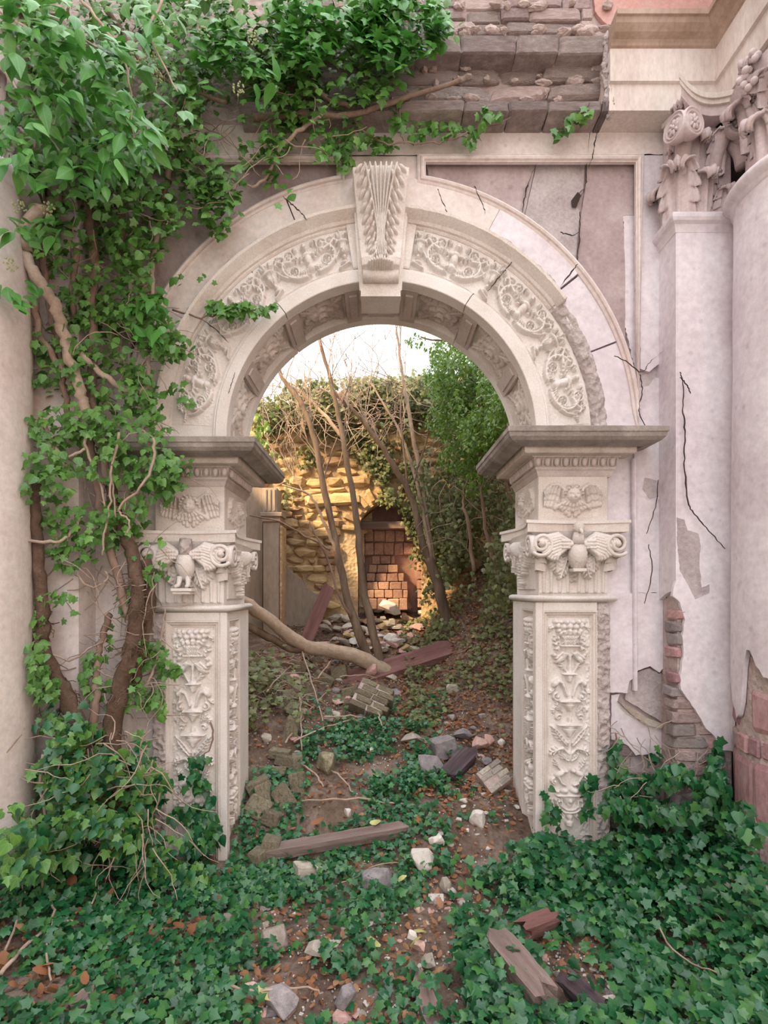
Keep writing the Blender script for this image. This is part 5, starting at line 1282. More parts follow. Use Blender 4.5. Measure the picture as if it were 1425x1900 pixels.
beam('fallen_beam', 'short purple-brown timber end left of the chip patch', Zg(968, 1762, .11), Zg(1026, 1738, .11), .09, .09, 'red_wood', .2, 15)
beam('fallen_beam', 'narrow plank end pointing at the camera in the bottom middle', Zg(778, 1838, .06), Zg(806, 1925, .06), .09, .05, 'old_wood', .1, 17, 'plank')
beam('fallen_beam', 'pale splintered stake among the ivy left of the left pier', Zg(252, 1672, .03), Zg(270, 1645, .08), .05, .03, 'pale_bark', .1, 19, 'wood')
beam('fallen_beam', 'dark log end at the lower left edge of the picture', Zg(130, 1890, .03), Zg(176, 1862, .05), .09, .06, 'old_wood', .1, 20, 'log')

# ---------------------------------------------------------------- stones, bricks and fragments
def put(nm, label, cat, px, py, w, h, mat, kind='r', rot=None, flat=.8, up=.35, group=None, yaw=None):
    """loose stone standing on the ground; size given as it looks in the photograph"""
    q = hit(px, py+h*.45); s = (q.y-CAMY)/F; W_, H_ = w*s, h*s; D_ = (W_+H_)*.5
    me = rocks(mat, 6, 1.0) if kind == 'r' else blocks(mat, .06, .05)
    r = rot or ((R.uniform(-.2, .2), R.uniform(-.2, .2), R.uniform(0, 6)) if kind == 'r' else (R.uniform(-.25, .25), R.uniform(-.25, .25), R.uniform(-.6, .6)))
    o = link(nm, me, None, (q.x, q.y, q.z+H_*up), r, (W_, D_, H_)); return tag(o, label, cat, group)

LM = [(525, 1848, 'the dark grey cracked stone at the bottom left'), (510, 1738, 'the tilted sandy mortar slab'), (602, 1756, 'the wide sandy mortar slab'), (642, 1846, 'the angular stone at the bottom centre'), (700, 1628, 'the large grey boulder below the long beam'), (782, 1588, 'the big white crumbling rock'), (572, 1600, 'the middle of the long beam'), (502, 1572, 'the left end of the long beam'), (735, 1552, 'the right end of the long beam'), (608, 1412, 'the large mossy boulder'), (765, 1368, 'the flat tan stone on the slope'), (798, 1414, 'the round dark grey boulder'), (852, 1430, 'the nearly black timber'), (915, 1448, 'the pale chunk of bricks'), (908, 1370, 'the jamb of the right pier'), (886, 1516, 'the white crumbly rock near the right pier foot'), (645, 1506, 'the pale round stone in the middle of the ivy'), (837, 1652, 'the triangular tan shard'), (796, 1780, 'the tan stone right of the yellow leaves'), (1130, 1862, 'the large cream block at the bottom right'), (1060, 1790, 'the chip patch right of the path'), (965, 1850, 'the thick split log'), (1296, 1670, 'the striped white splinter'), (1334, 1642, 'the pale plaster lump on the right'), (688, 1304, 'the grey-green chunk of brickwork'), (620, 1270, 'the left end of the dark red beam'), (820, 1215, 'the right end of the dark red beam'), (590, 1150, 'the leaning dark red plank'), (700, 1215, 'the foot of the two straight stems'), (722, 1128, 'the largest cream rock in the niche'), (835, 1180, 'the foot of the slender bare tree'), (520, 1165, 'the fallen trunk near the left pier'), (640, 1206, 'the middle of the fallen trunk'), (480, 1480, 'the left pier jamb'), (540, 1340, 'the brushwood behind the left pier'), (880, 1560, 'the foot of the right pier'), (420, 1640, 'the front corner of the left pier'), (250, 1660, 'the pale splintered stake'), (150, 1880, 'the dark log end at the lower left'), (1192, 1534, 'the plaster piece leaning at the front wall'), (60, 1780, 'the lower left edge of the picture'), (1400, 1720, 'the lower right edge of the picture'), (880, 1690, 'the patch of white chips right of the shard')]
def near(q):
    d = q.y-CAMY; x = 700+q.x/d*F; y = 1095-(q.z-CAMZ)/d*F; b_ = min(LM, key=lambda l: (l[0]-x)**2+(l[1]-y)**2*1.5); dx, dy = x-b_[0], y-b_[1]
    rel = ('right of' if dx > 0 else 'left of') if abs(dx) > abs(dy) else ('below' if dy > 0 else 'above')
    return rel+' '+b_[2]
CN = {'pale_rock': 'sandy', 'white_chip': 'white', 'pink_rock': 'pinkish', 'ochre_stone': 'ochre', 'grey_rock': 'grey', 'mossy_brick': 'mossy brown'}
def szw(w, a, b): return 'small' if w < a else ('medium' if w < b else 'large')
item = [
 ('stone', 'dark grey cracked stone at the bottom left of centre', 525, 1848, 80, 62, 'grey_rock', 'r'),
 ('stone', 'small salmon-pink stone touching the dark grey cracked stone', 466, 1838, 42, 40, 'pink_rock', 'r'),
 ('mortar_slab', 'sandy mortar slab standing tilted at the lower left of the path', 510, 1738, 56, 62, 'pale_rock', 'r'),
 ('mortar_slab', 'wide sandy mortar slab right of the tilted one', 602, 1756, 92, 44, 'pale_rock', 'r'),
 ('stone', 'angular brown-grey stone at the bottom centre', 642, 1846, 50, 54, 'grey_rock', 'r'),
 ('stone', 'pink chip at the very bottom edge left of centre', 633, 1888, 50, 30, 'pink_rock', 'r'),
 ('stone', 'large grey boulder in the ivy below the long beam', 700, 1628, 74, 60, 'grey_rock', 'r'),
 ('stone', 'big white crumbling rock right of the long beam', 782, 1588, 54, 60, 'white_chip', 'r'),
 ('stone', 'jagged white fragment above the big white crumbling rock', 812, 1556, 36, 30, 'white_chip', 'r'),
 ('brick_piece', 'pale block half under the long beam', 572, 1614, 52, 26, 'pale_rock', 'b'),
 ('brick_piece', 'upright pale brick beside the left end of the long beam', 502, 1572, 34, 42, 'mossy_brick', 'b'),
 ('brick_piece', 'low brick left of the upright one by the left pier foot', 480, 1590, 26, 34, 'mossy_brick', 'b'),
 ('stone', 'large mossy boulder upslope in the left of the opening', 608, 1412, 56, 50, 'mossy_brick', 'r'),
 ('stone', 'flat tan stone on the slope below the brick chunk', 765, 1368, 56, 26, 'pale_rock', 'r'),
 ('stone', 'mossy tan stone above the round grey boulder', 797, 1358, 26, 18, 'mossy_brick', 'r'),
 ('stone', 'purple-grey squarish stone above the dark timber', 824, 1384, 42, 36, 'grey_rock', 'b'),
 ('stone', 'round dark grey boulder left of the dark timber', 798, 1414, 54, 56, 'grey_rock', 'r'),
 ('stone', 'broad brown stone under the right bank', 858, 1360, 50, 28, 'grey_rock', 'r'),
 ('stone', 'brown stone next to the jamb of the right pier', 888, 1376, 34, 30, 'pink_rock', 'r'),
 ('stone', 'narrow reddish stone right of the others on the leaves', 908, 1370, 18, 28, 'pink_rock', 'r'),
 ('stone', 'small pale stone last in the row by the right jamb', 931, 1376, 18, 18, 'white_chip', 'r'),
 ('stone', 'white crumbly rock on brown leaves near the right pier foot', 886, 1516, 36, 38, 'white_chip', 'r'),
 ('stone', 'small white rock higher on the brown leaves', 860, 1484, 22, 12, 'white_chip', 'r'),
 ('stone', 'pale round stone alone in the middle of the ivy', 645, 1506, 16, 20, 'white_chip', 'r'),
 ('stone', 'white stone half way up the green slope', 692, 1392, 20, 16, 'white_chip', 'r'),
 ('stone', 'brown stone left of the white one on the green slope', 674, 1396, 12, 14, 'pale_rock', 'r'),
 ('brick_piece', 'triangular tan shard standing near the white chips', 828, 1640, 26, 36, 'pale_rock', 'r'),
 ('brick_piece', 'pale wedge right of the triangular shard', 838, 1654, 24, 18, 'white_chip', 'r'),
 ('brick_piece', 'flat white tile left of the white chips', 809, 1668, 28, 10, 'white_chip', 'b'),
 ('stone', 'white shard with a yellow leaf on it', 731, 1656, 20, 26, 'white_chip', 'r'),
 ('stone', 'tan stone right of the yellow leaves near the bottom', 796, 1780, 36, 46, 'pale_rock', 'r'),
 ('stone', 'pink-beige slab above the tan stone', 776, 1754, 36, 24, 'pink_rock', 'r'),
 ('stone', 'large cream block at the bottom right beside the charred timber', 1130, 1862, 60, 54, 'white_chip', 'r'),
 ('stone', 'small cream rock left of the chip patch', 1030, 1752, 26, 22, 'pale_rock', 'r'),
 ('wood_chip', 'striped white splinter among the ivy on the right', 1296, 1670, 40, 22, 'white_chip', 'b'),
 ('stone', 'pale plaster lump in the ivy on the right', 1334, 1642, 52, 44, 'pale_rock', 'r'),
 ('stone', 'white slab at the right edge in the ivy', 1408, 1648, 34, 20, 'white_chip', 'b'),
 ('stone', 'plaster piece leaning at the foot of the front wall right of the pier', 1192, 1534, 40, 50, 'pale_rock', 'r'),
 ('stone', 'pink block lying left of the cornice foot in the court', 690, 1240, 40, 30, 'pink_rock', 'r'),
 ('stone', 'white boulder resting below the niche rubble', 726, 1182, 36, 26, 'white_chip', 'r'),
 ('stone', 'small pinkish rock right of the white boulder', 762, 1180, 18, 22, 'pink_rock', 'r'),
 ('stone', 'brown stone low on the right bank in the leaves', 840, 1276, 34, 24, 'pale_rock', 'r'),
]
for (nm, lab, px, py, w, h, mt, kd) in item: put(nm, lab, nm.split('_')[0] if nm in ('stone',) else {'mortar_slab': 'mortar', 'brick_piece': 'brick', 'wood_chip': 'wood'}[nm], px, py, w, h, mt, kd)
# chunks of brickwork still held by mortar
def chunk(label, px, py, wpx, rows, cols, rot, mat='mossy_brick'):
    q = hit(px, py+wpx*.35); s = (q.y-CAMY)/F; W_ = wpx*s; t = empty('brick_chunk', (q.x, q.y, q.z-.02), label, 'masonry'); Mx = Matrix.Translation(q+Vector((0, 0, W_*.42))) @ Euler(rot).to_matrix().to_4x4()
    bh = W_/rows; 
    for r_ in range(rows):
        for c_ in range(cols):
            l = W_*1.05/cols; off = (r_ % 2)*.2*l; p = Mx @ Vector((-W_/2+l*(c_+.5)+off, R.uniform(-.01, .01), -W_/2+bh*(r_+.5)))
            o = link('brick', blocks(mat, .06, .05), t, p, rot, (l-.008, W_*.55, bh-.008))
    b = MB(); c0 = [Mx @ Vector((x*W_*.48, y*W_*.24, z*W_*.48)) for z in (-1, 1) for (x, y) in ((-1, -1), (1, -1), (1, 1), (-1, 1))]
    b.add(c0, [(3, 2, 1, 0), (4, 5, 6, 7), (0, 1, 5, 4), (1, 2, 6, 5), (2, 3, 7, 6), (3, 0, 4, 7)]); b.build('mortar', M['mortar'], t)
chunk('grey-green chunk of brickwork tilted in the middle of the courtyard rubble', 688, 1304, 62, 5, 2, (-.75, .35, -.25))
chunk('pale chunk of bricks on the brown leaves near the right pier foot', 915, 1448, 46, 4, 2, (-.8, -.5, .3), 'pale_rock')
# mossy bricks tumbled against the left pier
k = 0
for (px, py, w, h, a) in ((506, 1434, 50, 17, .05), (482, 1462, 40, 40, 1.2), (492, 1474, 26, 50, -.3), (528, 1475, 34, 52, -.5), (553, 1452, 26, 46, -.2), (480, 1496, 44, 40, .4), (506, 1520, 34, 26, .3), (470, 1440, 26, 26, .5), (531, 1414, 36, 20, .2), (552, 1414, 20, 28, 0), (520, 1402, 40, 16, .1), (540, 1350, 26, 52, .25), (548, 1322, 36, 24, .8), (532, 1300, 44, 22, -.6), (575, 1288, 22, 28, .4), (560, 1245, 40, 18, -.9), (600, 1262, 38, 22, .5), (630, 1248, 30, 26, -.3), (582, 1222, 36, 16, .6), (650, 1285, 30, 16, -.2), (520, 1260, 30, 16, .3), (660, 1345, 28, 14, .3)):
    q = hit(px, py+h*.3); s = (q.y-CAMY)/F
    o = link('brick_piece', blocks('mossy_brick', .07, .06), None, (q.x, q.y, q.z+.04), (R.uniform(-.5, .1), a, R.uniform(-.4, .4)), (w*s, .12, h*s))
    tag(o, ('upright' if h > w else 'flat')+' mossy tan brick '+near(q), 'brick', 'mossy bricks tumbled inside the left of the opening')
# light rubble heaped at the niche foot
for i in range(120):
    px = R.gauss(700, 48); py = R.uniform(1112, 1215); py = max(py, 1112+abs(px-715)*.45); q = hit(px, py); s = (q.y-CAMY)/F; w = R.uniform(14, 40)*s; q.z += .22*max(0, 1-abs(px-718)/60)*max(0, 1-abs(py-1130)/50)*R.random(); mt = R.choice(['pale_rock', 'pale_rock', 'white_chip', 'pink_rock', 'ochre_stone'])
    o = link('rubble_stone', rocks(mt, 6), None, (q.x, q.y, q.z+w*.22), (R.uniform(-.4, .4), R.uniform(-.4, .4), R.uniform(0, 6)), (w, w*.8, w*R.uniform(.3, .5)))
    tag(o, szw(w, .15, .25)+' '+CN[mt]+' rubble stone '+near(q), 'stone', 'broken stones heaped at the niche foot')
tag(link('rubble_stone', rocks('white_chip'), None, P(722, 1128, 4.55)+Vector((0, 0, 0)), (.3, .2, .5), (.42, .34, .26)), 'largest cream rock crowning the heap in the niche', 'stone')
for i in range(110):
    px, py = R.choice([(R.uniform(470, 700), R.uniform(1230, 1400)), (R.uniform(560, 850), R.uniform(1180, 1330)), (R.uniform(780, 950), R.uniform(1330, 1480))]); q = hit(px, py); s = (q.y-CAMY)/F; w = R.uniform(9, 32)*s; mt = R.choice(['grey_rock', 'mossy_brick', 'pale_rock', 'pale_rock', 'pink_rock'])
    o = link('rubble_stone', rocks(mt, 6), None, (q.x, q.y, q.z+w*.12), (R.uniform(-.4, .4), R.uniform(-.4, .4), R.uniform(0, 6)), (w, w*.9, w*R.uniform(.45, .7)))
    tag(o, szw(w, .10, .18)+' '+CN[mt]+' loose stone '+near(q), 'stone', 'loose stones on the courtyard slope')
chipz = [(505, 1700, 60, 30), (880, 1680, 50, 18), (930, 1700, 40, 20), (620, 1885, 90, 16), (740, 1730, 60, 25), (760, 1790, 70, 30), (1060, 1790, 70, 40), (1110, 1810, 60, 40), (890, 1500, 40, 40), (860, 1560, 40, 40), (700, 1700, 40, 20), (480, 1880, 60, 20), (640, 1720, 80, 30)]
for i in range(150):
    c_ = R.choice(chipz); q = hit(c_[0]+R.gauss(0, .6)*c_[2], min(1893, c_[1]+R.gauss(0, .6)*c_[3])); s = (q.y-CAMY)/F; w = R.uniform(6, 18)*s
    o = link('plaster_chip', rocks('white_chip', 6), None, (q.x, q.y, q.z+w*.15), (R.uniform(-.3, .3), R.uniform(-.3, .3), R.uniform(0, 6)), (w, w*.8, w*R.uniform(.35, .6)))
    tag(o, szw(w, .022, .04)+' white plaster chip '+near(q), 'chip', 'white plaster chips on the path')

for i in range(60):
    c_ = R.choice([z_ for z_ in chipz if z_[1] > 1650]); q = hit(c_[0]+R.gauss(0, .8)*c_[2], min(1885, c_[1]+R.gauss(0, .8)*c_[3])); s = (q.y-CAMY)/F; w = R.uniform(14, 36)*s; mt = R.choice(['pale_rock', 'white_chip', 'grey_rock', 'pale_rock', 'pink_rock'])
    o = link('stone_fragment', rocks(mt, 6), None, (q.x, q.y, q.z+w*.12), (R.uniform(-.3, .3), R.uniform(-.3, .3), R.uniform(0, 6)), (w, w*.8, w*R.uniform(.4, .65)))
    tag(o, szw(w, .05, .075)+' '+CN[mt]+' stone fragment '+near(q), 'stone', 'stone fragments on the path')
# ---------------------------------------------------------------- leaves
def tmpl(outline, c, fold, droop):
    n = len(outline); pts = [(0, c)]+outline; V = [(x, y, -fold*abs(x)-droop*max(0, y-.3)**2) for x, y in pts]
    return np.array(V), np.array([(0, 1+i, 1+(i+1) % n) for i in range(n)])
ivy_out = [(0, .0), (.20, -.12), (.42, -.02), (.33, .20), (.52, .44), (.25, .55), (0, .98), (-.25, .55), (-.52, .44), (-.33, .20), (-.42, -.02), (-.20, -.12)]
ivy_out2 = [(0, .0), (.24, -.08), (.46, .10), (.44, .32), (.30, .62), (0, 1.0), (-.30, .62), (-.44, .32), (-.46, .10), (-.24, -.08)]
ov_out = [(0, 0), (.13, .05), (.25, .18), (.31, .38), (.27, .60), (.17, .85), (.07, 1.05), (0, 1.2), (-.07, 1.05), (-.17, .85), (-.27, .60), (-.31, .38), (-.25, .18), (-.13, .05)]
T_IVY = [tmpl(ivy_out, .34, .28, .35), tmpl(ivy_out, .38, .12, .15), tmpl(ivy_out2, .34, .3, .3)]
T_OV = [tmpl(ov_out, .42, .35, .3), tmpl(ov_out, .45, .15, .5)]
dl = np.array([(x, y, .55*x*x*(1 if k else -1)+.5*(y-.5)**2) for k in (1,) for y in (0, .3, .65, 1.0) for x in (-.32*math.sin(PI*(.12+y*.8)), 0, .32*math.sin(PI*(.12+y*.8)))])
T_DEAD = [(dl, np.array([q for i in range(3) for j in range(2) for q in ((i*3+j, i*3+j+1, i*3+j+4), (i*3+j, i*3+j+4, i*3+j+3))])), (dl*np.array([1, 1, -1.3]), np.array([q for i in range(3) for j in range(2) for q in ((i*3+j, i*3+j+1, i*3+j+4), (i*3+j, i*3+j+4, i*3+j+3))]))]
def frames(N, T):
    N = N/(np.linalg.norm(N, axis=1, keepdims=True)+1e-9); T = T-N*(T*N).sum(1, keepdims=True); T = T/(np.linalg.norm(T, axis=1, keepdims=True)+1e-9); X = np.cross(T, N); return X, T, N
def leafuv(me, uv):
    l = me.uv_layers.new(name='blade'); l.data.foreach_set('uv', np.asarray(uv, dtype=np.float32).ravel()); return me
def cloud_mesh(name, P0, X, T, N, S, tm, m):
    V = []; Fc = []; UV = []; off = 0
    pick = NR.integers(0, len(tm), len(P0))
    for k, (tv, tf) in enumerate(tm):
        I = np.where(pick == k)[0]
        if not len(I): continue
        v = P0[I][:, None]+(X[I][:, None]*tv[None, :, 0:1]+T[I][:, None]*tv[None, :, 1:2]+N[I][:, None]*tv[None, :, 2:3])*S[I][:, None, None]
        f = tf[None]+(np.arange(len(I))*len(tv))[:, None, None]+off; V.append(v.reshape(-1, 3)); Fc.append(f.reshape(-1, 3)); off += len(I)*len(tv)
        UV.append(np.tile(tv[tf.reshape(-1)][:, :2], (len(I), 1)))
    return leafuv(new_mesh(name, np.concatenate(V), np.concatenate(Fc), m), np.concatenate(UV))
def plant(name, label, cat, base, P0, N, T, S, mat, tm, single=300, group=None, root=None, leafname='leaf'):
    """a creeping plant: its largest leaves are objects of their own, the rest one mass"""
    o = root or empty(name, base, label, cat, group)
    X, T, N = frames(N, T); d = P0[:, 1]-CAMY; px = 700+P0[:, 0]/np.maximum(d, .1)*F; py = 1095-(P0[:, 2]-CAMZ)/np.maximum(d, .1)*F
    face = np.abs((N*np.stack([P0[:, 0], d, P0[:, 2]-CAMZ], -1)).sum(1)/np.linalg.norm(np.stack([P0[:, 0], d, P0[:, 2]-CAMZ], -1), axis=1))
    key = np.where((px > 0) & (px < 1425) & (py > 0) & (py < 1900) & (d > .4), S/d*(.3+face), -1); order = np.argsort(-key); big = order[:single]; big = big[key[big] > 0]
    rest = np.setdiff1d(np.arange(len(P0)), big)
    mes = _tc.setdefault(('leaf', mat, id(tm)), [leafuv(new_mesh('leaf_blade', tv, tf, M[mat]), tv[tf.reshape(-1)][:, :2]) for tv, tf in tm])
    base_inv = WORLD[o.name].inverted()
    for i in big:
        c = bpy.data.objects.new(leafname, mes[int(i) % len(mes)]); COL.objects.link(c); c.parent = o; c.matrix_parent_inverse = base_inv
        x, t, n = X[i]*S[i], T[i]*S[i], N[i]*S[i]; p = P0[i]
        c.matrix_basis = Matrix(((x[0], t[0], n[0], p[0]), (x[1], t[1], n[1], p[1]), (x[2], t[2], n[2], p[2]), (0, 0, 0, 1)))
    if len(rest): tag(link('foliage' if leafname == 'leaf' else leafname+'_mass', cloud_mesh('foliage', P0[rest], X[rest], T[rest], N[rest], S[rest], tm, M[mat]), o), kind='stuff')
    return o
def ell(blobs, tot, wts=None):
    """points in ellipses given on the photograph with a depth range: (cx, cy, rx, ry, weight, Ynear, Yfar)"""
    w = np.array([b[2]*b[3]*b[4] for b in blobs], float); cnt = (w/w.sum()*tot).astype(int)+1; out = []
    for b, n in zip(blobs, cnt):
        a = NR.random(n)*2*PI; r = np.sqrt(NR.random(n))*(1+.25*NR.standard_normal(n)*.4); Y = b[5]+(b[6]-b[5])*NR.random(n)
        px = b[0]+b[2]*r*np.cos(a); py = b[1]+b[3]*r*np.sin(a); s = (Y-CAMY)/F; out.append(np.stack([(px-700)*s, Y, CAMZ-(py-1095)*s], -1))
    return np.concatenate(out)
def keepclump(p, sc=3.0, thr=-.15):
    return p[(fbm(p[:, 0]*sc+11, p[:, 2]*sc+5+p[:, 1]*2, 3)+NR.random(len(p))*.35) > thr]
def wallv(n, out=(0, -1, .35), spread=.45, tip=(0, -.25, -1)):
    N = np.array(out)+NR.standard_normal((n, 3))*spread; T = np.array(tip)+NR.standard_normal((n, 3))*.5; return N, T
def vine(root, pts, r0, r1, Y0, Y1=None, m='bark', seg=8, name='stem', jit=.01, kind=None, sub=5):
    Y1 = Y0 if Y1 is None else Y1; n = len(pts); p = [P(a, b, Y0+(Y1-Y0)*i/(n-1)) for i, (a, b) in enumerate(pts)]
    p = smooth_path(p, sub, jit); k = len(p); v, f = tube(p, [r0+(r1-r0)*i/(k-1) for i in range(k)], seg, rough=.10); return tag(solid(name, v, f, M[m], root, True), kind=kind)
def tendrils(root, starts, m='twig_bark', L=(.15, .45), r=.004, Yr=(-.3, -.02), seed=1, down=.5, name='tendrils'):
    rr = random.Random(seed); mb = MB()
    for (a, b) in starts:
        p = P(a, b, rr.uniform(*Yr)); d = Vector((rr.uniform(-1, 1), rr.uniform(-.3, .2), rr.uniform(-1, .6)-down*.3)).normalized(); pts = [p]; n = 7; ln = rr.uniform(*L)
        for i in range(n): d = (d+Vector((rr.uniform(-.5, .5), rr.uniform(-.25, .25), rr.uniform(-.5, .4)))).normalized(); pts.append(pts[-1]+d*ln/n)
        v, f = tube(pts, [r*(1-.6*i/n) for i in range(n+1)], 4, cap=False); mb.add(v, f)
    tag(mb.build(name, M[m], root, True), kind='stuff')

# ivy canopy over the upper left of the front wall
can = empty('ivy_canopy', P(300, 240, -.1), 'thick green ivy canopy hanging over the whole upper left of the wall', 'ivy')
B = [(120, 60, 200, 110, 1, -.7, -.1), (350, 60, 200, 110, 1, -.5, -.05), (560, 60, 180, 90, 1, -.4, -.05), (745, 40, 95, 70, 1.2, -.4, -.05), (650, 130, 110, 60, 1, -.35, -.05), (480, 170, 160, 70, .9, -.4, -.05), (280, 190, 180, 90, .9, -.5, -.05), (100, 200, 150, 110, 1, -.7, -.1), (120, 320, 130, 80, .85, -.6, -.1), (300, 300, 130, 70, .8, -.4, -.05), (430, 285, 110, 55, .8, -.35, -.05), (400, 365, 110, 45, .8, -.3, -.05), (480, 345, 60, 35, .7, -.3, -.1), (570, 285, 70, 20, .6, -.3, -.12), (610, 205, 50, 30, .5, -.3, -.1), (250, 400, 120, 50, .7, -.4, -.05), (80, 430, 80, 50, .5, -.5, -.1), (400, 420, 40, 22, .5, -.2, -.1), (230, 450, 80, 40, .6, -.3, -.05)]
B += [(500, 300, 60, 50, .9, -.3, -.08), (440, 330, 70, 50, .8, -.3, -.08), (340, 350, 70, 60, .7, -.3, -.08), (560, 240, 60, 40, .8, -.3, -.08), (480, 130, 120, 90, .6, -.35, -.05)]
p = keepclump(ell(B, 9800), 3.6, -.17); N, T = wallv(len(p), (.05, -1, .55), .42)
plant('', '', '', None, p, N, T, NR.uniform(.038, .080, len(p)), 'ivy_wall', T_IVY, 300, root=can)
B = [(740, 45, 90, 70, 1, -.5, -.3), (560, 60, 90, 60, .7, -.55, -.35), (430, 90, 70, 60, .5, -.6, -.4)]
p = keepclump(ell(B, 1300), 4, -.1); N, T = wallv(len(p), (.2, -.8, .8), .45)
plant('', '', '', None, p, N, T, NR.uniform(.05, .10, len(p)), 'ivy_bright', T_IVY, 120, root=can)
# long pointed leaves of the flowering shoots, nearest the camera
sh = empty('flowering_ivy', P(120, 120, -.9), 'bright arching ivy shoots with long pointed leaves and green flower heads, upper left', 'ivy')
B = [(60, 60, 90, 70, 1, -1.5, -.8), (150, 130, 80, 80, 1, -1.4, -.8), (230, 80, 70, 60, .8, -1.3, -.8), (240, 250, 50, 80, 1, -1.4, -.9), (60, 190, 70, 60, .7, -1.5, -.9), (130, 300, 90, 60, .7, -1.3, -.8), (300, 30, 80, 40, .6, -1.2, -.7), (30, 260, 40, 60, .6, -1.5, -1.0), (330, 190, 70, 40, .5, -1.1, -.6), (40, 540, 45, 30, .8, -1.0, -.6), (60, 420, 60, 25, .7, -1.0, -.6), (280, 590, 40, 50, .6, -.5, -.3), (470, 150, 60, 40, .4, -.8, -.5)]
p = keepclump(ell(B, 1150), 4, -.05); N, T = wallv(len(p), (.1, -.7, .7), .4, (.35, -.3, -.9))
plant('', '', '', None, p, N, T, NR.uniform(.06, .12, len(p)), 'ivy_bright', T_OV, 300, root=sh)
for (a, b) in ((68, 107), (127, 167), (213, 102), (251, 112), (280, 110), (289, 143), (378, 62), (443, 165), (90, 388), (36, 385), (20, 490), (470, 70)):
    q = P(a, b, -.9 if a < 300 else -.6); mb = MB()
    for i in range(22):
        d = Vector((R.gauss(0, 1), R.gauss(0, 1), R.gauss(0, 1.2))).normalized()*.035; v, f = sphere(q+d, .0065, 5, 4); mb.add(v, f)
    mb.build('flower_head', M['berry'], sh)
for pts in ([(0, 20), (60, 60), (110, 130), (140, 200)], [(150, 0), (200, 60), (240, 150), (245, 260)], [(60, 0), (110, 50), (190, 90)], [(0, 120), (50, 190), (110, 280)], [(300, 0), (280, 60), (330, 170)]): vine(sh, pts, .009, .004, -1.0, -1.1, 'twig_bark', 6)
# stems within the canopy
vine(can, [(70, -40), (88, 80), (96, 200), (99, 300), (105, 345), (92, 395), (84, 440), (83, 470)], .042, .034, -.35, -.3)
vine(can, [(30, -40), (45, 120), (60, 260), (75, 350), (85, 400)], .03, .024, -.4, -.3)
vine(can, [(150, 150), (158, 260), (162, 350), (170, 430), (178, 500)], .04, .034, -.22, -.2)
vine(can, [(200, 200), (215, 300), (225, 400), (228, 480)], .028, .022, -.2, -.15)
vine(can, [(336, 120), (330, 220), (318, 310), (303, 370), (295, 418)], .024, .020, -.15, -.14)
vine(can, [(850, 150), (740, 185), (640, 215), (560, 212), (470, 218)], .014, .026, -.2, -.2)
vine(can, [(600, 215), (560, 240), (520, 275), (500, 320), (470, 345), (430, 330)], .016, .008, -.2, -.12, m='twig_bark')
vine(can, [(520, 20), (540, 100), (590, 170), (650, 200)], .02, .014, -.2, -.2)
vine(can, [(200, 20), (260, 110), (330, 160), (420, 190)], .018, .012, -.3, -.2)
tendrils(can, [(q, R.uniform(60, 430-max(0, q-260)*.5)) for q in [R.uniform(60, 620) for i in range(170)]], r=.005, L=(.15, .4), seed=3)
# thin ivy trailers over the string course and the frames
tr = empty('ivy_trailer', P(860, 220, -.15), 'thin ivy trailers dangling along the frame right of the canopy above the keystone', 'ivy')
vine(tr, [(640, 200), (700, 262), (760, 266), (830, 262), (880, 240), (930, 228), (945, 215)], .007, .003, -.12, -.12, 'bark', 6); vine(tr, [(740, 190), (742, 235), (750, 268)], .005, .003, -.18, -.08, 'bark', 6)
B = [(630, 262, 28, 24, 1, -.14, -.05), (700, 268, 40, 14, .8, -.12, -.05), (738, 215, 18, 24, 1, -.2, -.1), (775, 240, 22, 20, .8, -.14, -.06), (830, 240, 34, 18, .8, -.14, -.06), (875, 250, 14, 18, 1, -.14, -.06), (905, 214, 24, 16, .8, -.2, -.15), (640, 300, 22, 14, .6, -.1, -.05), (665, 240, 30, 30, .5, -.2, -.05)]
p = ell(B, 190); N, T = wallv(len(p)); plant('', '', '', None, p, N, T, NR.uniform(.05, .075, len(p)), 'ivy_wall', T_IVY, 200, root=tr)
tr = empty('ivy_sprig', P(1060, 225, -.15), 'small sprig of ivy alone at the crack above the right panel', 'ivy')
vine(tr, [(1094, 190), (1070, 222), (1040, 240)], .005, .003, -.18, -.08, 'bark', 6); p = ell([(1040, 240, 14, 16, 1, -.14, -.06), (1068, 226, 18, 16, 1, -.18, -.1), (1088, 205, 8, 12, 1, -.2, -.15)], 22); N, T = wallv(len(p)); plant('', '', '', None, p, N, T, NR.uniform(.05, .075, len(p)), 'ivy_wall', T_IVY, 60, root=tr)
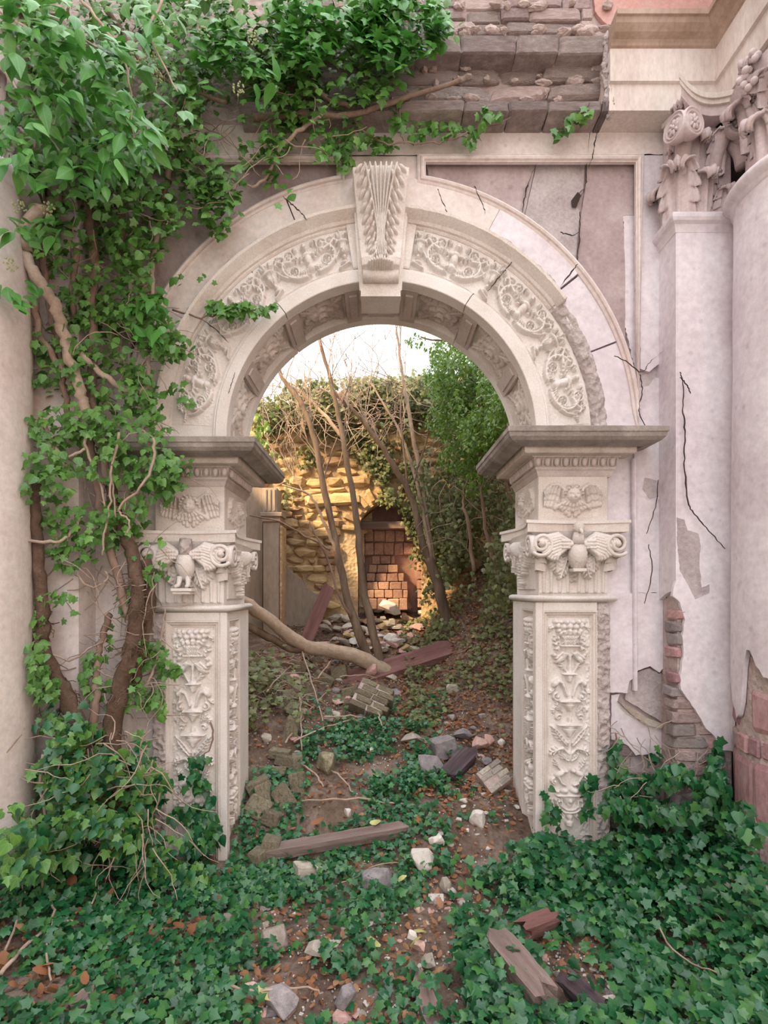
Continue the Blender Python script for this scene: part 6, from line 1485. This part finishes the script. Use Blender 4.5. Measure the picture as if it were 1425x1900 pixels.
# climbing ivy down the left side
cl = empty('climbing_ivy', P(190, 1560, -.25), 'old climbing ivy with woody stems covering the left pilaster beside the arch', 'ivy')
for pts, r0, r1, y0, y1, m in (
 ([(74, 380), (52, 425), (46, 470), (74, 522), (99, 558), (114, 606), (127, 658), (147, 713), (158, 761), (160, 800)], .040, .034, -.55, -.32, 'twig_bark'),
 ([(66, 562), (74, 621), (99, 662), (122, 690), (144, 713)], .022, .024, -.4, -.33, 'bark'),
 ([(85, 459), (81, 510), (99, 600), (110, 650), (118, 713), (128, 770)], .022, .02, -.35, -.3, 'bark'),
 ([(129, 636), (158, 665), (192, 695), (221, 717), (250, 728), (268, 722), (272, 700), (277, 658)], .024, .014, -.36, -.2, 'twig_bark'),
 ([(140, 463), (136, 533), (136, 600)], .024, .02, -.28, -.25, 'bark'),
 ([(178, 492), (171, 547), (173, 658), (170, 732), (185, 820), (200, 900)], .032, .030, -.24, -.26, 'bark'),
 ([(295, 418), (282, 492), (284, 558), (277, 658)], .020, .016, -.14, -.14, 'twig_bark'),
 ([(66, 880), (66, 950), (67, 1008), (74, 1082), (80, 1150), (78, 1197), (97, 1247), (126, 1298), (147, 1361), (168, 1416), (181, 1479), (190, 1560)], .028, .075, -.42, -.35, 'root_hair'),
 ([(205, 900), (225, 980), (250, 1045), (253, 1134), (244, 1205), (219, 1298), (206, 1370), (219, 1479), (210, 1580)], .035, .075, -.22, -.3, 'root_hair'),
 ([(268, 1040), (276, 1100), (272, 1150), (262, 1220), (250, 1270)], .05, .03, -.15, -.15, 'root_hair'),
 ([(205, 1140), (189, 1184), (181, 1239), (177, 1302), (168, 1380)], .022, .03, -.2, -.3, 'bark'),
 ([(160, 770), (172, 860), (190, 960), (215, 1060), (240, 1150)], .026, .03, -.3, -.22, 'bark'),
 ([(-20, 995), (60, 1004), (110, 1003), (135, 985), (150, 960)], .012, .009, -.5, -.35, 'twig_bark'),
 ([(284, 813), (284, 861), (258, 905), (228, 934), (221, 949), (240, 967), (236, 990)], .010, .006, -.5, -.45, 'twig_bark'),
 ([(221, 802), (206, 879), (205, 930), (195, 990), (190, 1030)], .009, .006, -.48, -.4, 'twig_bark'),
 ([(158, 805), (162, 842), (184, 894), (195, 940)], .012, .007, -.45, -.4, 'twig_bark'),
 ([(284, 813), (262, 800), (235, 810), (212, 840), (208, 900), (215, 960)], .008, .006, -.42, -.4, 'twig_bark'),
 ([(140, 1063), (160, 1085), (177, 1089), (199, 1074), (196, 1060)], .009, .007, -.3, -.3, 'twig_bark'),
 ([(84, 790), (92, 815), (112, 845), (98, 830)], .016, .010, -.4, -.38, 'twig_bark'),
 ([(158, 833), (130, 848), (100, 850), (60, 848)], .010, .006, -.45, -.5, 'twig_bark'),
 ([(60, 1130), (85, 1200), (130, 1225), (170, 1200)], .008, .006, -.4, -.3, 'twig_bark'),
 ([(80, 1400), (76, 1470), (88, 1530), (70, 1590)], .010, .008, -.6, -.6, 'twig_bark'),
 ([(230, 1310), (262, 1290), (285, 1240), (300, 1180), (306, 1130)], .014, .007, -.2, -.06, 'twig_bark')): vine(cl, pts, r0, r1, y0, y1, m, 10 if r0 > .02 else 6, jit=.012 if r0 > .02 else .008)
B = [(190, 480, 110, 50, .6, -.4, -.1), (200, 560, 110, 50, .9, -.35, -.1), (250, 610, 80, 50, 1, -.4, -.1), (110, 620, 60, 40, .35, -.45, -.2), (130, 690, 90, 50, .45, -.45, -.2), (240, 680, 60, 50, .7, -.35, -.1), (355, 520, 40, 22, .9, -.25, -.1), (310, 640, 50, 30, 1, -.35, -.15), (240, 750, 80, 35, .9, -.4, -.15), (110, 780, 90, 40, .7, -.5, -.25), (210, 800, 100, 35, .8, -.5, -.2), (320, 740, 40, 30, .6, -.25, -.1), (90, 850, 80, 35, .8, -.6, -.3), (240, 860, 110, 35, .9, -.5, -.2), (90, 900, 60, 30, .5, -.6, -.3), (290, 900, 50, 30, .8, -.3, -.1), (240, 950, 60, 35, .5, -.4, -.2), (150, 970, 90, 35, .5, -.45, -.25), (150, 1030, 60, 30, .5, -.4, -.25), (250, 1010, 50, 40, .6, -.3, -.1), (285, 980, 35, 25, .6, -.25, -.1), (320, 870, 40, 25, .5, -.25, -.1), (270, 1060, 40, 30, .6, -.25, -.1), (255, 1120, 40, 30, .5, -.25, -.1), (280, 1215, 30, 30, .9, -.2, -.08), (240, 1190, 50, 40, .4, -.3, -.1), (70, 1190, 18, 80, 1, -.6, -.4), (80, 1270, 30, 30, .8, -.6, -.4), (310, 1240, 28, 16, .6, -.15, -.08), (285, 1310, 26, 50, .8, -.2, -.08), (305, 1370, 20, 30, .7, -.15, -.08), (230, 1280, 50, 50, .4, -.3, -.15), (180, 1250, 30, 50, .4, -.3, -.2), (100, 1120, 50, 30, .3, -.5, -.3)]
p = ell(B, 3900); p = keepclump(p, 5.5, .0); N, T = wallv(len(p), (.05, -1, .45), .42)
plant('', '', '', None, p, N, T, NR.uniform(.038, .072, len(p)), 'ivy_wall', T_IVY, 300, root=cl)
tendrils(cl, [(R.uniform(60, 300), R.uniform(480, 1350)) for i in range(220)], r=.0045, L=(.2, .6), seed=5)
# hairy rootlets clinging to the thick stems
mb = MB(); rr = random.Random(6)
for (a, b) in [(R.uniform(-16, 16)+x, R.uniform(-20, 20)+y) for x, y in ((80, 1150), (97, 1247), (126, 1298), (147, 1361), (168, 1416), (250, 1080), (253, 1134), (244, 1205), (219, 1298), (206, 1370), (219, 1479), (235, 1440), (250, 1450), (210, 1500)) for _ in range(16)]:
    q = P(a, b, rr.uniform(-.4, -.2)); pts = [q]; d = Vector((rr.uniform(-1, 1), rr.uniform(-.4, .2), rr.uniform(-1, .3)))
    for i in range(4): pts.append(pts[-1]+d*.03+Vector((rr.uniform(-.012, .012),)*3))
    v, f = tube(pts, .0035, 3, cap=False); mb.add(v, f)
tag(mb.build('rootlets', M['root_hair'], cl), kind='stuff')
# lower left mass
lo = empty('ivy_bush', P(180, 1600, -.4), 'dense ivy mass at the foot of the left pilaster left of the left pier', 'ivy')
B = [(110, 1290, 50, 30, .6, -.6, -.4), (140, 1340, 70, 40, .9, -.6, -.3), (150, 1400, 80, 50, 1, -.7, -.3), (120, 1470, 80, 60, .9, -.7, -.3), (200, 1460, 80, 60, .8, -.6, -.2), (270, 1460, 40, 60, .8, -.4, -.15), (270, 1550, 80, 50, 1.2, -.6, -.2), (150, 1550, 110, 50, 1.2, -.8, -.3), (40, 1580, 60, 50, 1.2, -1.2, -.7), (240, 1390, 30, 50, .6, -.4, -.15), (300, 1590, 60, 30, 1, -.5, -.2), (340, 1620, 60, 25, 1, -.45, -.2), (20, 1500, 20, 14, .3, -1.2, -1.1)]
p = keepclump(ell(B, 2700), 5, .02)
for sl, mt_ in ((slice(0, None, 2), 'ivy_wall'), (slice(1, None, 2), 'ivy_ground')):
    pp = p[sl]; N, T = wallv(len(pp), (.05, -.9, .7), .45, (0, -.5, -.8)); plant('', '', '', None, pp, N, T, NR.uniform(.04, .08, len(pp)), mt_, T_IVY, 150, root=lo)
tendrils(lo, [(R.uniform(30, 300), R.uniform(1350, 1600)) for i in range(90)], r=.005, L=(.2, .6), seed=7, Yr=(-.7, -.3))
# clusters on the carved stone
for (nm, lab, B, n, vv, mat) in (
 ('ivy_sprig', 'ivy sprig lying across the scroll carving left of the keystone', [(450, 574, 42, 14, 1, -.14, -.07), (500, 568, 14, 10, .6, -.12, -.07), (400, 570, 22, 14, .6, -.12, -.07)], 70, [(320, 575), (372, 590), (400, 584), (440, 578), (500, 570)], 'ivy_wall'),
 ('ivy_cluster', 'upper of two dark ivy clusters on the front of the left pier', [(370, 1410, 22, 12, 1, -.12, -.06), (365, 1440, 20, 18, 1, -.12, -.06), (345, 1450, 14, 12, .7, -.12, -.06), (375, 1460, 14, 14, .7, -.12, -.06)], 34, [(390, 1340), (394, 1380), (372, 1410), (368, 1460)], 'ivy_ground'),
 ('ivy_cluster', 'lower ivy cluster climbing the foot of the left pier', [(365, 1510, 34, 18, 1, -.15, -.06), (385, 1545, 24, 34, 1.2, -.15, -.06), (360, 1570, 28, 20, 1, -.2, -.06), (325, 1510, 16, 14, .5, -.12, -.06), (390, 1490, 12, 20, .5, -.1, -.05)], 170, [(400, 1600), (390, 1550), (380, 1500), (385, 1480)], 'ivy_ground'),
 ('ivy_strand', 'single ivy strand on the worn edge of the right pier', [(1096, 1452, 8, 14, 1, -.08, -.04), (1092, 1480, 8, 18, 1, -.08, -.04), (1090, 1510, 10, 14, 1, -.1, -.04), (1014, 1470, 6, 24, .6, -.06, -.03), (1025, 1510, 14, 20, 1, -.1, -.04)], 44, [(1092, 1440), (1094, 1480), (1090, 1520)], 'ivy_ground'),
 ('ivy_strand', 'ivy strand climbing the broken plaster right of the right pier', [(1142, 1400, 10, 30, 1, -.1, -.02), (1148, 1440, 16, 30, 1.2, -.14, -.02), (1140, 1480, 18, 20, 1, -.15, -.02), (1214, 1400, 8, 20, .8, -.1, -.02)], 90, [(1142, 1360), (1144, 1420), (1150, 1480)], 'ivy_ground'),
 ('ivy_strand', 'ivy climbing the corner beside the right hand column foot', [(1328, 1430, 14, 40, 1, -.4, -.28), (1320, 1470, 30, 30, 1.2, -.5, -.28), (1334, 1390, 8, 20, .7, -.35, -.28), (1376, 1510, 16, 30, .8, -1.1, -.95), (1400, 1540, 24, 20, .8, -1.2, -1.0)], 170, [(1330, 1380), (1334, 1430), (1325, 1490)], 'ivy_ground'),
 ('ivy_cluster', 'low ivy growing up the bare bricks between pier and pilaster', [(1190, 1455, 34, 20, 1, -.25, -.05), (1250, 1440, 40, 22, 1, -.4, -.25), (1180, 1500, 60, 24, 1.3, -.4, -.1), (1270, 1510, 60, 20, 1.3, -.5, -.25)], 300, [(1240, 1530), (1235, 1470), (1250, 1420)], 'ivy_ground')):
    t = empty(nm, P(B[-1][0], B[-1][1], B[-1][6]), lab, 'ivy'); p = ell(B, n); N, T = wallv(len(p)); plant('', '', '', None, p, N, T, NR.uniform(.045, .085, len(p)), mat, T_IVY, 250, root=t)
    vine(t, vv, .007, .004, B[0][6], B[0][6]-.02, 'bark', 6)
dr = empty('dry_roots', P(1200, 1500, -.05), 'dry brown rootlets clinging to the broken plaster right of the right pier', 'roots')
tendrils(dr, [(R.uniform(1140, 1330), R.uniform(1330, 1480)) for i in range(46)], r=.004, L=(.1, .3), seed=11, Yr=(-.3, -.05), name='dry_roots')

# ---------------------------------------------------------------- ground ivy, leaf litter
ex = [(520, 1730, 60, 45), (600, 1765, 60, 25), (560, 1850, 100, 40), (640, 1860, 60, 40), (480, 1840, 60, 35), (740, 1735, 80, 30), (770, 1780, 70, 40), (1060, 1790, 85, 50), (1120, 1860, 60, 35), (880, 1690, 50, 30), (930, 1720, 30, 30), (835, 1650, 50, 26), (60, 1840, 70, 45), (20, 1790, 40, 40), (140, 1870, 90, 20), (880, 1610, 50, 30), (700, 1890, 120, 20), (860, 1500, 45, 50), (900, 1460, 50, 60), (860, 1420, 60, 40), (900, 1350, 70, 40), (390, 1720, 50, 16), (320, 1740, 60, 14), (600, 1700, 90, 12), (950, 1790, 14, 20), (960, 1840, 26, 30), (1000, 1880, 30, 20), (1330, 1640, 30, 22), (700, 1624, 36, 26), (782, 1588, 24, 28), (480, 1750, 30, 40), (1000, 1745, 40, 20)]
def toPx(p):
    d = p[:, 1]-CAMY; return 700+p[:, 0]/d*F, 1095-(p[:, 2]-CAMZ)/d*F
gzv = lambda x, y: np.array([gz(a, b) for a, b in zip(x, y)])
def groundpts(n, x0, x1, y0, y1):
    x = NR.uniform(x0, x1, n); y = NR.uniform(y0, y1, n); return np.stack([x, y, gzv(x, y)], -1)
def bare(p, pad=1.0):
    px, py = toPx(p); m = np.zeros(len(p), bool)
    for (a, b, c, d) in ex: m |= ((px-a)/(c*pad))**2+((py-b)/(d*pad))**2 < 1+.7*vn(px/14, py/14)
    return m
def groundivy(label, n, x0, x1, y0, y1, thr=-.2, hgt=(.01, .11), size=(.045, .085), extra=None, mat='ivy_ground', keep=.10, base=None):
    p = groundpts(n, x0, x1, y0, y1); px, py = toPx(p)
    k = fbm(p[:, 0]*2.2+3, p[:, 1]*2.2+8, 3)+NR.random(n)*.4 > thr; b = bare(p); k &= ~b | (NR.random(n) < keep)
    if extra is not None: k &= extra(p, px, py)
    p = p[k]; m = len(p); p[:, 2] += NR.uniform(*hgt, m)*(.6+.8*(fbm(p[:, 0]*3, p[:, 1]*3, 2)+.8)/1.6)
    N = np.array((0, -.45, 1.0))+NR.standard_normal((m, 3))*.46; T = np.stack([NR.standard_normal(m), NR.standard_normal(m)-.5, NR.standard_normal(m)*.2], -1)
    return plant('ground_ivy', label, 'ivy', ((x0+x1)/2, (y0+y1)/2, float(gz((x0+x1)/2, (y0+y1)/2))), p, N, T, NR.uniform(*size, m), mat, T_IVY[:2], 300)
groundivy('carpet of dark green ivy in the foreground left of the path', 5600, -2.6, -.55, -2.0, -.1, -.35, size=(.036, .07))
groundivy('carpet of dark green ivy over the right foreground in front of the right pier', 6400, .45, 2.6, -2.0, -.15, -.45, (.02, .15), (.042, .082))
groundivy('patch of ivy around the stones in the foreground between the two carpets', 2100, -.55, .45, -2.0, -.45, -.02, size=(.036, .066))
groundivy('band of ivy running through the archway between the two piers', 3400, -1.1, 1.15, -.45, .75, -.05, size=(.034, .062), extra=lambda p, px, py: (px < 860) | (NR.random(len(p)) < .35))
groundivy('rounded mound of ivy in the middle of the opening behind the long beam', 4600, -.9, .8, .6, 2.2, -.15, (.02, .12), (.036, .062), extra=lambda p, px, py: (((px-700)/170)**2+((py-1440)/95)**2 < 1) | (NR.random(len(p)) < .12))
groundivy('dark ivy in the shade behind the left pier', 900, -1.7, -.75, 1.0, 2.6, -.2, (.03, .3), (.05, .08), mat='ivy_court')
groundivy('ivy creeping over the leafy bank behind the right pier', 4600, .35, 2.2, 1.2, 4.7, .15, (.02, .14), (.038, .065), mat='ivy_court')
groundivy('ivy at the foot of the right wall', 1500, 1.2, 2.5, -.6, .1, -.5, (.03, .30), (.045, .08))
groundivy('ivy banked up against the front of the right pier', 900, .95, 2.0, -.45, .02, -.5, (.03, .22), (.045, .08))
p = np.concatenate([groundpts(5200, -2.6, 2.6, -2.0, .6), groundpts(15000, -1.5, 2.2, .5, 4.7)]); px, py = toPx(p)
k = np.where(p[:, 1] < .5, bare(p, 1.2) | (NR.random(len(p)) < .30), (p[:, 0] > .25) & (NR.random(len(p)) < .9) | (NR.random(len(p)) < .25)); p = p[k]; m = len(p); p[:, 2] += NR.uniform(.008, .035, m)
N = np.array((0, -.2, 1.0))+NR.standard_normal((m, 3))*.5; T = np.stack([NR.standard_normal(m), NR.standard_normal(m), NR.standard_normal(m)*.2], -1)
X, T, N = frames(N, T); o = link('leaf_litter', cloud_mesh('leaf_litter', p, X, T, N, NR.uniform(.025, .055, m), T_DEAD, M['dead_leaf']))
tag(o, 'brown dead leaves littering the soil between the stones and under the ivy', 'leaves', kind='stuff')
for i, (a, b, w, yl) in enumerate(((104, 1590, 22, 0), (138, 1660, 20, 0), (196, 1690, 18, 0), (72, 1815, 26, 0), (20, 1815, 26, 0), (100, 1820, 22, 0), (118, 1868, 30, 0), (60, 1745, 18, 0), (340, 1735, 20, 0), (348, 1755, 16, 0), (400, 1750, 16, 0), (300, 1760, 14, 0), (160, 1850, 18, 0), (1410, 1722, 22, 0), (1385, 1710, 16, 0), (880, 1640, 20, 0), (870, 1620, 16, 0), (900, 1650, 16, 0), (578, 1545, 18, 0), (780, 1540, 14, 0), (560, 1800, 20, 0), (930, 1560, 16, 0), (915, 1590, 14, 0), (760, 1770, 22, 1), (704, 1778, 22, 1), (786, 1742, 24, 1), (506, 1880, 26, 1), (735, 1650, 14, 1), (688, 1542, 16, 1), (240, 1720, 16, 0), (30, 1700, 18, 0), (410, 1690, 14, 0), (640, 1700, 14, 0), (1000, 1650, 14, 0), (1150, 1660, 14, 0), (1200, 1700, 14, 0), (1050, 1740, 16, 0), (1010, 1770, 16, 0), (1120, 1780, 16, 0), (820, 1700, 14, 0))):
    q = hit(a, b); s = (q.y-CAMY)/F; mt = 'yellow_leaf' if yl else 'dead_leaf'; tv, tf = T_DEAD[i % 2]
    me = _tc.setdefault(('dead', mt, i % 2), new_mesh('leaf', tv, tf, M[mt]))
    o = link('fallen_leaf', me, None, q+Vector((0, -.02, .07)), (R.uniform(.2, .9), R.uniform(-.4, .4), R.uniform(0, 6.2)), w*s*1.5)
    tag(o, ('yellow fallen leaf ' if yl else 'curled rust-brown leaf ')+near(q), 'leaf', 'yellow fallen leaves' if yl else 'large brown leaves on the ivy')
# crumbs of plaster and grit on the bare ground
p = np.concatenate([groundpts(5200, -1.6, 1.6, -2.0, 1.6), groundpts(3500, -1.2, 1.6, 1.5, 4.6)]); k = np.where(p[:, 1] < .9, bare(p, 1.15) | (NR.random(len(p)) < .12), NR.random(len(p)) < .6); p = p[k]; m = len(p); p[:, 2] += .004
N = NR.standard_normal((m, 3)); T = NR.standard_normal((m, 3)); X, T, N = frames(N, T)
oc = np.array([(.5, 0, 0), (-.5, .1, 0), (0, .45, .1), (.1, -.4, 0), (0, 0, .4), (0, .05, -.35)]); of = np.array([(0, 2, 4), (2, 1, 4), (1, 3, 4), (3, 0, 4), (2, 0, 5), (1, 2, 5), (3, 1, 5), (0, 3, 5)])
for sl, mt in ((slice(0, None, 3), 'white_chip'), (slice(1, None, 3), 'pale_rock'), (slice(2, None, 3), 'grey_rock')):
    tag(link('grit', cloud_mesh('grit', p[sl], X[sl], T[sl], N[sl], NR.uniform(.008, .026, len(p[sl])), [(oc, of)], M[mt])), {'white_chip': 'white', 'pale_rock': 'sandy', 'grey_rock': 'grey'}[mt]+' grit and plaster crumbs strewn over the bare soil', 'grit', kind='stuff')
# bare runners and sticks on the ground
stk = [([(250, 1640), (330, 1660), (420, 1668)], .006), ([(90, 1600), (78, 1660), (100, 1720), (84, 1790), (95, 1850)], .010), ([(0, 1840), (60, 1770), (110, 1745), (135, 1740)], .012), ([(0, 1800), (30, 1740), (40, 1660), (20, 1600)], .008), ([(170, 1700), (185, 1650), (175, 1610)], .006), ([(620, 1672), (700, 1630), (740, 1626)], .005), ([(870, 1300), (640, 1350), (560, 1430), (500, 1520)], .0), ([(1115, 1600), (1170, 1660), (1250, 1700)], .006), ([(1210, 1720), (1250, 1790), (1330, 1840)], .007), ([(1100, 1690), (1060, 1720), (1040, 1735)], .006), ([(430, 1862), (480, 1870), (560, 1860), (600, 1868)], .008), ([(1370, 1760), (1340, 1740), (1300, 1700)], .006)]
for (pts, r) in stk:
    if r == 0: continue
    q = [hit(a, min(b, 1895))+Vector((0, 0, .07+R.uniform(0, .03))) for a, b in pts]; q = smooth_path(q, 5, .008); v, f = tube(q, [r*(1-.5*i/len(q)) for i in range(len(q))], 6)
    tag(solid('ivy_runner', v, f, M['twig_bark'], None, True), 'bare woody ivy runner '+near(q[len(q)//2]), 'stem', 'bare runners over the foreground ivy')
for (a0, b0, a1, b1, up) in ((530, 1398, 608, 1290, .1), (545, 1400, 660, 1345, .12), (556, 1330, 560, 1410, .2), (560, 1245, 600, 1368, .25), (495, 1320, 540, 1250, .2), (470, 1275, 560, 1300, .2), (600, 1345, 700, 1346, .08), (590, 1300, 640, 1215, .25), (470, 1240, 530, 1275, .2), (480, 1300, 570, 1262, .2), (610, 1440, 655, 1480, .06), (560, 1430, 600, 1470, .06), (700, 1340, 712, 1372, .1), (630, 1280, 700, 1270, .15), (770, 1500, 560, 1495, .03)):
    a = hit(a0, b0)+Vector((0, 0, up)); b = hit(a1, b1)+Vector((0, 0, up*.3+.03)); q = smooth_path([a, a.lerp(b, .5)+Vector((0, 0, .03)), b], 5, .01); v, f = tube(q, [.010*(1-.4*i/len(q)) for i in range(len(q))], 5)
    tag(solid('dry_stick', v, f, M['twig_bark'], None, True), 'thin dry stick '+near(q[len(q)//2]), 'stick', 'dry sticks on the courtyard rubble')
br = MB(); rr = random.Random(44)
for i in range(90):
    q = hit(rr.uniform(465, 580), rr.uniform(1225, 1320))+Vector((0, 0, rr.uniform(.05, .2))); d = Vector((rr.uniform(-1, 1), rr.uniform(-.5, .5), rr.uniform(-.4, .3))); v, f = tube([q, q+d*.12+Vector((0, 0, .03)), q+d*.3], [.006, .005, .002], 4, cap=False); br.add(v, f)
tag(br.build('brushwood', M['twig_bark']), 'heap of thin dead brushwood behind the left pier', 'brushwood', kind='stuff')

# ---------------------------------------------------------------- courtyard greenery
def court(name, label, cat, B, n, mat, tm, size, thr=-.2, out=(0, -1, .5), Yb=4.5, spread=.5, single=300, sc=2.2):
    p = keepclump(ell(B, n), sc, thr); N, T = wallv(len(p), out, spread); return plant(name, label, cat, P(B[0][0], B[0][1], Yb), p, N, T, NR.uniform(*size, len(p)), mat, tm, single)
court('wall_ivy', 'ivy trailing over the top of the ochre wall and down beside the niche', 'ivy', [(640, 725, 110, 26, 1.2, 4.3, 4.9), (550, 755, 90, 26, 1, 4.3, 4.8), (760, 745, 100, 50, 1.2, 4.3, 4.8), (600, 770, 90, 30, .5, 4.5, 4.78), (700, 790, 60, 40, .9, 4.5, 4.75), (720, 850, 50, 40, 1, 4.5, 4.75), (770, 900, 60, 50, 1, 4.4, 4.75), (790, 960, 40, 50, 1, 4.5, 4.75), (500, 840, 26, 30, .4, 4.6, 4.78), (570, 845, 24, 20, .5, 4.6, 4.78), (640, 805, 60, 14, .3, 4.6, 4.78), (670, 840, 20, 30, .4, 4.6, 4.78), (505, 790, 40, 16, .6, 4.6, 4.78), (540, 915, 20, 30, .15, 4.6, 4.78), (725, 925, 25, 12, .6, 4.6, 4.72)], 8500, 'ivy_court', T_IVY, (.05, .085), -.08, sc=3.5)
court('wall_ivy', 'dark ivy covering the right part of the courtyard down to the leafy bank', 'ivy', [(860, 900, 90, 90, 1, 3.6, 4.6), (900, 980, 80, 90, 1, 3.2, 4.4), (830, 1010, 50, 70, .9, 4.2, 4.7), (880, 1060, 70, 50, .5, 3.2, 4.3), (830, 1110, 50, 40, .6, 3.8, 4.3), (930, 1130, 40, 60, .5, 2.4, 3.5), (940, 1000, 40, 130, 1, 2.2, 3.5), (820, 1175, 60, 26, 1, 3.4, 4.0), (780, 1030, 20, 40, .3, 4.5, 4.75)], 12000, 'ivy_court', T_IVY, (.042, .075), -.02, sc=3.5)
court('leafy_tree', 'bright green leafy tree leaning in at the upper right of the opening', 'tree', [(850, 700, 50, 60, 1, 2.6, 3.8), (890, 750, 55, 55, 1, 2.4, 3.6), (840, 780, 50, 40, .9, 2.8, 3.8), (900, 800, 50, 40, .9, 2.0, 3.2), (830, 650, 36, 22, .7, 2.8, 3.6), (930, 780, 30, 60, .8, 1.6, 2.6), (860, 850, 50, 30, .6, 2.8, 3.6), (880, 900, 30, 24, .4, 2.6, 3.2), (770, 630, 20, 14, .25, 2.6, 3.0), (815, 700, 30, 40, .6, 3.0, 3.8), (920, 700, 40, 50, .8, 2, 3)], 15000, 'tree_leaf', T_OV, (.032, .062), -.05, (-.3, -.6, .8), 3.2, .55, 300, 4.5)
court('sunlit_shrub', 'yellow-green shrub leaves lit by the sun at the left edge of the opening', 'shrub', [(492, 770, 18, 30, 1, 3.2, 4.2), (505, 740, 18, 16, .8, 3.2, 4.2), (490, 820, 18, 30, .6, 3.4, 4.2), (515, 800, 20, 16, .4, 3.6, 4.2)], 420, 'tree_leaf', T_OV, (.06, .10), -.1, (0, -.8, .6), 4)
tb = empty('woody_stems', P(900, 900, 2.6), 'woody stems of the leafy tree at the upper right of the opening', 'tree')
for pts in ([(960, 960), (930, 860), (900, 780), (870, 690), (840, 640), (780, 625)], [(950, 900), (900, 850), (860, 800), (830, 740)], [(935, 1100), (900, 980), (890, 860), (900, 700)], [(880, 1060), (866, 960), (858, 930), (870, 880)]): vine(tb, pts, .03, .010, 2.9, 3.0, 'bark', 7, jit=.02)
tendrils(tb, [(R.uniform(820, 940), R.uniform(650, 1000)) for i in range(120)], r=.006, L=(.3, .9), seed=17, Yr=(3.0, 4.2))
cr2 = empty('dry_vine', P(560, 760, 4.6), 'tangle of dry vine stems along the top of the ochre wall', 'vine')
tendrils(cr2, [(R.uniform(480, 760), R.uniform(700, 800)) for i in range(170)], r=.008, L=(.4, 1.0), seed=19, Yr=(4.2, 4.7), name='stems', down=-.2)
